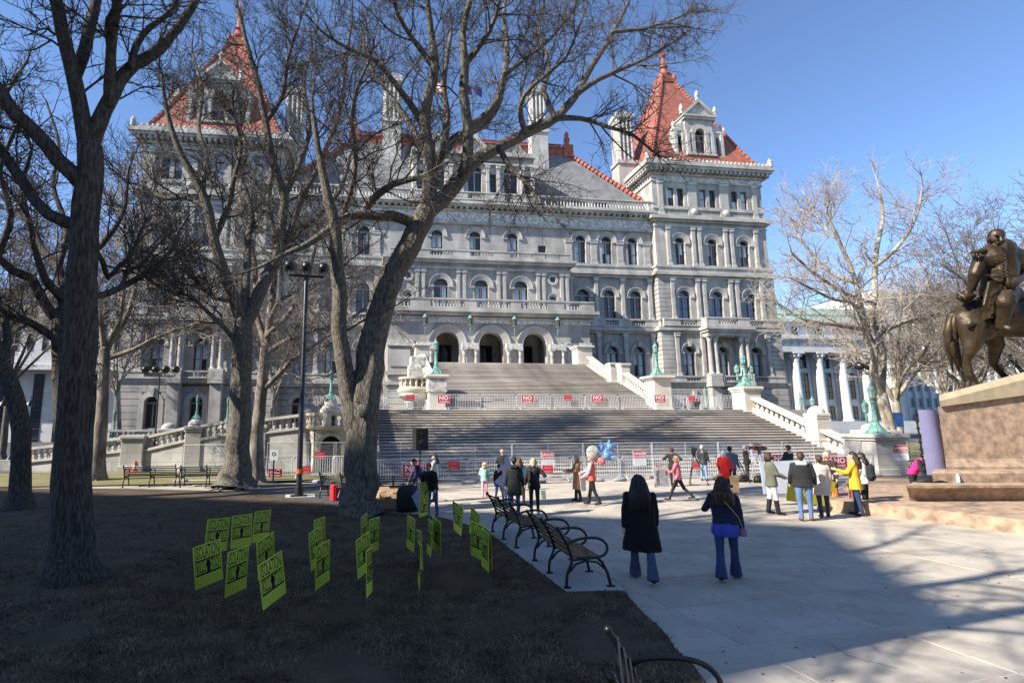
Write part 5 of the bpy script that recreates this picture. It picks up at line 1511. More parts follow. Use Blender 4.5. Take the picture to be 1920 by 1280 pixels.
# ------------------------------------------------------------------ benches
def smooth_path(pts, k=4):
    P = [Vector(p) for p in pts]; P = [P[0] * 2 - P[1]] + P + [P[-1] * 2 - P[-2]]
    out = []
    for i in range(1, len(P) - 2):
        a, b, c, d = P[i - 1], P[i], P[i + 1], P[i + 2]
        for j in range(k):
            t = j / k
            out.append(.5 * (2 * b + (c - a) * t + (2 * a - 5 * b + 4 * c - d) * t * t + (3 * b - a - 3 * c + d) * t ** 3))
    return out + [P[-2]]
def bench(label, loc, rz, L=1.65, group='black slatted park benches'):
    """origin at the middle of the back feet; sits facing +X, runs along Y"""
    t = thing('park_bench', label, 'bench', loc, rz, group)
    fr = MB()
    back = [(0, 0, .02), (.02, 0, .2), (.10, 0, .40), (.04, 0, .62), (-.06, 0, .80), (-.10, 0, .86)]
    fr.tube(smooth_path(back), .024, 8)
    fr.ball((-.105, 0, .87), .035, .03, .035, 8, 6)
    fr.tube([(.70, 0, .02), (.66, 0, .2), (.58, 0, .36), (.50, 0, .43), (.34, 0, .425), (.10, 0, .40)][::1], [.026, .024, .024, .026, .024, .02], 8)
    fr.tube([(.05, 0, .22), (.16, 0, .34), (.32, 0, .385), (.5, 0, .36), (.63, 0, .25)], .018, 6)
    fr.box(-.04, .06, -.028, .028, 0, .025); fr.box(.64, .76, -.028, .028, 0, .025)
    arm = MB().tube(smooth_path([(.02, 0, .62), (.16, 0, .69), (.38, 0, .72), (.56, 0, .70), (.66, 0, .62), (.67, 0, .53), (.61, 0, .46), (.52, 0, .43)]), .022, 8)
    key = 'bench'
    if key not in LET: LET[key] = (fr.mesh('frame', M['black'], 60), arm.mesh('armrest', M['black'], 60))
    fm, am = LET[key]
    for s in (-.5, 0, .5):
        f = put('frame', fm, t, (0, s * L, 0)); put('armrest', am, t, (0, s * L, 0))
    k2 = ('slat', L)
    if k2 not in LET: LET[k2] = MB().bbox(-.019, .019, -L / 2, L / 2, -.009, .009, .004).mesh('slat', M['black'])
    for i in range(6):
        z = .45 + i * .073
        x = .085 - .0 + (-.18) * max(0, (z - .5) / .36) ** 1.2
        put('slat', LET[k2], t, (x + .025, 0, z), (0, R(-72 + i * 1.5), 0))
    for i in range(8): put('slat', LET[k2], t, (.14 + i * .057, 0, .445 - .012 * math.sin(i / 7 * PI)), (0, 0, 0))
    return t
bench('black slatted bench on the concrete pad, near one, closest to the walking women', (3.1, 9.05, .041), R(-1))
bench('black slatted bench on the concrete pad, the one at the lawn corner behind', (3.02, 11.72, .041), R(3))
bench('black slatted bench at the bottom edge, only its back end and one arm showing', (1.70, 3.50, .02), R(-24))
bench('black bench seen from behind on the far path, the left one beside the thin mast', (-8.6, 23.6, .02), R(90 + 4), 1.95)
bench('black bench seen from behind on the far path, just left of the middle tree trunk', (-6.3, 23.25, .02), R(90 + 4), 1.95)
bench('black bench loaded with cardboard boxes right of the twin-stem trunk', (.95, 17.6, .02), R(85), 1.7)
bench('black bench with a red sign under it left of the twin-stem trunk', (-.75, 18.9, .02), R(70), 1.5)
# ------------------------------------------------------------------ trees
def bark(name, c1, c2, sc=26, stretch=(1, 1, .2), bump=1.0):
    m = mat(name, c1, .95, scale=sc, stretch=stretch, col2=c2, detail=7, lo=.42, hi=.60, bump=bump, bscale=sc * 1.6, spec=.2)
    for n in m.node_tree.nodes:
        if n.type == 'BUMP': n.inputs['Distance'].default_value = .05
    return m
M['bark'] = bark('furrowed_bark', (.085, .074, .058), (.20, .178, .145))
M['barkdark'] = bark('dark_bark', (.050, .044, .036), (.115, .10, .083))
M['sycamore'] = bark('mottled_bark', (.20, .16, .115), (.40, .36, .29), 2.2, (1, 1, .5), .4)
M['sycbrown'] = bark('brown_plated_bark', (.12, .10, .08), (.25, .215, .18), 3, (1, 1, .4), .6)
M['twig'] = mat('twig_bark', (.155, .132, .112), .9, var=.3, scale=.6, spec=.2)
M['twigdark'] = mat('dark_twig_bark', (.078, .066, .057), .9, var=.3, scale=.6, spec=.2)
M['twigpale'] = mat('pale_twig_bark', (.33, .285, .24), .9, var=.25, scale=.6, spec=.2)

def tubes(P, Rr, m):
    """P (N,K,3), Rr (N,K) -> verts, quads; m sides, frames carried along without twist"""
    N, K, _ = P.shape
    T = np.empty_like(P)
    T[:, 1:-1] = P[:, 2:] - P[:, :-2]; T[:, 0] = P[:, 1] - P[:, 0]; T[:, -1] = P[:, -1] - P[:, -2]
    T /= np.linalg.norm(T, axis=2, keepdims=True) + 1e-9
    U = np.empty_like(P)
    ref = np.zeros((N, 3)); ref[:, 0] = 1
    ref[np.abs(T[:, 0, 0]) > .9] = (0, 1, 0)
    u = ref
    for k in range(K):
        u = u - T[:, k] * (u * T[:, k]).sum(1, keepdims=True)
        u = u / (np.linalg.norm(u, axis=1, keepdims=True) + 1e-9)
        U[:, k] = u
    W = np.cross(T, U)
    a = np.arange(m) * 2 * PI / m
    V = P[:, :, None, :] + Rr[:, :, None, None] * (U[:, :, None, :] * np.cos(a)[None, None, :, None] + W[:, :, None, :] * np.sin(a)[None, None, :, None])
    V = V.reshape(-1, 3)
    base = (np.arange(N) * K * m)[:, None, None] + (np.arange(K - 1) * m)[None, :, None]
    k = np.arange(m); k2 = (k + 1) % m
    q = np.stack([base + k, base + k2, base + m + k2, base + m + k], -1).reshape(-1, 4)
    return V, q
def grow(rng, P, D, L, R0, R1, K, wig, up=0.0):
    """polylines from points P along directions D"""
    N = len(P)
    out = np.empty((N, K, 3)); rad = np.empty((N, K))
    out[:, 0] = P
    d = D / (np.linalg.norm(D, axis=1, keepdims=True) + 1e-9)
    for k in range(1, K):
        d = d + rng.normal(0, wig, (N, 3)); d[:, 2] += up
        d /= np.linalg.norm(d, axis=1, keepdims=True) + 1e-9
        out[:, k] = out[:, k - 1] + d * (L / (K - 1))[:, None]
    t = np.linspace(0, 1, K)
    rad = R0[:, None] * (1 - t) + R1[:, None] * t
    return out, rad
def spawn(rng, P, Rr, n, tmin, ang, lmul, ln, upb, flat=1.0):
    """n children on every polyline; returns points, dirs, lengths, radii"""
    N, K, _ = P.shape
    t = rng.uniform(tmin, .98, (N, n)) * (K - 1)
    i = np.minimum(t.astype(int), K - 2); f = (t - i)[..., None]
    ii = np.arange(N)[:, None]
    A, B = P[ii, i], P[ii, i + 1]
    pt = A + (B - A) * f
    tan = B - A; tan /= np.linalg.norm(tan, axis=2, keepdims=True) + 1e-9
    r = Rr[ii, i] * (1 - f[..., 0]) + Rr[ii, i + 1] * f[..., 0]
    rn = rng.normal(0, 1, (N, n, 3)); rn -= tan * (rn * tan).sum(2, keepdims=True); rn /= np.linalg.norm(rn, axis=2, keepdims=True) + 1e-9
    a = rng.uniform(ang[0], ang[1], (N, n, 1))
    d = tan * np.cos(a) + rn * np.sin(a); d[..., 2] += upb
    L = rng.uniform(ln[0], ln[1], (N, n)) * (1 - .45 * (t / (K - 1))) * lmul
    return pt.reshape(-1, 3), d.reshape(-1, 3), L.reshape(-1), r.reshape(-1)
def catmull(pts, rad, step):
    pts = np.array(pts, float); rad = np.array(rad, float)
    P = np.vstack([2 * pts[0] - pts[1], pts, 2 * pts[-1] - pts[-2]])
    op, orr = [], []
    for i in range(len(pts) - 1):
        L = np.linalg.norm(pts[i + 1] - pts[i]); n = max(2, int(L / step))
        for k in range(n):
            t = k / n
            a, b, c, d = P[i], P[i + 1], P[i + 2], P[i + 3]
            op.append(.5 * ((2 * b) + (c - a) * t + (2 * a - 5 * b + 4 * c - d) * t * t + (3 * b - a - 3 * c + d) * t ** 3))
            orr.append(rad[i] + (rad[i + 1] - rad[i]) * t)
    op.append(pts[-1]); orr.append(rad[-1])
    return np.array(op), np.array(orr)
def resample(p, r, K):
    s = np.concatenate([[0], np.cumsum(np.linalg.norm(np.diff(p, axis=0), axis=1))])
    q = np.linspace(0, s[-1], K)
    return np.stack([np.interp(q, s, p[:, j]) for j in range(3)], 1), np.interp(q, s, r)
TRIS = [0]
def tree(name, label, base, limbs, barkm, twigm, seed, counts=(14, 8, 7), lens=((1.4, 3.4), (.6, 1.6), (.25, .75)), rtip=.006, group='bare trees', step=.35, sides=10, rough=.04, roots=True, wig=.2, upb=.12, skip=0.0, own=True, cat='tree', extra=True):
    """limbs: lists of (x,y,z,r) in world space; limbs[0] is the trunk. parts: trunk (with limbs), crown (all thin branches and twigs)"""
    rng = np.random.default_rng(seed)
    base = np.array(base, float)
    t = thing(name, label, cat, tuple(base), 0, group)
    TV, TF, off = [], [], 0
    Lp, Lr = [], []
    for li, l in enumerate(limbs):
        l = np.array(l, float)
        st = step if l[0, 3] > .12 else step * 1.4
        p, r = catmull(l[:, :3] - base, l[:, 3], st)
        if li:      # rounded start, sunk into the parent stem
            d0 = (p[0] - p[1]) / (np.linalg.norm(p[0] - p[1]) + 1e-9)
            p = np.vstack([p[0] + d0 * r[0] * .9, p[0] + d0 * r[0] * .55, p]); r = np.concatenate([[r[0] * .15, r[0] * .75], r])
        else:       # rounded head of the trunk under the fork
            d0 = (p[-1] - p[-2]) / (np.linalg.norm(p[-1] - p[-2]) + 1e-9)
            p = np.vstack([p, p[-1] + d0 * r[-1] * .55, p[-1] + d0 * r[-1] * .9]); r = np.concatenate([r, [r[-1] * .75, r[-1] * .15]])
        n = len(p)
        wob = rng.normal(0, 1, (n, 3)) * (r * rough * 1.2)[:, None]; wob[0] *= .3
        p = p + wob
        m = (sides if l[0, 3] > .1 else 7) if li else sides * 2
        V, q = tubes(p[None], r[None], m)
        V = V.reshape(n, m, 3); c = p[:, None, :]
        # lengthwise furrows that wander slowly round the stem
        rd = np.empty((n, m)); rd[0] = rng.normal(0, 1, m)
        for k in range(1, n): rd[k] = rd[k - 1] * .93 + rng.normal(0, .37, m)
        V = c + (V - c) * (1 + rough * np.clip(rd, -1.8, 1.8))[..., None]
        TV.append(V.reshape(-1, 3)); TF.append(q + off); off += n * m
        if li > 0 or len(limbs) == 1:
            a, b = resample(p, r, 14); Lp.append(a); Lr.append(b)
    if roots:
        r0 = limbs[0][1][3]
        for k in range(9):
            a = 2 * PI * k / 9 + rng.uniform(-.25, .25); L = r0 * rng.uniform(1.7, 3.6)
            pts = [(math.cos(a) * r0 * .45, math.sin(a) * r0 * .45, r0 * .9), (math.cos(a) * r0 * .8, math.sin(a) * r0 * .8, r0 * .3), (math.cos(a) * r0 * 1.2, math.sin(a) * r0 * 1.2, .03), (math.cos(a + .2) * L, math.sin(a + .2) * L, -.03)]
            p, r = catmull(pts, [r0 * .16, r0 * .22, r0 * .13, r0 * .03], .14)
            V, q = tubes(p[None], r[None], 8)
            V = V + rng.normal(0, r0 * .012, V.shape)
            TV.append(V); TF.append(q + off); off += len(V)
    tv, tf = np.vstack(TV), np.vstack(TF)
    put('trunk', np_mesh('trunk', tv, tf, barkm, True), t)
    P0, R0 = np.array(Lp), np.array(Lr)
    CV, CF, off = [], [], 0
    def push(P, Rr, m):
        nonlocal off
        V, q = tubes(P, Rr, m); CV.append(V); CF.append(q + off); off += len(V)
    # limb tips continue; then three orders of side branches
    d = P0[:, -1] - P0[:, -3]
    lv = [(P0, R0)]
    Pt, Rt = grow(rng, P0[:, -1], d, rng.uniform(.8, 1.8, len(P0)) * lens[0][1] / 3.4, R0[:, -1], np.full(len(P0), rtip), 7, wig * .7, .02)
    push(Pt, Rt, 5); lv.append((Pt, Rt))
    def kids(P, Rr, n, ln, K, sides_, tmin, rfrac, wg):
        pt, dd, L, r = spawn(rng, P, Rr, n, tmin, (R(28), R(72)), 1.0, ln, upb)
        r0 = np.minimum(np.maximum(r * rfrac, rtip * 1.3), L * .010 + rtip)
        Pn, Rn = grow(rng, pt, dd, L, r0, np.full(len(pt), rtip), K, wg, .03)
        push(Pn, Rn, sides_)
        return Pn, Rn
    A = kids(P0, R0, counts[0], lens[0], 8, 5, .22, .6, wig)
    B1 = kids(*A, counts[1], lens[1], 6, 4, .12, .7, wig * 1.15)
    B2 = kids(Pt, Rt, counts[1], lens[1], 6, 4, .05, .7, wig * 1.15)
    kids(*A, max(2, counts[2] // 2), lens[2], 4, 3, .1, .6, wig * 1.2)
    kids(*B1, counts[2], lens[2], 4, 3, .08, .8, wig * 1.3)
    kids(*B2, counts[2], lens[2], 4, 3, .08, .8, wig * 1.3)
    cv, cf = np.vstack(CV), np.vstack(CF)
    TRIS[0] += 2 * len(cf) + 2 * len(tf)
    put('crown', np_mesh('crown', cv, cf, twigm, False), t)
    return t
LR = random.Random(21)
def limb(Y, pts, drift=0.0, z0=None, k=None):
    """pts: (px, py, radius in photograph pixels); the limb drifts away from distance Y by `drift` metres towards its tip"""
    out = []
    n = len(pts)
    for i, (x, y, r) in enumerate(pts):
        s = i / max(1, n - 1)
        p = AY(x, y, Y + drift * s)
        dep = (p - EYE).dot(F)
        out.append((p.x, p.y, p.z, r * dep / 1000))
    return out
def rooted(l, z=-.05):
    x, y, zz, r = l[0]
    l[0] = (x, y, z, r)
    return l

# the big twin-stem tree in the middle
Y = 15.7
tr = [rooted(limb(Y, [(676, 968, 46), (674, 925, 33), (676, 880, 30), (677, 820, 29), (682, 760, 29), (693, 690, 27), (703, 620, 25), (722, 550, 23), (750, 492, 21), (778, 437, 20), (800, 395, 18)], 0))]
tr += [limb(Y, [(668, 800, 22), (655, 735, 17), (645, 680, 15), (637, 620, 14), (637, 550, 13), (631, 480, 12), (627, 420, 11), (615, 372, 9), (604, 320, 7), (592, 250, 5), (585, 190, 3)], -1.5),
       limb(Y, [(797, 402, 14), (802, 360, 12), (806, 300, 11), (798, 245, 11), (800, 200, 10), (815, 130, 8), (808, 60, 6), (800, -5, 5), (795, -60, 3)], -1.0),
       limb(Y, [(800, 392, 14), (813, 320, 12), (828, 290, 11), (845, 268, 10), (868, 252, 9), (905, 235, 7), (930, 205, 6)], 1.5),
       limb(Y, [(798, 400, 17), (840, 362, 15), (872, 322, 14), (892, 300, 12), (935, 276, 11), (985, 250, 10), (1040, 222, 8.5), (1078, 180, 7), (1112, 120, 5.5), (1150, 60, 4), (1178, 5, 3)], 2.5),
       limb(Y, [(870, 325, 11), (877, 285, 11), (879, 240, 10), (869, 180, 9), (872, 120, 8), (868, 60, 6.5), (882, 0, 5), (890, -60, 3)], -1.5),
       limb(Y, [(880, 240, 9), (905, 222, 8), (932, 190, 7), (946, 140, 6), (951, 90, 5), (945, 30, 4), (952, -30, 3)], 2.0),
       limb(Y, [(1040, 222, 6), (1090, 222, 4.5), (1140, 238, 3.6), (1185, 252, 3), (1225, 285, 2)], -1),
       limb(Y, [(1078, 178, 6), (1120, 150, 4.6), (1170, 128, 3.5), (1220, 105, 2.8), (1270, 75, 1.8)], 1),
       limb(Y, [(799, 245, 8), (772, 200, 6.5), (742, 160, 5.4), (705, 115, 4.2), (655, 92, 3.2), (610, 65, 2)], -2.0),
       limb(Y, [(803, 300, 7), (785, 262, 6), (757, 215, 5), (722, 165, 4), (690, 120, 3), (680, 60, 2)], 2),
       limb(Y, [(782, 425, 12), (755, 409, 10), (715, 403, 9), (672, 402, 8), (640, 414, 7.5), (604, 440, 7), (570, 462, 5.5), (530, 478, 4), (490, 500, 2.5)], -1.5),
       limb(Y, [(678, 402, 8), (700, 372, 7), (737, 345, 6.5), (780, 334, 5), (810, 320, 3)], -1.8),
       limb(Y, [(640, 412, 6), (655, 370, 5), (668, 300, 4.5), (660, 230, 4), (668, 170, 3), (690, 120, 2)], -2.5),
       limb(Y, [(832, 288, 7), (836, 250, 6.5), (838, 215, 6), (832, 160, 5), (838, 110, 4), (846, 60, 3)], 2.5),
       limb(Y, [(1040, 220, 6), (1020, 170, 5), (1030, 120, 4), (1010, 60, 3), (1020, 10, 2)], 2.5),
       limb(Y, [(946, 140, 5), (985, 110, 4), (1030, 75, 3), (1075, 20, 2)], 3),
       limb(Y, [(872, 120, 6), (905, 80, 4.5), (930, 30, 3.5), (940, -20, 2)], -2.5),
       limb(Y, [(810, 120, 6), (775, 75, 4.5), (745, 25, 3.5), (735, -30, 2)], -2.5),
       limb(Y, [(1150, 60, 4), (1200, 55, 3), (1250, 42, 2.3), (1300, 20, 1.6)], 1.5),
       limb(Y, [(985, 250, 6), (975, 200, 5), (1000, 160, 4), (1060, 110, 3), (1085, 50, 2)], -2.5),
       limb(Y, [(935, 276, 6), (960, 320, 4), (990, 345, 3), (1010, 380, 2)], -1)]
t3 = tree('big_bare_tree', 'big furrowed twin-stem bare tree in front of the stairs, its limbs across the facade', G(674, 962), tr, M['bark'], M['twigdark'], 3, (11, 7, 5), ((1.2, 3.6), (.6, 1.7), (.25, .8)), .0058, sides=16, rough=.05, wig=.2)
MB().ball((0, 0, 0), .16, .06, .2, 12, 8).build('branch_scar', M['bark'], t3, 180, tuple(AY(680, 770, 15.2) - G(674, 962)))

# middle tree left of it
Y = 22.8
tr = [rooted(limb(Y, [(440, 918, 44), (442, 890, 28), (446, 850, 21), (450, 780, 19.5), (453, 720, 18), (455, 655, 17.5), (457, 605, 17)]))]
tr += [limb(Y, [(456, 610, 12), (440, 560, 10.5), (420, 510, 10), (402, 450, 9), (390, 392, 8.5), (375, 350, 7.5), (352, 312, 6.5), (331, 270, 5.5), (312, 205, 4), (303, 140, 3)], -1.5),
       limb(Y, [(459, 608, 14), (482, 560, 12.5), (510, 503, 11), (540, 452, 10), (580, 420, 7.5), (612, 390, 5.5), (640, 350, 4), (655, 300, 3)], 2),
       limb(Y, [(515, 495, 9), (527, 430, 8), (532, 370, 7.5), (512, 300, 6.5), (498, 230, 6), (482, 150, 5), (462, 80, 4), (442, 0, 3)], -1),
       limb(Y, [(456, 600, 9), (462, 520, 7.5), (466, 450, 6.5), (472, 400, 5.5), (455, 330, 4.5), (460, 270, 3.5), (430, 200, 2.5)], 2.5),
       limb(Y, [(402, 450, 7), (428, 385, 5.5), (440, 330, 4.5), (452, 280, 3.5), (440, 220, 2.5)], -2.5),
       limb(Y, [(540, 452, 7), (568, 365, 6), (590, 330, 5), (618, 262, 4.5), (640, 200, 4), (650, 110, 3), (660, 40, 2)], -2),
       limb(Y, [(532, 370, 6), (560, 310, 5), (580, 240, 4), (570, 160, 3), (585, 90, 2)], 2),
       limb(Y, [(390, 392, 6), (350, 370, 5), (310, 372, 4), (270, 350, 3), (235, 340, 2)], 1.5),
       limb(Y, [(375, 350, 5), (388, 300, 4.5), (372, 240, 4), (380, 170, 3), (360, 100, 2)], 2.5),
       limb(Y, [(498, 230, 5), (530, 180, 4), (540, 110, 3), (560, 50, 2)], -2.5),
       limb(Y, [(452, 655, 6), (425, 618, 4.5), (395, 590, 4), (355, 555, 3), (320, 548, 2)], -1.5),
       limb(Y, [(440, 560, 5), (405, 560, 3.5), (360, 520, 3), (330, 470, 2)], -2.5)]
tree('bare_tree', 'dark bare tree with a forked trunk in front of the left tower', G(441, 916), tr, M['bark'], M['twigdark'], 5, (14, 8, 6), ((1.5, 4.4), (.8, 2.2), (.35, 1.0)), .0072, wig=.2, sides=14, rough=.05)

# nearest tree, left
Y = 9.85
tr = [rooted(limb(Y, [(138, 1095, 61.4), (132, 1045, 40.0), (132, 985, 34.4), (135, 900, 31.6), (141, 800, 29.8), (148, 700, 27.9), (154, 560, 26.0), (159, 430, 23.2), (164, 340, 22.3), (168, 275, 20.5)]))]
tr += [limb(Y, [(166, 282, 15.8), (150, 200, 14.0), (137, 135, 13.0), (117, 60, 11.6), (105, 0, 11.2), (96, -70, 9.3), (80, -160, 6.5)], -.6),
       limb(Y, [(141, 140, 11.2), (155, 108, 10.2), (166, 60, 9.3), (180, 0, 8.8), (190, -70, 7.4), (210, -150, 4.7)], 1.0),
       limb(Y, [(170, 272, 15.8), (198, 205, 13.0), (225, 152, 12.1), (252, 122, 10.7), (300, 92, 9.3), (340, 42, 7.9), (372, -8, 7.0), (400, -70, 4.7)], .5),
       limb(Y, [(205, 195, 10.2), (206, 130, 9.3), (211, 62, 8.8), (220, 0, 8.4), (226, -70, 6.5), (240, -140, 4.7)], -.8),
       limb(Y, [(246, 124, 7.4), (256, 82, 6.5), (282, 50, 5.6), (320, 22, 5.1), (336, -15, 4.7), (350, -60, 2.8)], .8),
       limb(Y, [(212, 130, 7.4), (202, 60, 6.0), (205, 35, 5.6), (222, 5, 4.7), (240, -50, 2.8)], -1.2),
       limb(Y, [(156, 345, 15.8), (110, 302, 14.0), (70, 252, 13.0), (30, 216, 12.6), (0, 172, 12.1), (-45, 115, 10.2), (-90, 40, 8.4), (-130, -60, 5.6)], -.4),
       limb(Y, [(152, 425, 12.1), (92, 402, 10.2), (50, 352, 9.8), (10, 292, 9.3), (-40, 250, 8.4), (-110, 210, 5.6)], .4),
       limb(Y, [(160, 560, 7.4), (200, 551, 6.0), (240, 532, 5.6), (290, 502, 4.7), (322, 470, 3.7), (335, 440, 2.8)], 1.2),
       limb(Y, [(168, 450, 4.7), (192, 490, 4.7), (203, 520, 4.7), (222, 500, 4.3), (243, 480, 3.7), (262, 440, 2.8)], 1.0)]
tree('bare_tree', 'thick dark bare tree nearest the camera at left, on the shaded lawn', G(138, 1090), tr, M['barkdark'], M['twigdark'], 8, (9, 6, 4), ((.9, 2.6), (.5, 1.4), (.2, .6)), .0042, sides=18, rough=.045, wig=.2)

# dark tree right behind it
Y = 20.0
tr = [rooted(limb(Y, [(122, 930, 20), (121, 860, 17), (118, 760, 15), (113, 655, 15), (112, 600, 14)]))]
tr += [limb(Y, [(112, 640, 8), (65, 608, 7), (15, 590, 6), (-25, 560, 4)], -1),
       limb(Y, [(112, 605, 11), (82, 565, 9.5), (58, 520, 9), (25, 508, 8), (-15, 470, 6)], -1),
       limb(Y, [(113, 600, 11), (118, 550, 9.5), (108, 500, 8), (80, 470, 7), (60, 430, 6), (30, 395, 4)], 1.5),
       limb(Y, [(116, 560, 8), (90, 530, 7), (80, 510, 6.5), (62, 455, 5), (55, 410, 4), (20, 360, 3)], -2),
       limb(Y, [(117, 550, 8), (140, 500, 7), (190, 460, 5), (230, 400, 4), (240, 330, 3)], 2),
       limb(Y, [(110, 500, 6), (125, 430, 5), (100, 350, 4), (110, 270, 3), (90, 200, 2)], 2),
       limb(Y, [(60, 430, 5), (40, 350, 4), (60, 280, 3), (30, 210, 2)], -2)]
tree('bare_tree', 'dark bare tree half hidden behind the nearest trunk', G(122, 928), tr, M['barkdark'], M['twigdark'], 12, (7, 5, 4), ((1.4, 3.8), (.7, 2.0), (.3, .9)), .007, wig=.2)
Y = 18.2
tr = [rooted(limb(Y, [(34, 958, 30), (36, 920, 18), (39, 870, 16), (39, 810, 15.5), (26, 742, 15), (6, 692, 14), (-14, 640, 13), (-40, 570, 11), (-60, 480, 9)]))]
tr += [limb(Y, [(2, 690, 8), (14, 640, 7), (8, 600, 6.5), (-8, 560, 5), (-10, 500, 4)], 1),
       limb(Y, [(-40, 570, 8), (0, 470, 6), (20, 400, 5), (0, 320, 4), (30, 240, 3)], -1.5),
       limb(Y, [(-60, 480, 8), (-40, 380, 6), (-10, 290, 5), (0, 200, 4), (40, 130, 3)], 1.5)]
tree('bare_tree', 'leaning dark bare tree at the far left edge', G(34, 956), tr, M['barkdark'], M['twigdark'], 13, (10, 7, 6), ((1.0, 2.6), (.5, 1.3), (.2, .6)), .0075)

# sycamores
Y = 27.2
tr = [rooted(limb(Y, [(178, 902, 22), (184, 860, 13), (190, 790, 10.5), (194, 715, 9.5), (197, 655, 9)]))]
tr += [limb(Y, [(196, 660, 6), (190, 610, 5), (186, 560, 4), (176, 500, 3), (180, 420, 2)], -1),
       limb(Y, [(199, 655, 6), (218, 625, 5.4), (240, 590, 5), (252, 545, 4.4), (262, 490, 3.6), (266, 410, 2.6), (258, 330, 1.8)], 1),
       limb(Y, [(200, 650, 5), (225, 600, 4), (232, 540, 3.4), (236, 470, 3), (230, 390, 2)], -1.5),
       limb(Y, [(202, 672, 5), (250, 655, 4.2), (300, 630, 3.6), (350, 612, 3), (410, 600, 2)], -1),
       limb(Y, [(194, 700, 5), (170, 670, 4), (140, 640, 3), (110, 610, 2)], 1)]
tree('sycamore_tree', 'slim brown-barked sycamore left of the far benches', G(180, 900), tr, M['sycbrown'], M['twigpale'], 17, (12, 7, 6), ((1.6, 4.2), (.8, 2.2), (.35, 1.0)), .0078)
Y = 24.9
tr = [rooted(limb(Y, [(478, 908, 22), (480, 870, 14), (482, 810, 12), (490, 740, 11), (495, 690, 10), (498, 650, 9)]))]
tr += [limb(Y, [(498, 660, 8), (505, 600, 7), (514, 530, 6), (516, 450, 5), (505, 380, 4), (515, 300, 3)], 1.5),
       limb(Y, [(490, 735, 6), (520, 705, 5), (556, 668, 4), (580, 655, 3)], -1),
       limb(Y, [(497, 665, 6), (535, 640, 5), (580, 622, 4), (640, 605, 3), (690, 575, 2)], -1),
       limb(Y, [(500, 630, 6), (540, 590, 5), (570, 540, 4), (590, 470, 3), (600, 400, 2)], 1),
       limb(Y, [(498, 650, 6), (480, 580, 5), (478, 500, 4), (465, 430, 3), (450, 380, 2)], 1.5),
       limb(Y, [(505, 600, 5), (530, 560, 4), (600, 530, 3), (660, 520, 2)], 1.5)]
tree('sycamore_tree', 'pale sycamore close behind the dark forked tree', G(478, 905), tr, M['sycbrown'], M['twigpale'], 19, (13, 7, 6), ((1.6, 4.2), (.8, 2.2), (.35, 1.0)), .0078)
Y = 31.0
tr = [rooted(limb(Y, [(1680, 868, 18.2), (1672, 830, 10.6), (1664, 785, 9.5), (1652, 738, 9.1)]))]
tr += [limb(Y, [(1652, 742, 6.8), (1638, 695, 6.1), (1640, 655, 5.3), (1622, 610, 4.6), (1602, 520, 3.8), (1572, 450, 3.0), (1550, 400, 2.3)], -2),
       limb(Y, [(1653, 740, 6.8), (1654, 650, 6.1), (1636, 600, 5.3), (1640, 550, 4.9), (1642, 480, 4.2), (1655, 410, 3.0), (1650, 360, 2.3)], 1),
       limb(Y, [(1640, 570, 3.8), (1582, 548, 3.3), (1530, 515, 2.7), (1490, 480, 1.9)], -2),
       limb(Y, [(1630, 620, 3.8), (1570, 610, 3.0), (1510, 600, 2.3), (1470, 575, 1.5)], 1),
       limb(Y, [(1648, 625, 4.6), (1700, 602, 3.8), (1760, 592, 3.0), (1810, 580, 2.3)], 2),
       limb(Y, [(1642, 500, 3.8), (1690, 455, 3.0), (1720, 400, 2.3), (1730, 350, 1.5)], -2),
       limb(Y, [(1604, 530, 3.8), (1555, 510, 3.0), (1510, 460, 2.3), (1485, 420, 1.5)], 2.5),
       limb(Y, [(1622, 610, 3.8), (1600, 570, 3.0), (1560, 560, 2.6), (1500, 530, 1.8)], -2.5),
       limb(Y, [(1572, 450, 3.0), (1540, 420, 2.3), (1520, 380, 1.5)], 1)]
tree('sycamore_tree', 'mottled pale sycamore with a forked trunk right of the big lantern pier', G(1680, 866), tr, M['sycamore'], M['twigpale'], 23, (13, 6, 4), ((2.0, 5.5), (1.0, 2.8), (.45, 1.3)), .0095, group='sycamores', wig=.22)

# generic bare trees (their own crowns), some built once and copied
def free_limbs(base, H, rb, seed, spread=.5, n=7, fork=.3):
    r = random.Random(seed)
    b = Vector(base)
    lean = Vector((r.uniform(-.08, .08), r.uniform(-.08, .08), 0))
    zf = H * fork
    trunk = [(b.x, b.y, b.z - .05, rb * 1.7), (b.x, b.y, b.z + .5, rb * 1.08), (b.x + lean.x * zf * .5, b.y + lean.y * zf * .5, b.z + zf * .5, rb * .92), (b.x + lean.x * zf, b.y + lean.y * zf, b.z + zf, rb * .82)]
    out = [trunk]
    top = Vector(trunk[-1][:3])
    for i in range(n):
        a = 2 * PI * i / n + r.uniform(-.4, .4); s = spread * r.uniform(.35, 1.15); hh = H * (1 - fork) * r.uniform(.72, 1.05) * (1 - .25 * s)
        st = top - Vector((0, 0, zf * r.uniform(0, .25)))
        q = [(*st, rb * r.uniform(.38, .6))]
        for k, (f, g) in enumerate(((.25, .3), (.5, .62), (.75, .86), (1, 1))):
            q.append((st.x + math.cos(a) * H * s * g * .55 + r.uniform(-.3, .3), st.y + math.sin(a) * H * s * g * .55 + r.uniform(-.3, .3), st.z + hh * f + r.uniform(-.2, .2), rb * (.42, .3, .18, .07)[k]))
        out.append(q)
    return out
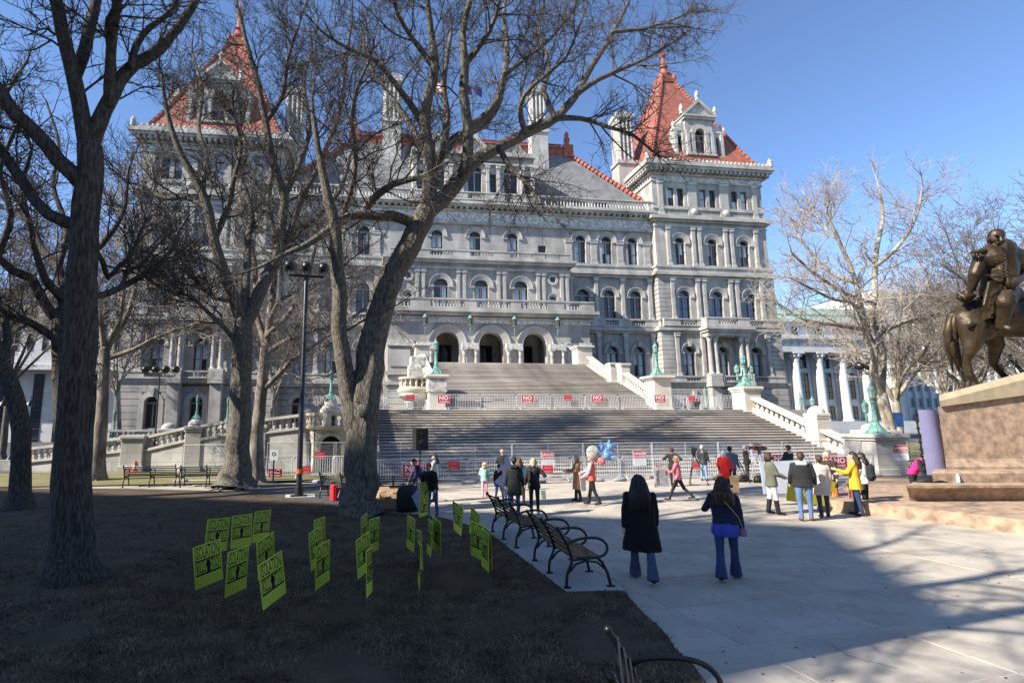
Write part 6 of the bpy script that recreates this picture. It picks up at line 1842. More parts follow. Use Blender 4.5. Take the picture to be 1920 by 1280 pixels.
def free_tree(name, label, base, H, rb, seed, bm, tm, spread=.5, n=7, counts=(11, 6, 5), scale=1.0, rtip=.012, fork=.3, group='bare trees', upb=.12):
    return tree(name, label, base, free_limbs(base, H, rb, seed, spread, n, fork), bm, tm, seed, counts, ((2.2 * scale, 5.6 * scale), (1.0 * scale, 2.8 * scale), (.45 * scale, 1.3 * scale)), rtip, group, step=.6, roots=False, upb=upb)
def tree_copy(src, label, loc, rz, s):
    c = copy_tree(src); c.location = loc; c.rotation_euler = (0, 0, rz); c.scale = (s, s, s); c['label'] = label
    return c
bgB = free_tree('bare_tree', 'bare tree beyond the ramp at far left, crown against the sky', (-27, 45, 0), 21, .22, 37, M['bark'], M['twig'], .65, 9, (14, 7, 5), 1.1, .011)
tree_copy(bgB, 'bare tree far behind at left, nearest to the slotted marble building', (-38, 56, 0), R(70), 1.0)
bgA = free_tree('sycamore_tree', 'slim pale sycamore behind the terrace at the corner of the left tower', (-19.5, 47, 0), 20, .17, 31, M['sycamore'], M['twig'], .6, 9, (15, 8, 5), 1.0, .0095, group='sycamores')
tree_copy(bgA, 'slim pale sycamore in front of the left wing behind the light mast', (-8.5, 50, 0), R(200), .95)
bgC = free_tree('sycamore_tree', 'pale bare sycamore between the office block and the lavender panel', (43.5, 39, 0), 15, .32, 41, M['sycamore'], M['twigpale'], .6, 8, (12, 6, 4), 1.0, .0115, .35, 'sycamores')
tree_copy(bgC, 'pale bare sycamore behind the statue, right of the lavender panel', (49.5, 38, 0), R(110), 1.1)
tree_copy(bgC, 'pale bare sycamore far behind in front of the office block', (70, 56, 0), R(20), 1.15)
bgD = free_tree('bare_tree', 'tall darker bare tree behind the statue at the right edge', (37, 24.5, 0), 14.8, .3, 47, M['bark'], M['twig'], .66, 9, (13, 7, 5), 1.0, .0085, .28)
tree_copy(bgD, 'tall darker bare tree behind the rider at far right', (44, 27.5, 0), R(150), 1.15)
tree_copy(bgD, 'bare tree at the far right behind the horse, farther back', (55, 36, 0), R(80), 1.2)
# trees of the park behind the camera: only their shade reaches the picture
free_tree('bare_tree', 'bare park tree behind the camera, its shade on the paving', (-8.6, 2.0, 0), 17.5, .42, 53, M['barkdark'], M['twigdark'], .66, 10, (7, 4, 2), 1.0, .012, .38)
free_tree('bare_tree', 'bare park tree behind the camera further right, its shade on the pedestal', (-5.0, 1.0 - 4.0, 0), 16, .3, 59, M['barkdark'], M['twigdark'], .6, 6, (5, 3, 2), 1.0, .012, .4)
# ------------------------------------------------------------------ organic bodies: overlapping shapes fused into one skin
PENDING = []
def fused(name, mb, mats, parent, voxel=.016, smooth=3, factor=.5, tex=0.0):
    o = put(name, mb.mesh(name, mats), parent)
    r = o.modifiers.new('r', 'REMESH'); r.mode = 'VOXEL'; r.voxel_size = voxel; r.use_smooth_shade = True
    if smooth:
        s = o.modifiers.new('s', 'SMOOTH'); s.iterations = smooth; s.factor = factor
    if tex:
        d = o.modifiers.new('d', 'DISPLACE'); d.texture = FOLD; d.strength = tex; d.mid_level = .5; d.texture_coords = 'LOCAL'
    PENDING.append(o)
    return o
FOLD = bpy.data.textures.new('folds', 'CLOUDS'); FOLD.noise_scale = .11; FOLD.noise_depth = 2
def settle():
    bpy.context.view_layer.update()
    dg = bpy.context.evaluated_depsgraph_get()
    done = []
    for o in PENDING:
        done.append((o, bpy.data.meshes.new_from_object(o.evaluated_get(dg))))
    for o, me in done:
        old = o.data; o.modifiers.clear(); o.data = me; me.name = o.name
        bpy.data.meshes.remove(old)
    PENDING.clear()

# ------------------------------------------------------------------ equestrian statue on its granite pedestal
ped = thing('statue_pedestal', 'large pink granite pedestal with stepped base under the bronze horseman', 'pedestal', (18.5, 14, 0))
O = Vector((18.5, 14, 0))
def loc2(p): return (p[0] - O.x, p[1] - O.y)
MB().prism([loc2(p) for p in ((12.95, 14.3), (14.0, 13.07), (14.78, 10.5), (15.6, 8.0), (26, 7.0), (27, 20), (20, 20))], -.05, .33).build('base_step', M['pinkgranite'], ped)
# concave bench step: profile swept along the front and left side
def swept(prof, corner, m, name, slope=0.0):
    """prof (outward offset, z) round the left-front corner of a block running to the right"""
    b = MB()
    rr2 = Vector((RT0.x, RT0.y, 0)); bb2 = Vector((-RT0.y, RT0.x, 0))  # right, back
    c = Vector((corner[0], corner[1], 0)); sd2 = (rr2 * 1.12 + bb2).normalized()
    rows = []
    for off, z in prof:
        p0 = c - rr2 * off - bb2 * off
        rows.append([p0 + sd2 * (6 + off) + Vector((0, 0, z)), p0 + Vector((0, 0, z)), p0 + rr2 * (11 + off) + Vector((0, 0, z + (slope * 11 if z > 2.9 else 0)))])
    for i in range(len(rows) - 1):
        for j in range(2):
            b.quad(rows[i][j], rows[i][j + 1], rows[i + 1][j + 1], rows[i + 1][j])
    top = rows[-1]
    b.quad(top[1], top[2], top[2] + sd2 * 6, top[0])
    b.xf(Matrix.Translation(-O))
    return b.build(name, m, ped, 30)
swept([(-.28, .3), (-.28, .36), (-.25, .45), (-.17, .58), (-.05, .68), (.02, .72), (.02, .79)], (14.85, 13.3), M['pinkgranite'], 'bench_step')
swept([(.02, .75), (.02, 1.05), (-.04, 1.12)], (16.25, 13.75), M['pinkgranite'], 'block_step')
swept([(.12, 1.05), (.12, 1.2), (.03, 1.34), (0, 1.42), (-.06, 2.97)], (17.25, 14.15), M['pinkgranite'], 'die', .13)
# cap whose top slopes up under the walking horse
b = MB()
rr2 = Vector((RT0.x, RT0.y, 0)); bb2 = Vector((-RT0.y, RT0.x, 0))
c0 = Vector((17.28, 14.1, 0)); sd2 = (rr2 * 1.12 + bb2).normalized()
pr = [(0.0, 2.97, 2.97), (.0, 3.14, 3.14), (.12, 3.3, 3.3), (.55, 3.36, 3.42)]
rows = []
for off, zl, zr_ in pr:
    p0 = c0 + (rr2 + bb2) * off
    row = []
    for s in (0, .5, 1.5, 3, 5, 8):
        row.append(p0 + rr2 * (s * (10 - off) / 8) + Vector((0, 0, zl + (.1625 if zl < 3 else .30) * s)))
    rows.append(row)
    b_ = p0
for i in range(len(rows) - 1):
    for j in range(5): b.quad(rows[i][j], rows[i][j + 1], rows[i + 1][j + 1], rows[i + 1][j])
    b.quad(rows[i][0] + sd2 * 6, rows[i][0], rows[i + 1][0], rows[i + 1][0] + sd2 * 6)
for j in range(5): b.quad(rows[-1][j], rows[-1][j + 1], rows[-1][j + 1] + sd2 * 5, rows[-1][j] + sd2 * 5)
b.xf(Matrix.Translation(-O)); b.build('cap', M['lichen'], ped, 30)

st = thing('equestrian_statue', 'dark bronze statue of a moustached officer in uniform on a walking horse', 'statue', tuple(O + Vector((0, 0, 3.4))))
SO = O + Vector((0, 0, 3.4))
BK = Vector((-RT0.y, RT0.x, 0))
def S(x, y, d=0.0):
    """statue modelling plane: parallel to the picture, through the pedestal; d metres deeper"""
    p = EYE + ray(x, y) * (16.32 + d)
    return p - SO
PX = 16.32 / 1000
hb = MB()
def cp(mb, a, b, ra, rb): mb.capsule(S(*a), S(*b), ra * PX, rb * PX, 12)
D1, D2 = .7, 1.5     # near and far side of the horse
DM = 1.1
cp(hb, (1824, 598, DM), (1880, 598, DM), 38, 36); cp(hb, (1880, 598, DM), (1960, 596, DM), 36, 41); cp(hb, (1960, 596, DM), (2010, 585, DM), 41, 36)
cp(hb, (1812, 600, D1 + .2), (1838, 618, D1 + .1), 27, 25); cp(hb, (1812, 600, D2 - .1), (1838, 618, D2), 26, 24)
cp(hb, (1822, 590, DM), (1850, 585, DM), 32, 30)
# near hind leg
cp(hb, (1822, 612, D1), (1822, 648, D1 - .1), 24, 14); cp(hb, (1822, 648, D1 - .1), (1812, 674, D1), 13, 7); cp(hb, (1812, 674, D1), (1819, 702, D1), 7, 5.2); cp(hb, (1819, 702, D1), (1826, 713, D1), 6.5, 6); cp(hb, (1826, 715, D1), (1827, 728, D1), 6.5, 9.5)
# far hind leg
cp(hb, (1848, 612, D2), (1868, 645, D2), 24, 14); cp(hb, (1868, 645, D2), (1862, 681, D2 + .1), 13, 7); cp(hb, (1862, 681, D2 + .1), (1884, 706, D2 + .1), 7, 5.4); cp(hb, (1884, 706, D2 + .1), (1894, 711, D2 + .1), 6.5, 6.2); cp(hb, (1894, 711, D2 + .1), (1910, 716, D2 + .1), 8, 10)
# forelegs, neck and head (outside the picture)
for d, xs in ((D1, (1995, 1990, 1992)), (D2, (2010, 2040, 2025))):
    cp(hb, (xs[0], 610, d), (xs[1], 655, d), 22, 11); cp(hb, (xs[1], 655, d), (xs[2], 698, d), 9, 7); cp(hb, (xs[2], 698, d), (xs[2] + 6, 712, d), 8, 11)
cp(hb, (2005, 570, DM), (2050, 500, DM), 30, 20); cp(hb, (2050, 500, DM), (2066, 470, DM), 20, 15); cp(hb, (2066, 470, DM), (2105, 500, DM), 14, 9)
cp(hb, (2058, 458, DM - .12), (2060, 445, DM - .12), 4, 2); cp(hb, (2058, 458, DM + .12), (2060, 445, DM + .12), 4, 2)
fused('horse', hb, M['bronze'], st, .034, 3)
tl = MB()
rt = random.Random(2)
for k in range(12):
    o1, o2 = rt.uniform(-5, 5), rt.uniform(-9, 9)
    tl.tube([S(1800 + o1 * .4, 578, DM), S(1786 + o1, 592, DM + rt.uniform(-.2, .2)), S(1782 + o2 * .6, 622, DM + rt.uniform(-.25, .25)), S(1786 + o2 * .9, 655, DM + rt.uniform(-.25, .25)), S(1796 + o2, 690 + rt.uniform(-18, 8), DM + rt.uniform(-.2, .2))], [3.5 * PX, 6 * PX, 7 * PX, 5 * PX, .8 * PX], 7)
tl.build('tail', M['bronze'], st, 180)
sc_ = MB()
pts = [(1838, 556), (1872, 548), (1912, 552), (1914, 590), (1880, 590), (1850, 598), (1818, 613), (1832, 578)]
n_ = len(pts)
outer = [S(x, y, D1 - .22 - (.12 if y > 580 else -.25)) for x, y in pts]
inner = [p + BK * .1 for p in outer]
sc_.add(outer + inner, [tuple(range(n_))[::-1], tuple(range(n_, 2 * n_))] + [(i, (i + 1) % n_, n_ + (i + 1) % n_, n_ + i) for i in range(n_)])
sc_.build('saddle_cloth', M['bronze'], st)
rb = MB()
RD = .62
cp(rb, (1874, 500, RD), (1873, 545, RD), 27, 27); cp(rb, (1858, 484, RD), (1890, 484, RD), 25, 25); cp(rb, (1846, 480, RD), (1898, 480, RD), 14, 14); cp(rb, (1876, 470, RD), (1878, 510, RD - .08), 24, 25)
cp(rb, (1870, 546, RD), (1880, 552, RD), 27, 25)
cp(rb, (1867, 468, RD), (1867, 458, RD), 10, 10)                                    # neck
cp(rb, (1866, 449, RD + .03), (1868, 441, RD + .02), 12.5, 13); cp(rb, (1870, 452, RD - .05), (1872, 458, RD - .08), 10, 8)    # skull, jaw
cp(rb, (1876, 444, RD - .2), (1879, 451, RD - .25), 2.0, 3.0)                           # nose
cp(rb, (1870, 456, RD - .23), (1882, 457, RD - .2), 2.8, 2.4)                           # moustache
cp(rb, (1866, 441, RD - .19), (1881, 442, RD - .15), 2.6, 2.4)                           # brow
cp(rb, (1868, 450, RD - .18), (1869, 452, RD - .18), 4, 4); cp(rb, (1880, 450, RD - .12), (1880, 452, RD - .12), 4, 4)  # cheeks
cp(rb, (1874, 462, RD - .17), (1875, 464, RD - .17), 4, 3.6)                             # chin
cp(rb, (1854, 448, RD - .06), (1854, 453, RD - .04), 3, 2.4)                            # ear
cp(rb, (1858, 466, RD), (1880, 467, RD - .05), 9, 8)                                    # collar
cp(rb, (1843, 479, RD), (1829, 512, RD - .05), 13.5, 11); cp(rb, (1829, 512, RD - .05), (1821, 541, RD + .1), 10.5, 7); cp(rb, (1821, 541, RD + .1), (1816, 549, RD + .15), 6.5, 5.5)
for k in range(4): cp(rb, (1814 + k * 1.6, 548, RD + .1 - k * .03), (1811 + k * 1.6, 555, RD + .05 - k * .03), 1.8, 1.5)   # fingers round the hat brim
cp(rb, (1819, 548, RD + .2), (1822, 554, RD + .2), 2, 1.6)
cp(rb, (1906, 480, RD), (1922, 512, RD - .1), 13, 11); cp(rb, (1922, 512, RD - .1), (1905, 528, RD - .45), 10, 7); cp(rb, (1905, 528, RD - .45), (1900, 530, RD - .5), 7, 6)
for k in range(4): cp(rb, (1897, 527 + k * 2.2, RD - .55), (1899, 529 + k * 2.2, RD - .62), 1.8, 1.6)
cp(rb, (1880, 545, RD - .05), (1884, 566, D1 - .45), 20, 17); cp(rb, (1884, 566, D1 - .45), (1877, 610, D1 - .3), 15, 10.5); cp(rb, (1877, 610, D1 - .3), (1892, 616, D1 - .5), 8, 6)
cp(rb, (1895, 552, RD + .5), (1930, 600, D2 + .4), 19, 12)
fused('rider', rb, M['bronze'], st, .019, 2)
ct = MB()
ct.tube([S(1872, 524, RD), S(1872, 548, RD), S(1866, 570, RD - .05)], [28 * PX, 33 * PX, 40 * PX], 18, cap=False)
for k in range(9):
    x = 1845 + k * 7.5
    cp(ct, (1855 + k * 5, 530, RD - .3), (x, 572 + 5 * math.sin(k * 1.7), D1 - .42), 4, 3.2)
fused('coat_skirt', ct, M['bronze'], st, .035, 2)
ep = MB()
for x, y in ((1835, 472), (1906, 473)):
    ep.ball(S(x, y, RD - .05), 12 * PX, 12 * PX, 5.5 * PX, 12, 7)
    for k in range(10):
        a = 2 * PI * k / 10
        ep.tube([S(x + 10 * math.cos(a), y + 2, RD - .05 + .16 * math.sin(a)), S(x + 11 * math.cos(a), y + 11, RD - .05 + .17 * math.sin(a))], 2 * PX, 5)
ep.build('epaulettes', M['bronze'], st, 180)
bt = MB()
for k in range(7):
    bt.ball(S(1884 + k * .9, 478 + k * 6.5, RD - .45), 1.7 * PX, n=8, k=5); bt.ball(S(1868 + k * .6, 479 + k * 6.5, RD - .47), 1.7 * PX, n=8, k=5)
bt.tube([S(1849, 515, RD - .1), S(1862, 518, RD - .42), S(1880, 519, RD - .46), S(1898, 516, RD - .3)], 2.4 * PX, 6)
bt.build('buttons_and_belt', M['bronze'], st, 180)
ht = MB()
cp(ht, (1808, 555, RD + .15), (1812, 561, RD + .15), 10, 9); ht.ball(S(1811, 556, RD + .12), 17 * PX, 14 * PX, 8 * PX, 12, 7)
for k in range(10): ht.ball(S(1800 + rt.uniform(-4, 20), 553 + rt.uniform(-6, 9), RD + rt.uniform(-.1, .2)), 4 * PX, n=7, k=5)
fused('plumed_hat', ht, M['bronze'], st, .03, 1)
sw = MB().tube([S(1893, 540, RD - .4), S(1902, 590, D1 - .4)], [5 * PX, 4 * PX], 8).tube([S(1886, 520, RD - .4), S(1893, 540, RD - .42)], 5 * PX, 8)
sw.build('holster', M['bronze'], st, 180)
# grey panel roll beside the pedestal with a bag and small things
pn = thing('display_panel', 'tall curved lavender-grey display panel standing against the pedestal', 'panel', tuple(AY(1758, 890, 14.3).xy) + (.79,), -YAW)
lav = mat('lavender_vinyl', (.235, .225, .37), .45, var=.04)
b = MB(); nseg = 10
prev = None
for i in range(nseg + 1):
    t = i / nseg; x = -.31 + .68 * t; yv = -.1 * math.sin(t * PI) + .1 * t
    top = (x - .03 * t, yv, 2.09); bot = (x + .14 * t, yv, .02)
    if prev: b.quad(prev[1], bot, top, prev[0]); b.quad(prev[0] if False else (prev[0][0], prev[0][1] + .012, prev[0][2]), (top[0], top[1] + .012, top[2]), (bot[0], bot[1] + .012, bot[2]), (prev[1][0], prev[1][1] + .012, prev[1][2]))
    prev = (top, bot)
b.build('panel', lav, pn, 60)
MB().tube([(-.33, .04, 0), (-.36, .04, 2.1)], .025, 8).build('pole', M['ink'], pn)
q = MB()
for i in range(9): q.box(-.40, -.33, .0, .05, .25 + i * .21, .31 + i * .21)
q.build('grommets', M['ink'], pn)
bag = thing('equipment_bag', 'flat black cloth bag on the pedestal step at the foot of the lavender panel', 'bag', tuple(AY(1752, 906, 13.9).xy) + (.79,), -YAW)
MB().loft([(0, 0, 0, .55, .22), (0, 0, .07, .5, .2), (-.06, 0, .16, .3, .13), (-.1, 0, .2, .1, .05)], 16).build('cloth', M['ink'], bag, 180)
bo = thing('water_bottle', 'small clear water bottle on the pedestal step', 'bottle', tuple(AY(1797, 900, 13.6).xy) + (.8,))
MB().lathe([(.04, 0), (.045, .02), (.045, .17), (.02, .22), (.02, .25)], n=10).build('body', mat('clear_plastic', (.55, .62, .7), .15, var=.05), bo, 60)

# ------------------------------------------------------------------ people
CL = {}
def cloth(name, col, rough=.85, var=.12):
    if name not in CL: CL[name] = mat('cloth_' + name, col, rough, var=var, scale=6, bump=.15, bscale=60)
    return CL[name]
HAIRS = {}
def hairm(name, c1, c2):
    if name not in HAIRS: HAIRS[name] = mat('hair_' + name, c1, .6, col2=c2, scale=14, stretch=(3, 3, .5), bump=.6, bscale=20)
    return HAIRS[name]
SHOE = mat('shoe_black', (.015, .014, .013), .5)
def person(label, pos, face, height, top, legs, hair, arms=((8, 6, 15), (8, 6, 15)), stride=0.0, lean=0.0, coat=None, flare=0.0, hood=None, shoes=None, skinm=None, voxel=.02, fingers=True, build=1.0, legs_bent=(0, 0), untuck=None, boots=None, mask=None, head_turn=0, group='people gathered on the plaza', sleeves=None, bare=False):
    """local frame: faces +Y. arms = (swing forward deg, out deg, elbow bend deg) for left, right"""
    t = thing('person', label, 'person', (pos[0], pos[1], pos[2] if len(pos) > 2 else 0), R(face) - math.atan2(pos[0], pos[1]) - PI / 2, group)
    k = height / 1.72
    sk = skinm or M['skin']
    hipz, lean_ = .90, R(lean)
    def up(p):      # lean of the upper body about the hips
        x, y, z = p
        dz = z - hipz
        return Vector((x, y * 1 + math.sin(lean_) * dz * 1.0 + y * (math.cos(lean_) - 1), hipz + dz * math.cos(lean_) - y * math.sin(lean_)))
    J = {}
    for s, nm in ((-1, 'l'), (1, 'r')):
        sw_ = stride * s
        hip = Vector((s * .095, 0, hipz)); a = R(sw_)
        kb = R(legs_bent[0 if s < 0 else 1]) + (R(max(0, -sw_) * 1.0))
        knee = hip + Vector((s * .005, math.sin(a) * .42, -math.cos(a) * .42))
        ank = knee + Vector((0, math.sin(a - kb) * .41, -math.cos(a - kb) * .41))
        J[nm + 'hip'], J[nm + 'knee'], J[nm + 'ank'] = hip, knee, ank
        J[nm + 'toe'] = ank + Vector((s * .02, .15 * math.cos(kb * .8), -.045 - .12 * math.sin(kb * .8)))
        f, o, e = arms[0 if s < 0 else 1]
        sh = Vector((s * .185, 0, 1.405)); f, o, e = R(f), R(o), R(e)
        d1 = Vector((s * math.sin(o) * math.cos(f), math.sin(f), -math.cos(f) * math.cos(o)))
        el = sh + d1 * .285
        d2 = Vector((s * (math.sin(o) * math.cos(f + e) - math.sin(e) * .25), math.sin(f + e), -math.cos(f + e) * math.cos(o))).normalized()
        wr_ = el + d2 * .25
        J[nm + 'sh'], J[nm + 'el'], J[nm + 'wr'], J[nm + 'hd'] = sh, el, wr_, d2
    low = min(J['lank'].z, J['rank'].z, J['ltoe'].z + .05, J['rtoe'].z + .05)
    dz0 = .085 - low
    def T(p, u=False):
        v = up(p) if u else Vector(p)
        bx = v.x * build if abs(v.x) < .2 else v.x + math.copysign(.1 * (build - 1), v.x)
        return Vector((bx, v.y, v.z + dz0)) * k
    # body: one skin (torso and legs under the clothes, neck, head, hands)
    b = MB()
    vb = min(voxel, .02)
    def c(p, q, ra, rb_, u=True, mb=None): (mb or b).capsule(T(p, u), T(q, u), ra * k, rb_ * k, 10)
    c((0, 0, .95), (0, 0, 1.1), .1, .1); c((0, 0, 1.1), (0, 0, 1.32), .1, .11); c((-.12, 0, 1.38), (.12, 0, 1.38), .06, .06)
    c((0, -.01, 1.36), (0, .01, 1.52), .055, .05)
    ht_ = R(head_turn)
    def hd(x, y, z): return (x * math.cos(ht_) + y * math.sin(ht_), -x * math.sin(ht_) + y * math.cos(ht_), z)
    c(hd(0, -.018, 1.625), hd(0, .0, 1.63), .088, .082); c(hd(0, .03, 1.57), hd(0, .045, 1.555), .062, .05)
    c(hd(0, .085, 1.62), hd(0, .105, 1.595), .012, .016); c(hd(-.025, .09, 1.565), hd(.025, .09, 1.565), .01, .01); c(hd(-.05, .075, 1.64), hd(.05, .075, 1.64), .014, .014)
    for s in (-1, 1): c(hd(s * .086, -.005, 1.625), hd(s * .088, -.012, 1.6), .016, .013)
    for nm, s in (('l', -1), ('r', 1)):
        c(J[nm + 'hip'], J[nm + 'knee'], .07, .048, False); c(J[nm + 'knee'], J[nm + 'ank'], .046, .034, False); c(J[nm + 'ank'], J[nm + 'toe'], .036, .03, False)
        c(J[nm + 'sh'], J[nm + 'el'], .045, .038); c(J[nm + 'el'], J[nm + 'wr'], .036, .026)
        w, d = J[nm + 'wr'], J[nm + 'hd'].normalized()
        side = d.cross(Vector((1, 0, 0)));
        side = side.normalized() if side.length > .01 else Vector((0, 1, 0))
        inn = Vector((-s, 0, 0))
        c(w, w + d * .075, .026, .036)
        if fingers:
            for q, (off, ln) in enumerate(((-.03, .065), (-.01, .078), (.01, .072), (.03, .056))):
                p0 = w + d * .085 + side * off; p1 = p0 + d * ln * .55; p2 = p1 + (d * .7 + inn * .6) * ln * .5
                c(p0, p1, .0115, .0105); c(p1, p2, .0105, .009)
            p0 = w + d * .035 - side * .03; c(p0, p0 + (d * .5 - side * .6 + inn * .4) * .055, .013, .011)
    fused('body', b, sk, t, vb * .8 if voxel < .016 else .0155, 2)
    # trousers
    g = MB()
    g.loft([(T((0, 0, .80)).x, T((0, 0, .8)).y, T((0, 0, .80)).z, .155 * k * build, .115 * k), (0, -.01 * k, T((0, 0, .9)).z, .175 * k * build, .13 * k), (0, 0, T((0, 0, 1.02)).z, .15 * k * build, .11 * k)], 16)
    for nm in 'lr':
        fl2 = .052 + flare
        c(J[nm + 'hip'], J[nm + 'knee'], .092 * build, .066, False, g); mid = (J[nm + 'knee'] + J[nm + 'ank']) * .5
        c(J[nm + 'knee'], mid, .064, .056 + flare * .35, False, g); g.tube([T(mid), T((mid + J[nm + 'ank']) * .5), T(J[nm + 'ank'] + Vector((0, .0, -.035)))], [(.056 + flare * .35) * k, (.053 + flare * .7) * k, fl2 * k], 12)
    fused('trousers', g, legs, t, voxel, 2, .5, .012)
    g = MB()
    for nm in 'lr':
        a_, to = J[nm + 'ank'], J[nm + 'toe']
        c(a_ + Vector((0, -.03, -.02)), to, .047, .042, False, g)
        if boots: c(a_, (J[nm + 'knee'] + a_) * .5 + (J[nm + 'knee'] - a_) * .25, .06, .068, False, g)
    fused('boots' if boots else 'shoes', g, boots or shoes or SHOE, t, .016, 2)
    # upper garment
    hem = .80 if coat is None else coat
    g = MB()
    sy = .125
    rings = [(0, 0, 1.47, .085, .075), (0, -.005, 1.44, .165, .095), (0, -.005, 1.36, .20, .125), (0, 0, 1.2, .185 * build, .13), (0, 0, 1.05, .175 * build, .125), (0, 0, .92, .19 * build, .14)]
    if hem < .9: rings.append((0, 0, hem, (.20 + (.9 - hem) * .12) * build, .15 + (.9 - hem) * .1))
    else: rings[-1] = (0, 0, hem, .185 * build, .138)
    vs = []
    nn = 18
    for (x0_, y0_, z_, rx, ry) in rings:
        for i in range(nn):
            a_ = 2 * PI * i / nn
            zz_ = z_
            p = (x0_ + rx * math.cos(a_), y0_ + ry * math.sin(a_), zz_)
            vs.append(tuple(T(p, z_ > hipz)))
    fs = [tuple(range(nn))] + [(j * nn + i, j * nn + (i + 1) % nn, (j + 1) * nn + (i + 1) % nn, (j + 1) * nn + i)[::-1] for j in range(len(rings) - 1) for i in range(nn)] + [tuple(range((len(rings) - 1) * nn, len(rings) * nn))[::-1]]
    g.add(vs, fs)
    if not sleeves:
        for nm in 'lr':
            c(J[nm + 'sh'] - Vector((math.copysign(.015, J[nm + 'sh'].x), 0, .012)), J[nm + 'el'], .068, .06, True, g); c(J[nm + 'el'], J[nm + 'wr'] - J[nm + 'hd'] * .015, .058, .046, True, g)
    fused('coat' if hem < .75 else 'jacket', g, top, t, voxel, 2, .5, .016 if voxel > .015 else .03)
    if sleeves:
        g = MB()
        for nm in 'lr':
            c(J[nm + 'sh'], J[nm + 'el'], .066, .056, True, g); c(J[nm + 'el'], J[nm + 'wr'] - J[nm + 'hd'] * .015, .054, .042, True, g)
        fused('sleeves', g, sleeves, t, voxel, 2, .5, .01)
    if untuck:
        m_, z_ = untuck
        g = MB(); g.loft([(0, 0, T((0, 0, z_)).z, .19 * k * build, .16 * k), (0, 0, T((0, 0, z_ + .05)).z, .213 * k * build, .172 * k), (0, 0, T((0, 0, z_ + .14)).z, .208 * k * build, .165 * k), (0, 0, T((0, 0, 1.0)).z, .165 * k, .12 * k)], 20)
        fused('shirt', g, m_, t, voxel, 1, .5, .008)
    if hood:
        g = MB(); c((-.07, -.10, 1.44), (.07, -.10, 1.44), .06, .06, True, g); c((-.08, -.03, 1.47), (.08, -.03, 1.47), .04, .04, True, g)
        fused('hood', g, hood, t, voxel, 2)
    # hair
    hm, style = hair
    if style != 'bald':
        g = MB()
        c(hd(0, -.03, 1.65), hd(0, -.012, 1.662), .095, .09, True, g); c(hd(0, -.055, 1.61), hd(0, -.05, 1.58), .082, .07, True, g)
        if style == 'bob':
            for s in (-1, 1): c(hd(s * .07, -.02, 1.62), hd(s * .075, -.02, 1.53), .045, .04, True, g)
            c(hd(0, -.07, 1.6), hd(0, -.075, 1.52), .075, .065, True, g)
        if style in ('long', 'wavy', 'verylong'):
            e_ = {'long': 1.40, 'wavy': 1.30, 'verylong': 1.22}[style]
            for s in (-.065, -.02, .025, .068):
                wv = .02 if style == 'wavy' else 0
                c(hd(s, -.055, 1.6), (s * 1.5, -.12, 1.44), .05, .055, True, g); c((s * 1.5, -.12, 1.44), (s * 1.65 + wv, -.14, e_), .055 + wv, .03 + wv, True, g)
            if style == 'wavy':
                for q in range(26): g.ball(T((rnd.uniform(-.15, .15), -.1 - rnd.uniform(0, .07), rnd.uniform(1.28, 1.6)), True), .032 * k, n=8, k=5)
        if style == 'curly':
            for q in range(30):
                a_ = rnd.uniform(0, 2 * PI); z_ = rnd.uniform(1.42, 1.72)
                g.ball(T(hd(.1 * math.cos(a_), -.04 + .085 * math.sin(a_) * (1 if math.sin(a_) < 0 else .3), z_), True), .038 * k, n=8, k=5)
        fused({'cap': 'cap', 'hoodup': 'hood', 'hat': 'hat'}.get(style, 'hair'), g, hm, t, .0125 if voxel < .016 else .016, 2, .4, .012 if style in ('wavy', 'long', 'curly', 'verylong', 'bob') else 0)
        if style == 'cap':
            MB().lathe([(.0, .0), (.09 * k, -.005 * k), (.1 * k, -.015 * k), (.0, -.012 * k)], tuple(T(hd(0, .1, 1.655), True)), 12).build('cap_peak', hm, t, 60)
        if style == 'hoodup':
            g = MB(); c((0, -.04, 1.6), (0, -.06, 1.47), .11, .12, True, g); fused('hood_back', g, hm, t, voxel, 2)
    if style in ('verylong', 'wavy') and voxel < .016:
        g = MB(); r_ = random.Random(5)
        for q in range(170):
            a_ = r_.uniform(-1.9, 1.9); e_ = (1.2 if style == 'verylong' else 1.3) + r_.uniform(-.05, .1)
            x0_, y0_ = .085 * math.sin(a_), -.03 - .08 * math.cos(a_); wv = r_.uniform(-.025, .025)
            pts = [T((x0_ * .5, y0_ * .6, 1.735), True), T((x0_ * 1.05, y0_ * 1.15, 1.66), True), T((x0_ * 1.25 + wv * .5, y0_ * 1.3 - .02, 1.52), True), T((x0_ * 1.5 - wv, y0_ * 1.25 - .06, 1.42), True), T((x0_ * 1.55 + wv, -.165 - r_.uniform(0, .03), e_), True)]
            g.tube(pts, [.004, .006, .006, .005, .002], 4, cap=False)
        g.build('hair_strands', hm, t, 180)
    if mask:
        g = MB(); c(hd(-.035, .055, 1.575), hd(.035, .055, 1.575), .05, .05, True, g); fused('face_mask', g, mask, t, .014, 1)
    t['k'] = k
    HANDS[t.name] = {nm: T(J[nm + 'wr'] + J[nm + 'hd'] * .07, True) for nm in 'lr'}
    return t
HANDS = {}
def hand_world(t, nm):
    return Matrix.Translation(t.location) @ Matrix.Rotation(t.rotation_euler.z, 4, 'Z') @ HANDS[t.name][nm]
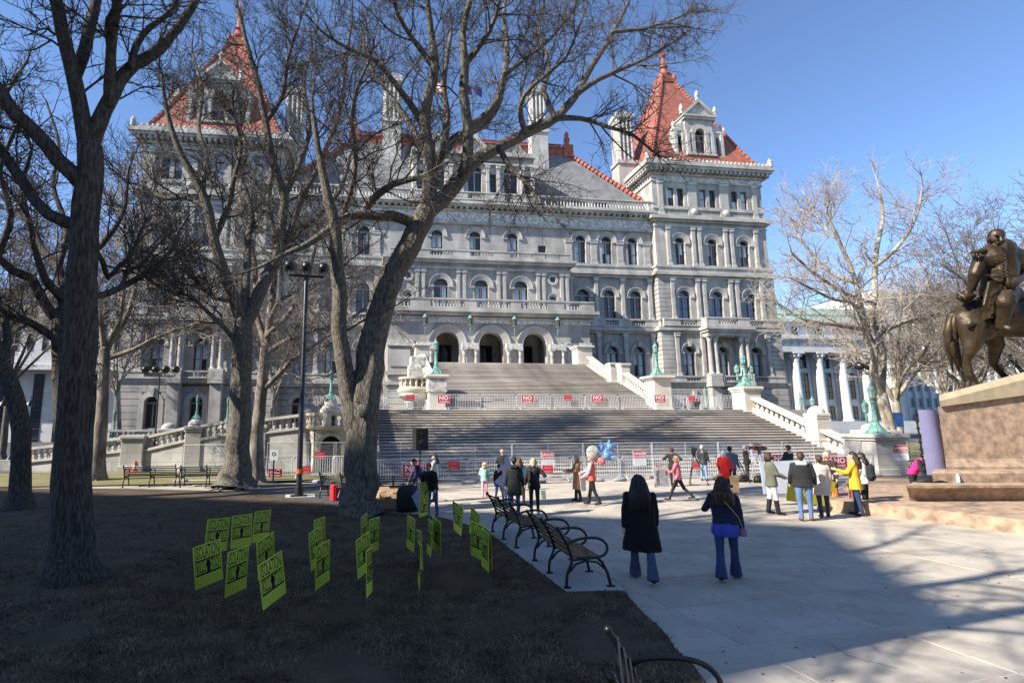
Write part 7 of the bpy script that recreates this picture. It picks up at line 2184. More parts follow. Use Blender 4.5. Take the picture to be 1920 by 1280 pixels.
def backpack(owner, label, m):
    k = owner['k']
    t = thing('backpack', label, 'backpack', tuple(owner.location), owner.rotation_euler.z)
    g = MB(); g.capsule((0, -.2 * k, 1.02 * k), (0, -.2 * k, 1.32 * k), .12 * k, .11 * k, 12); g.capsule((-.07 * k, -.24 * k, 1.03 * k), (.07 * k, -.24 * k, 1.03 * k), .08 * k, .08 * k)
    fused('bag', g, m, t, .02, 2)
    for s in (-1, 1): MB().tube([(s * .1 * k, -.14 * k, 1.42 * k), (s * .12 * k, .0, 1.49 * k), (s * .12 * k, .13 * k, 1.36 * k), (s * .13 * k, .12 * k, 1.2 * k), (s * .15 * k, -.1 * k, 1.05 * k)], .016 * k, 6).build('strap', m, t)
    return t

blk = cloth('black', (.016, .016, .017)); jean = cloth('denim', (.10, .17, .32)); jeand = cloth('dark_denim', (.022, .035, .085)); navy = cloth('navy', (.02, .028, .06))
wht = cloth('white', (.72, .71, .68)); ltj = cloth('pale_denim', (.22, .33, .52))
brn = hairm('brown', (.03, .016, .01), (.08, .045, .025)); drk = hairm('dark', (.01, .008, .007), (.03, .022, .018)); bld = hairm('blond', (.36, .24, .11), (.62, .47, .26)); gry = hairm('grey', (.35, .34, .33), (.6, .59, .58)); red = hairm('auburn', (.12, .04, .015), (.25, .1, .04)); salt = hairm('dark_grey', (.012, .012, .013), (.040, .040, .043))
def gp(x, y): p = G(x, y); return (p.x, p.y, 0)
P_ = {}
P_['black'] = person('woman with long dark grey hair in a loose black coat walking away', gp(1208, 1089), 93, 1.66, cloth('black_wool', (.006, .006, .007), .95), cloth('blue_jeans', (.055, .075, .14)), (salt, 'verylong'), ((-8, 8, 10), (12, 7, 14)), -15, 2, .50, .05, voxel=.013, build=1.22)
P_['navy'] = person('woman with wavy brown hair in a navy jacket, bright blue shirt and flared jeans', gp(1368, 1087), 88, 1.62, cloth('navy_jacket', (.012, .016, .042)), cloth('flared_jeans', (.03, .045, .12)), (brn, 'wavy'), ((18, 24, 95), (2, 8, 10)), 13, 0, .93, .05, voxel=.013, untuck=(cloth('cobalt', (.045, .07, .36)), .73), build=1.06)
hb_ = thing('shoulder_bag', 'small pinkish shoulder bag at the right hip of the woman in navy', 'bag', tuple(P_['navy'].location), P_['navy'].rotation_euler.z)
MB().bbox(.2, .3, -.05, .08, .70, .83, .03).build('pouch', cloth('pink_leather', (.30, .15, .20)), hb_)
MB().tube([(.25, -.04, .83), (.2, -.15, 1.02), (.05, -.185, 1.22), (-.1, -.12, 1.38), (-.12, 0, 1.42), (-.08, .12, 1.33), (.1, .16, 1.05), (.26, .06, .83)], .009, 6).build('strap', cloth('tan_leather', (.30, .22, .15)), hb_)
P_['girl'] = person('girl with curly blond hair, tie-dyed top and pink trousers', gp(909, 932), 95, 1.16, cloth('tie_dye', (.28, .50, .42), var=.5), cloth('pink', (.78, .38, .42)), (bld, 'curly'), ((12, 10, 60), (0, 8, 15)), 3, voxel=.018, shoes=cloth('pink_shoe', (.6, .25, .28)))
P_['bald'] = person('balding man in a black short jacket behind the hooded visitor', (*AY(943, 905, 20.2).xy, 0), 80, 1.55, blk, blk, (brn, 'bald'), ((25, 15, 60), (8, 8, 15)))
P_['boy'] = person('boy in a black jacket over a blue shirt with striped grey track trousers, walking', gp(937, 943), 70, 1.22, blk, cloth('grey_track', (.33, .34, .36)), (drk, 'short'), ((-8, 8, 20), (14, 8, 20)), 16, untuck=(cloth('blue_shirt', (.04, .12, .5)), .74))
P_['hood'] = person('visitor in a pale lilac hooded top holding up a white board', gp(952, 946), 110, 1.46, cloth('lilac', (.46, .46, .62)), ltj, (cloth('lilac', (.46, .46, .62)), 'hoodup'), ((38, 20, 70), (30, 12, 70)), 8)
P_['teal'] = person('woman with auburn hair in a light blue jacket beside the hooded visitor', gp(977, 948), 80, 1.42, cloth('light_blue', (.24, .44, .55)), blk, (red, 'long'), ((18, 12, 50), (10, 10, 50)), 4)
P_['green'] = person('person in a long dark green parka and jeans seen from behind', gp(966, 969), 90, 1.58, cloth('dark_parka', (.018, .022, .018)), cloth('mid_jeans', (.06, .10, .22)), (drk, 'short'), ((4, 8, 10), (4, 10, 12)), 0, 0, .62, hood=cloth('dark_parka', (.018, .022, .018)))
P_['bp'] = person('blond woman in black with her hand on her hip seen from behind', gp(1003, 964), 88, 1.52, blk, cloth('charcoal', (.03, .03, .032)), (bld, 'bob'), ((0, 12, 20), (-14, 38, 95)), 4, shoes=wht)
backpack(P_['bp'], 'black backpack on the back of the blond woman in black', blk)
P_['tan'] = person('blond woman in a tan coat with black tights carrying a white poster', gp(1084, 940), 190, 1.46, cloth('tan', (.36, .19, .10)), blk, (bld, 'long'), ((20, 10, 60), (25, 10, 60)), 4, 0, .45, boots=SHOE, mask=cloth('pale_blue_mask', (.5, .6, .68)))
P_['coral'] = person('grey-haired woman in a coral vest with white sleeves and wide black trousers, holding balloons', gp(1112, 946), 170, 1.52, cloth('coral', (.82, .13, .10)), blk, (gry, 'short'), ((12, 10, 40), (30, 12, 40)), 12, 0, .84, .02, sleeves=wht, mask=wht, build=1.1)
P_['maroon'] = person('person in black with a maroon cap, hands on hips, behind the woman in pink', (*AY(1264, 905, 20.6).xy, 0), 85, 1.5, blk, blk, (cloth('maroon', (.10, .012, .02)), 'cap'), ((-14, 46, 100), (-14, 46, 100)))
P_['pink'] = person('woman with a short blond bob in a pink jacket and black trousers striding left', gp(1274, 938), 172, 1.48, cloth('rose', (.66, .16, .21)), cloth('black_trouser', (.02, .02, .021)), (bld, 'bob'), ((28, 10, 50), (-8, 10, 20)), -24, 3, .84)
P_['cam1'] = person('man in a black leather jacket and jeans beside the first camera tripod', gp(1321, 901), 70, 1.52, cloth('leather', (.03, .03, .032), .4), ltj, (gry, 'short'), ((10, 10, 40), (4, 10, 20)), 3)
P_['red'] = person('woman in a bright red coat and white hat holding a cardboard sign', gp(1362, 925), 75, 1.5, cloth('scarlet', (.72, .025, .02)), blk, (wht, 'hat'), ((12, 14, 30), (10, 12, 30)), 3, 0, .60)
P_['bluebag'] = person('person in a grey-blue jacket just behind the woman in red', (*AY(1374, 905, 19.5).xy, 0), 60, 1.58, cloth('slate_blue', (.12, .16, .24)), jeand, (drk, 'short'), ((10, 8, 30), (8, 8, 20)))
P_['dark'] = person('slim man all in black standing beside the second camera tripod', gp(1403, 902), 10, 1.52, blk, cloth('charcoal', (.03, .03, .032)), (gry, 'short'), ((6, 6, 20), (6, 6, 20)))
P_['behind'] = person('person in a dark jacket with a pale collar behind the white poster', (*AY(1484, 905, 19.4).xy, 0), 140, 1.62, cloth('dark_slate', (.03, .033, .04)), blk, (red, 'short'), ((12, 10, 60), (12, 10, 40)), hood=wht)
P_['olive'] = person('woman in an olive jacket with white trousers and tall black boots', gp(1452, 964), 20, 1.66, cloth('olive', (.15, .15, .10)), wht, (brn, 'bob'), ((20, 8, 45), (20, 8, 45)), 5, boots=SHOE, mask=blk, coat=.78, build=1.05)
P_['jeans'] = person('man in a black jacket with a light grey hood and blue jeans seen from behind', gp(1513, 976), 96, 1.72, blk, jean, (brn, 'short'), ((0, 13, 30), (0, 13, 30)), 4, shoes=cloth('tan_shoe', (.16, .10, .07)), hood=cloth('light_grey', (.45, .45, .47)), build=1.12, coat=.84)
P_['beige'] = person('woman in a beige coat and jeans partly behind the man in the black jacket', gp(1547, 970), 100, 1.62, cloth('beige', (.50, .43, .38)), jeand, (brn, 'short'), ((8, 8, 20), (8, 8, 20)), 8, 0, .62)
P_['old'] = person('grey-haired visitor in a dark brown coat with a red and yellow wrap', (*AY(1562, 957, 14.9).xy, 0), 250, 1.6, cloth('dark_brown', (.04, .022, .018)), blk, (gry, 'short'), ((10, 12, 20), (8, 12, 15)), 0, 3, .62, mask=cloth('rust_mask', (.35, .1, .05)), head_turn=-40)
MB().loft([(0, 0, .34, .2, .16), (0, 0, .62, .19, .15)], 14).build('wrap', mat('striped_wrap', (.40, .03, .03), .8, scale=4, stretch=(4, 4, .3), col2=(.55, .38, .05)), P_['old'], 60)
P_['yellow'] = person('woman with dark curly hair in a mustard yellow coat and dark jeans', gp(1611, 966), 176, 1.68, cloth('mustard', (.62, .36, .025)), jeand, (drk, 'wavy'), ((30, 12, 75), (20, 10, 60)), 4, 0, .70, build=1.05)
P_['wb'] = person('dark-haired person in a white jacket behind the woman in yellow', gp(1626, 958), 165, 1.62, wht, blk, (drk, 'long'), ((10, 8, 30), (8, 8, 25)))
backpack(P_['wb'], 'black backpack worn by the person in the white jacket', blk)
P_['magenta'] = person('woman in a magenta vest with dark sleeves stooping beside the lavender panel', (*AY(1716, 925, 15.6).xy, 0), -20, 1.66, cloth('magenta', (.62, .02, .20)), blk, (drk, 'short'), ((35, 10, 30), (40, 10, 25)), 0, 34, .86, sleeves=blk, mask=wht)
P_['redcap'] = person('man in a crimson cap and black jacket bending over yard signs at the lawn edge', gp(811, 967), -110, 1.5, blk, cloth('blue_jeans2', (.06, .11, .28)), (cloth('crimson', (.38, .03, .05)), 'cap'), ((30, 12, 30), (10, 20, 40)), 8, 28)
P_['purple'] = person('person in a purple and navy jacket stooping over the bags by the bench', (*AY(792, 955, 16.8).xy, 0), 210, 1.52, cloth('purple_navy', (.05, .04, .09), var=.6), jeand, (drk, 'short'), ((45, 8, 20), (40, 8, 20)), 3, 30)
P_['mint'] = person('dark-haired person in a mint jacket behind the crimson cap', (*AY(815, 945, 17.9).xy, 0), 160, 1.5, cloth('mint', (.42, .52, .48)), jeand, (drk, 'long'), ((12, 8, 40), (12, 8, 30)), mask=cloth('teal_mask', (.12, .38, .38)))
settle()
# ------------------------------------------------------------------ yard signs on the lawn
SWD, SHT = .50, .66
board = MB().box(-SWD / 2, SWD / 2, -.004, .004, 0, SHT).mesh('board', M['yellowsign'])
prn = MB()
for s in (-1, 1):
    y0, y1 = (-.0065, -.0045) if s < 0 else (.0045, .0065)
    for z0, z1 in ((.405, .43), (.185, .215)): prn.box(-.225, .225, y0, y1, z0, z1)
    prn.box(-.225, .225, y0, y1, .632, .642); prn.box(-.225, -.218, y0, y1, .19, .64); prn.box(.218, .225, y0, y1, .19, .64)
    prn.lathe([(.022, .36), (.03, .375), (.022, .40)], (.0, (y0 + y1) / 2, 0), 6)
    prn.box(-.028, .034, y0, y1, .215, .36); prn.box(-.042, .046, y0, y1, .30, .355)
prn = prn.mesh('printing', M['ink'])
sk = MB()
for x in (-.13, .13): sk.tube([(x, 0, -.30), (x, 0, .05)], .0026, 5)
sk.tube([(-.13, 0, -.06), (.13, 0, -.06)], .0024, 5)
sk = sk.mesh('stake', mat('dull_wire', (.16, .16, .16), .6))
T1 = text_mesh('ISOLATION', .27, M['ink'], .002, .30); T2 = text_mesh('KILLS,', .25, M['ink'], .002, .255); T3 = text_mesh('TOO!', .25, M['ink'], .002, .255)
def yard_sign(label, loc, yaw, roll=0.0, pitch=0.0, group='yellow yard signs on the shaded lawn'):
    t = thing('yard_sign', label, 'yard sign', loc, 0, group)
    t.rotation_euler = (pitch, roll, yaw)
    put('board', board, t); put('printing', prn, t); put('stake', sk, t)
    for rz in (0, PI):
        put('lettering', T1, t, (0, -.004 if rz == 0 else .004, .53), (0, 0, rz))
        put('lettering', T2, t, (-.125 if rz == 0 else .125, -.004 if rz == 0 else .004, .305), (0, 0, rz))
        put('lettering', T3, t, (.125 if rz == 0 else -.125, -.004 if rz == 0 else .004, .305), (0, 0, rz))
    return t
YS = [(391, 1130, 44, 70, 1, 7, 'yellow ISOLATION KILLS, TOO! yard sign, front row left, nearest the thick trunk'),
      (440, 1148, 37, 80, 1, 1, 'upright yellow yard sign in the front row between two tilted ones'),
      (514, 1166, 40, 80, 1, 13, 'yellow yard sign leaning strongly left, closest of all to the camera'),
      (499, 1108, 30, 70, 1, 12, 'leaning yellow yard sign directly behind the closest tilted one'),
      (402, 1062, 36, 55, 1, -3, 'yellow yard sign half hidden behind the front left one'),
      (450, 1052, 34, 55, 1, -1, 'yellow yard sign alone at the back between two others, left cluster'),
      (486, 1040, 27, 52, 1, -3, 'rearmost narrow yellow yard sign of the left cluster'),
      (604, 1132, 26, 78, 1, 3, 'front sign of the overlapping trio in the middle of the lawn'),
      (594, 1092, 24, 72, 1, 6, 'second sign of the overlapping trio in the middle of the lawn'),
      (599, 1062, 20, 60, 1, -1, 'rearmost sign of the overlapping trio in the middle of the lawn'),
      (683, 1108, 24, 68, 1, 8, 'tilted yellow yard sign in front of a taller one, below the twin-stem tree'),
      (700, 1062, 18, 58, 1, -2, 'upright yellow yard sign behind the tilted one below the twin-stem tree'),
      (683, 1052, 10, 50, 1, 2, 'sliver of a yellow yard sign peeping out behind two others below the twin-stem tree'),
      (692, 1152, 12, 90, 1, -6, 'nearly edge-on yellow yard sign in front, right of the tilted pair'),
      (769, 1058, 15, 62, -1, -2, 'yellow yard sign turned sideways, left end of the middle scatter'),
      (785, 1134, 4, 84, -1, 2, 'edge-on yellow yard sign, thin line nearest in the middle scatter'),
      (789, 1098, 9, 76, -1, 8, 'leaning nearly edge-on yellow yard sign behind the thin one'),
      (804, 1068, 8, 62, -1, 0, 'thin upright yellow yard sign in the centre of the middle scatter'),
      (818, 1062, 15, 58, -1, -7, 'yellow yard sign leaning right at the right of the middle scatter'),
      (854, 1014, 6, 50, -1, 0, 'thin dark yellow yard sign behind a leaning one near the plaza edge'),
      (858, 1022, 14, 50, -1, -8, 'yellow yard sign leaning right near the plaza edge, in front of a thin one'),
      (888, 1032, 16, 50, -1, -18, 'strongly right-leaning yellow yard sign beside the benches'),
      (897, 1076, 25, 58, -1, -3, 'broad yellow yard sign turned away beside the bench pad, behind the narrow pair'),
      (917, 1092, 13, 70, -1, -2, 'yellow yard sign closest to the bench pad, at the back of the pair'),
      (910, 1098, 14, 72, -1, 0, 'front narrow yellow yard sign of the pair beside the bench pad')]
for x, y, w, h, near, tilt, lab in YS:
    g = G(x, y, .035)
    va = math.atan2(g.y, g.x)                      # heading of the line of sight
    ang = math.asin(min(.98, (w / h) / (SWD / SHT)))
    # the board's x axis lies ang away from the line of sight
    if near > 0: yaw = va - ang
    else: yaw = va + ang + PI
    t = yard_sign(lab, (g.x, g.y, .035 + .25), yaw, -R(tilt) * (1 if near > 0 else 1), R(rnd.uniform(-3, 3)))
    t.scale = (.86, .86, .86)
for (px, py, Yq, tilt, lab) in ((796, 946, 15.0, 4, 'yellow yard sign being carried in front of the man with the crimson cap'), (794, 972, 14.9, 2, 'yellow yard sign dangling lowest in front of the man with the crimson cap')):
    p = AY(px, py, Yq); va = math.atan2(p.y, p.x)
    t = yard_sign(lab, tuple(p), va - R(40), R(tilt), 0, 'yard signs being carried')
    t.scale = (.75, 1, .9)

# ------------------------------------------------------------------ cameras, speaker, balloons, posters
def tripod(label, loc, h, m, rz=0.0):
    t = thing('tripod', label, 'tripod', loc, rz, 'camera tripods')
    for k in range(3):
        a = R(90 + 120 * k)
        c_, s_ = math.cos(a), math.sin(a)
        MB().tube([(c_ * .04, s_ * .04, h - .1), (c_ * .24, s_ * .24, h * .5)], .022, 7).tube([(c_ * .22, s_ * .22, h * .55), (c_ * .46, s_ * .46, .02)], .014, 6).ball((c_ * .46, s_ * .46, .02), .03, n=7, k=5).build('leg', m, t, 60)
    MB().lathe([(.06, h - .14), (.07, h - .05), (.05, h), (.08, h + .01), (.08, h + .04)], n=10).build('head', M['black'], t, 60)
    MB().tube([(0, .02, h - .02), (.1, -.3, h - .14)], .01, 6).build('pan_handle', M['black'], t)
    return t
def video_camera(label, loc, rz, s=1.0):
    t = thing('video_camera', label, 'video camera', loc, rz, 'news cameras')
    MB().bbox(-.07 * s, .07 * s, -.2 * s, .18 * s, 0, .16 * s, .015).bbox(-.05 * s, .05 * s, -.3 * s, -.2 * s, .02 * s, .14 * s, .01).build('body', M['black'], t)
    q = MB().lathe([(.045 * s, 0), (.05 * s, .06 * s), (.06 * s, .16 * s), (.07 * s, .2 * s), (.05 * s, .2 * s)], n=12)
    q.xf(Matrix.Translation((0, .18 * s, .09 * s)) @ Matrix.Rotation(R(-90), 4, 'X')); q.build('lens', M['black'], t, 60)
    MB().tube([(0, -.14 * s, .16 * s), (0, -.1 * s, .23 * s), (0, .08 * s, .23 * s), (0, .13 * s, .16 * s)], .014 * s, 6).build('handle', M['black'], t)
    MB().tube([(.06 * s, .0, .21 * s), (.06 * s, .26 * s, .22 * s)], .018 * s, 7).build('microphone', M['ink'], t)
    MB().bbox(-.14 * s, -.07 * s, .0, .08 * s, .1 * s, .16 * s, .01).build('viewfinder', M['black'], t)
    return t
g = gp(1305, 908)
tripod('black tripod left of the man in the leather jacket', g, 1.25, M['black']); video_camera('black news camera on the first tripod', (g[0], g[1], 1.29), R(150), 1.15)
g = gp(1429, 904)
tripod('grey tripod right of the slim man in black', g, 1.3, M['steel'], R(40)); video_camera('black news camera on the second tripod beside the white poster', (g[0], g[1], 1.34), R(20), 1.1)
g = gp(1385, 906)
tripod('dark tripod half hidden behind the woman in red', g, 1.15, M['black'], R(20))
for (px, py, lab) in ((1395, 903, 'black equipment bag on the paving at the feet of the slim man in black'), (1424, 904, 'black equipment bag under the grey tripod')):
    t = thing('equipment_bag', lab, 'bag', gp(px, py), R(20), 'equipment bags')
    MB().loft([(0, 0, 0, .3, .18), (0, 0, .14, .3, .18), (0, 0, .26, .22, .12), (0, 0, .3, .1, .05)], 14).build('body', M['ink'], t, 180)
    MB().tube([(-.2, 0, .24), (-.1, 0, .38), (.1, 0, .38), (.2, 0, .24)], .015, 6).build('strap', M['ink'], t)
sp_ = thing('loudspeaker', 'black loudspeaker raised on a pole above the people at the lawn edge', 'loudspeaker', tuple(AY(788, 843, 17.0)), R(12))
MB().xprism([(-.2, 0), (.2, 0), (.2, .66), (-.2, .66)], -.2, .2).build('cabinet', M['black'], sp_)
MB().box(-.17, .17, -.212, -.2, .03, .63).build('grille', M['ink'], sp_)
MB().ball((0, -.2, .22), .13, .03, .13, 14, 8).ball((0, -.2, .5), .06, .02, .06, 12, 6).build('cone', M['ink'], sp_, 180)
MB().box(.2, .215, -.1, .1, .28, .36).build('handle', M['black'], sp_)
p0 = AY(788, 843, 17.0)
ss = thing('speaker_stand', 'black pole stand holding up the loudspeaker', 'stand', (p0.x - .05, p0.y, 0))
MB().tube([(0, 0, 0.1), (.05, 0, p0.z + .02)], .022, 8).build('pole', M['black'], ss)
for k in range(3):
    a = R(30 + 120 * k); MB().tube([(0, 0, .75), (.5 * math.cos(a), .5 * math.sin(a), .02)], .014, 6).build('leg', M['black'], ss)
MB().lathe([(.05, 1.2), (.05, 1.32)], n=8).build('red_clamp', M['red'], ss)
bcol = [('foil_blue', (.20, .36, .62)), ('foil_white', (.66, .72, .78)), ('foil_gold', (.58, .56, .46)), ('foil_orange', (.62, .26, .10)), ('foil_pink', (.62, .2, .22))]
bl = [(1112, 848, 0, 2, 'round gold and white patterned balloon at the left of the bunch', .26), (1122, 857, .1, 3, 'round orange balloon hanging low in the bunch', .2), (1127, 840, .1, 0, 'blue star balloon standing highest in the bunch', .24), (1143, 837, -.1, 0, 'blue and white foil balloon at the top right of the bunch', .24), (1137, 853, -.2, 0, 'blue foil balloon in the centre of the bunch', .24), (1147, 858, 0, 1, 'white foil balloon at the lower right of the bunch', .2), (1128, 864, -.2, 4, 'small pink balloon at the bottom of the bunch', .15)]
hw_ = hand_world(P_['coral'], 'r')
for px, py, dd, ci, lab, r in bl:
    p = AY(px, py, 16.3 + dd)
    t = thing('balloon', lab, 'balloon', tuple(p), R(rnd.uniform(-30, 30)), 'bunch of foil balloons')
    mm = mat(*bcol[ci], .2, var=.1, metal=.35) if False else mat(bcol[ci][0], bcol[ci][1], .22, .3, .35, 5)
    q = MB()
    if ci == 0:
        n_ = 10; vs = []
        for k in range(n_):
            a = 2 * PI * k / n_ + .3; rr2_ = r if k % 2 == 0 else r * .62
            vs.append((rr2_ * math.cos(a), 0, rr2_ * math.sin(a)))
        q.add(vs + [(0, -.09, 0), (0, .09, 0)], [(k, (k + 1) % n_, n_) for k in range(n_)] + [((k + 1) % n_, k, n_ + 1) for k in range(n_)])
        q.ball((0, -.03, 0), r * .45, .07, r * .45, 10, 6)
    else: q.ball((0, 0, 0), r * .85, r * .45, r * .85, 14, 9).lathe([(.01, -r), (.03, -r * .92), (.01, -r * .8)], n=6)
    q.build('envelope', mm, t, 50)
    l = hw_ - p
    MB().tube([(0, 0, -r * .7), tuple(l * .5 + Vector((0, 0, -.05))), tuple(l)], .0035, 4).build('ribbon', M['white'], t)
def board_at(name, label, cat, corners, Yq, m, thick=.012, depth=0.0, extra=None, group=None, tilt=0.0):
    """flat board with the outline (photograph pixels) in an upright plane at distance Yq, turned by depth metres from left to right"""
    xs = [c[0] for c in corners]; x0, x1 = min(xs), max(xs)
    pts = [AY(x, y, Yq + depth * (x - x0) / (x1 - x0 + 1e-6)) for x, y in corners]
    c = sum(pts, Vector()) / len(pts)
    t = thing(name, label, cat, tuple(c), 0, group)
    nrm = (pts[1] - pts[0]).cross(pts[2] - pts[1]).normalized()
    if nrm.y > 0: nrm = -nrm
    n_ = len(pts)
    f = [p - c for p in pts]; k = [p - nrm * thick for p in f]
    b = MB(); b.add(f + k, [tuple(range(n_)), tuple(range(2 * n_ - 1, n_ - 1, -1))] + [(i, (i + 1) % n_, n_ + (i + 1) % n_, n_ + i) for i in range(n_)])
    b.build('board', m, t)
    return t, f, nrm
pw = mat('poster_white', (.66, .70, .78), .6, var=.05); card = mat('cardboard', (.42, .27, .15), .85, var=.12, scale=3); yel = mat('yellow_poster', (.42, .40, .02), .6, var=.08); yelb = mat('bright_yellow', (.75, .72, .05), .6, var=.03)
board_at('poster_board', 'big pale blue-white poster board standing behind the woman in olive', 'poster', [(1424, 866), (1500, 862), (1496, 924), (1432, 926)], 15.4, pw)
t, f, nrm = board_at('poster_board', 'olive yellow poster board at the knees of the man in the black jacket', 'poster', [(1478, 900), (1520, 903), (1560, 950), (1475, 938)], 14.0, yel)
MB().tube([Vector((-.12, .03, -.6)), Vector((-.1, .03, .1))], .012, 6).build('stick', cloth('stick_wood', (.12, .06, .03)), t)
t, f, nrm = board_at('poster_board', 'yellow poster board with bright arrow shapes held by the grey-haired visitor', 'poster', [(1543, 893), (1568, 905), (1552, 948), (1525, 948)], 14.4, yel)
for q in (((.02, .14), (.12, .09), (.06, .02)), ((.2, .06), (.08, -.02), (.12, -.14))):
    MB().add([Vector((x, 0, z)) + nrm * .02 for x, z in q], [(0, 1, 2)]).build('arrow', yelb, t)
board_at('poster_board', 'white poster board tilted like a diamond in front of the hooded visitor', 'poster', [(927, 903), (951, 878), (955, 915), (942, 913)], 17.0, mat('lilac_board', (.60, .60, .74), .6, var=.04), depth=.1)
board_at('poster_board', 'narrow white poster carried by the blond woman in the tan coat', 'poster', [(1086, 886), (1097, 884), (1099, 920), (1090, 921)], 16.4, wht, depth=.1)
t, f, nrm = board_at('poster_board', 'hand-lettered placard with a red heart in front of the woman in pink', 'placard', [(1225, 876), (1252, 872), (1256, 912), (1228, 913)], 16.6, mat('placard_paper', (.55, .50, .48), .8, var=.08))
LT = text_mesh('ESSENTIAL', .13, M['ink'], .002, .8)
put('lettering', LT, t, tuple(Vector((-.13, 0, -.02)) + nrm * .008), (0, R(-88), 0))
sc2 = MB()
for col in range(3):
    z = -.27
    while z < .22:
        w = rnd.uniform(.03, .07); sc2.add([Vector((x, 0, zz)) + nrm * .01 for x, zz in ((-.05 + col * .085, z), (-.0 + col * .085, z), (-.0 + col * .085, z + .012), (-.05 + col * .085, z + .012))], [(0, 1, 2, 3)]); z += w
sc2.build('handwriting', M['ink'], t)
MB().add([Vector((.17 + .06 * math.cos(a) * abs(math.sin(a)) ** .3, 0, .12 + .06 * math.sin(a))) + nrm * .011 for a in [2 * PI * i / 12 for i in range(12)]], [tuple(range(12))]).build('heart', M['red'], t)
board_at('cardboard_sign', 'brown cardboard sign at the left hip of the woman in red', 'placard', [(1341, 890), (1352, 888), (1354, 912), (1343, 914)], 17.4, card)
board_at('cardboard_sign', 'larger brown cardboard sign at the right of the woman in red', 'placard', [(1368, 892), (1384, 890), (1387, 926), (1372, 918)], 17.2, card)
board_at('poster_board', 'green and white picture poster at the side of the person in the dark parka', 'poster', [(1014, 919), (1023, 918), (1024, 935), (1016, 935)], 14.6, mat('green_print', (.08, .40, .10), .6, scale=8, col2=(.55, .55, .45)))
board_at('poster_board', 'narrow poster with red figures held against the woman in yellow', 'poster', [(1588, 900), (1600, 905), (1604, 937), (1592, 934)], 14.0, mat('red_print', (.5, .42, .3), .7, scale=10, col2=(.35, .05, .04)))
board_at('poster_board', 'small paper with pink and blue print lying against the pedestal step', 'poster', [(1572, 915), (1580, 912), (1586, 922), (1570, 921)], 15.5, mat('pink_print', (.6, .3, .4), .7, scale=9, col2=(.3, .35, .6)))
board_at('name_badge', 'white name badge on the chest of the grey-haired visitor', 'badge', [(1554, 891), (1562, 890), (1563, 898), (1556, 899)], 14.55, wht, .004)
t, f, nrm = board_at('poster_board', 'folded pale blue poster held low by the man in the crimson cap', 'poster', [(772, 930), (784, 917), (789, 925), (785, 957)], 15.6, mat('blue_poster', (.35, .43, .58), .6, var=.06))
# things round the loaded bench
cbx = mat('brown_cardboard', (.40, .27, .16), .85, var=.1, scale=2)
for (px, py, Yq, w, h, d, rz, lab) in ((722, 932, 17.0, .42, .34, .35, 10, 'open brown cardboard box on the bench beside the big trunk'), (742, 934, 16.9, .5, .3, .35, 14, 'brown cardboard box with open flaps on the bench, right one'), (730, 957, 16.6, .7, .28, .4, 12, 'low cardboard box on the ground under the bench')):
    p = AY(px, py, Yq); t = thing('cardboard_box', lab, 'box', (p.x, p.y, max(.03, p.z - h / 2)), R(rz), 'cardboard boxes by the bench')
    MB().box(-w / 2, w / 2, -d / 2, -d / 2 + .01, 0, h).box(-w / 2, w / 2, d / 2 - .01, d / 2, 0, h).box(-w / 2, -w / 2 + .01, -d / 2, d / 2, 0, h).box(w / 2 - .01, w / 2, -d / 2, d / 2, 0, h).box(-w / 2, w / 2, -d / 2, d / 2, 0, .01).build('carton', cbx, t)
    if py < 950:
        MB().quad((-w / 2, -d / 2, h), (w / 2, -d / 2, h), (w / 2 - .03, -d / 2 - .16, h - .12), (-w / 2 + .03, -d / 2 - .18, h - .10)).quad((-w / 2, d / 2, h), (w / 2, d / 2, h), (w / 2 - .03, d / 2 + .1, h + .12), (-w / 2 + .03, d / 2 + .1, h + .12)).build('flap', cbx, t)
        MB().box(-.06, .06, -d / 2 - .004, -d / 2 - .001, .08, .24).build('label', pw, t)
t = thing('paper_bag', 'tall creased brown paper bag on the left end of the loaded bench', 'bag', tuple(AY(711, 940, 17.0)), R(8))
MB().loft([(0, 0, -.2, .16, .1), (0, 0, .0, .17, .11), (.01, 0, .3, .19, .12)], 4).build('paper', mat('kraft_paper', (.55, .38, .22), .85, var=.12, scale=6, stretch=(6, 6, 1)), t)
t = thing('duffel_bag', 'large black wheeled bag standing on the lawn in front of the bench', 'bag', (*AY(765, 960, 16.0).xy, .03), R(20))
MB().loft([(0, 0, 0, .34, .2), (0, 0, .12, .37, .23), (0, 0, .5, .36, .22), (0, 0, .66, .3, .18), (0, 0, .72, .16, .1)], 16).build('body', M['ink'], t, 180)
MB().tube([(-.18, 0, .68), (-.15, 0, .84), (.15, 0, .84), (.18, 0, .68)], .015, 6).build('handle', M['black'], t)
for sx in (-1, 1): MB().tube([(sx * .34, -.06, .06), (sx * .38, -.06, .06)], .06, 10).build('wheel', M['black'], t)
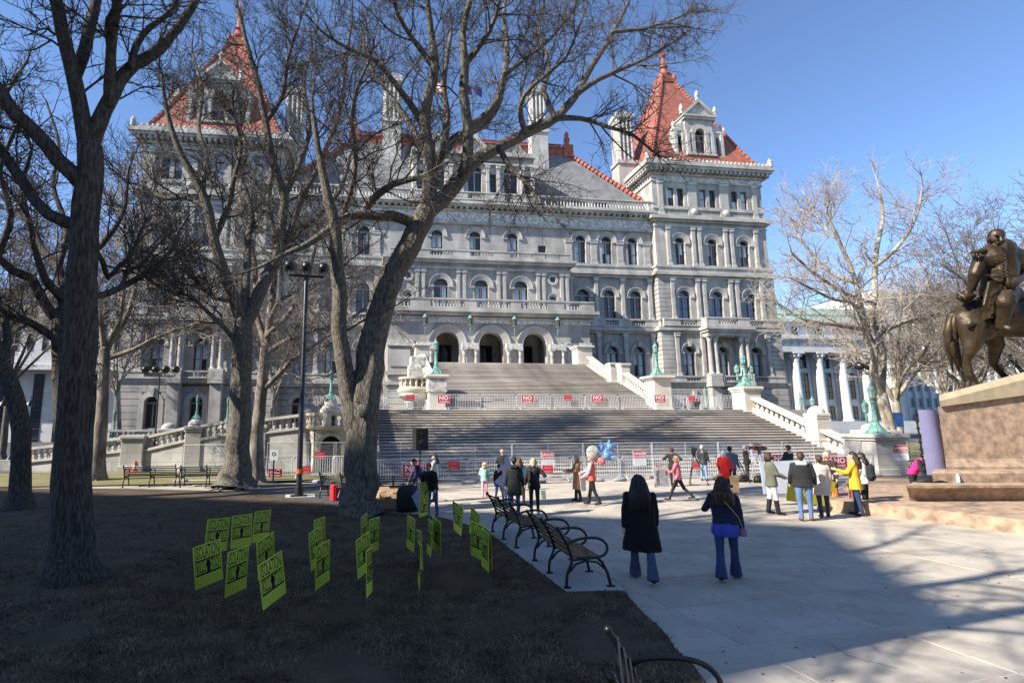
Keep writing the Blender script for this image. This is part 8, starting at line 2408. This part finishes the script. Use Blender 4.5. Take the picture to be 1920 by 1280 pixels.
for (px, py, Yq, w, h, rz, lab) in ((625, 922, 18.4, .15, .5, 30, 'red bin-like case standing left of the bench by the big trunk'), (640, 925, 18.3, .42, .42, 20, 'red sign with white lettering leaning under the bench by the big trunk')):
    p = AY(px, py, Yq); t = thing('red_sign' if h < .5 else 'red_case', lab, 'sign' if h < .5 else 'case', (p.x, p.y, .05), R(rz))
    if h < .5:
        MB().box(-w / 2, w / 2, -.012, .012, 0, h).build('board', M['red'], t)
        MB().tube([(-.12, -.016, .1), (-.06, -.016, .32), (0, -.016, .1)], .012, 5).tube([(.03, -.016, .32), (.07, -.016, .1), (.1, -.016, .25), (.13, -.016, .1), (.17, -.016, .32)], .012, 5).build('mark', M['signwhite'], t)
    else:
        MB().bbox(-w / 2, w / 2, -.12, .12, 0, h, .03).build('body', M['red'], t); MB().tube([(-.06, 0, h), (-.05, 0, h + .06), (.05, 0, h + .06), (.06, 0, h)], .012, 6).build('handle', M['black'], t)
board_at('wood_board', 'pale striped board leaning on the bench left of the big trunk', 'board', [(628, 886), (636, 885), (643, 898), (634, 899)], 19.4, cbx)
# sandbags at the fence feet
for i, (px, py) in enumerate(((1163, 899), (1118, 897), (700, 884), (880, 896), (1010, 898), (1330, 899), (600, 905), (1640, 893))):
    t = thing('sandbag', ('pair of grey sandbags at a fence foot behind the near woman in black', 'grey sandbag at the fence foot behind the woman in coral', 'grey sandbag beside the trunk at the fence foot', 'grey sandbag at the fence foot left of the curly-haired girl', 'grey sandbag at the fence foot behind the blond woman in black', 'grey sandbag at the fence foot behind the leather jacket', 'dark sandbag by the path left of the twin-stem tree', 'pale sandbag by the far right fence panel')[i], 'sandbag', (*AY(px, 903, 22.9).xy, 0) if i not in (6,) else gp(px, py), R(rnd.uniform(-20, 20)), 'sandbags on the fence feet')
    MB().loft([(0, 0, 0, .32, .16), (0, 0, .07, .36, .19), (0, 0, .13, .3, .14), (0, 0, .15, .12, .06)], 14).build('sack', cloth('sack_grey', (.26, .26, .27), var=.2), t, 180)
# street signs and odds and ends
t = thing('street_sign', 'blue rectangular sign on a slim post beyond the right fence', 'sign', (*AY(1685, 840, 33).xy, 0), R(-10))
MB().tube([(0, 0, 0), (0, 0, 3.3)], .05, 8).build('post', M['steel'], t); MB().box(-.5, .5, -.08, -.05, 2.2, 3.2).build('board', mat('blue_sign', (.03, .09, .25), .5), t)
t = thing('parking_sign', 'small white sign with a black ring on a dark post behind the light mast', 'sign', (*AY(512, 900, 24.6).xy, 0), 0)
MB().tube([(0, 0, 0), (0, 0, 1.2)], .035, 8).build('post', M['black'], t); MB().box(-.17, .17, -.05, -.037, .98, 1.42).build('board', M['signwhite'], t)
q = MB(); arch_ring(q, 0, 1.24, .055, .085, -.056, -.051, 16, 0, 0, 2 * PI); q.build('mark', M['ink'], t)
org = mat('safety_orange', (.75, .13, .02), .6, var=.05)
for i, (px, py, lab) in enumerate(((238, 884, 'orange traffic cone left of a white-banded one by the ramp foot'), (252, 884, 'orange traffic cone nearest the dark trunk at the ramp foot'), (92, 862, 'orange traffic cone far left on the street'), (60, 870, 'orange traffic cone at far left by the leaning tree'))):
    t = thing('traffic_cone', lab, 'traffic cone', (*G(px, py).xy, 0), 0, 'traffic cones at far left')
    MB().box(-.2, .2, -.2, .2, 0, .03).lathe([(.15, .03), (.025, .6)], n=10).build('cone', org, t); MB().lathe([(.118, .2), (.085, .34)], n=10).build('band', M['signwhite'], t)
fill('kerb_wall', [(-60, 34.6), (-19.5, 34.0), (-19.5, 34.5), (-60, 35.2)], -.05, .55, M['rampstone'])
print('tree triangles', TRIS[0], 'objects', len(bpy.data.objects))
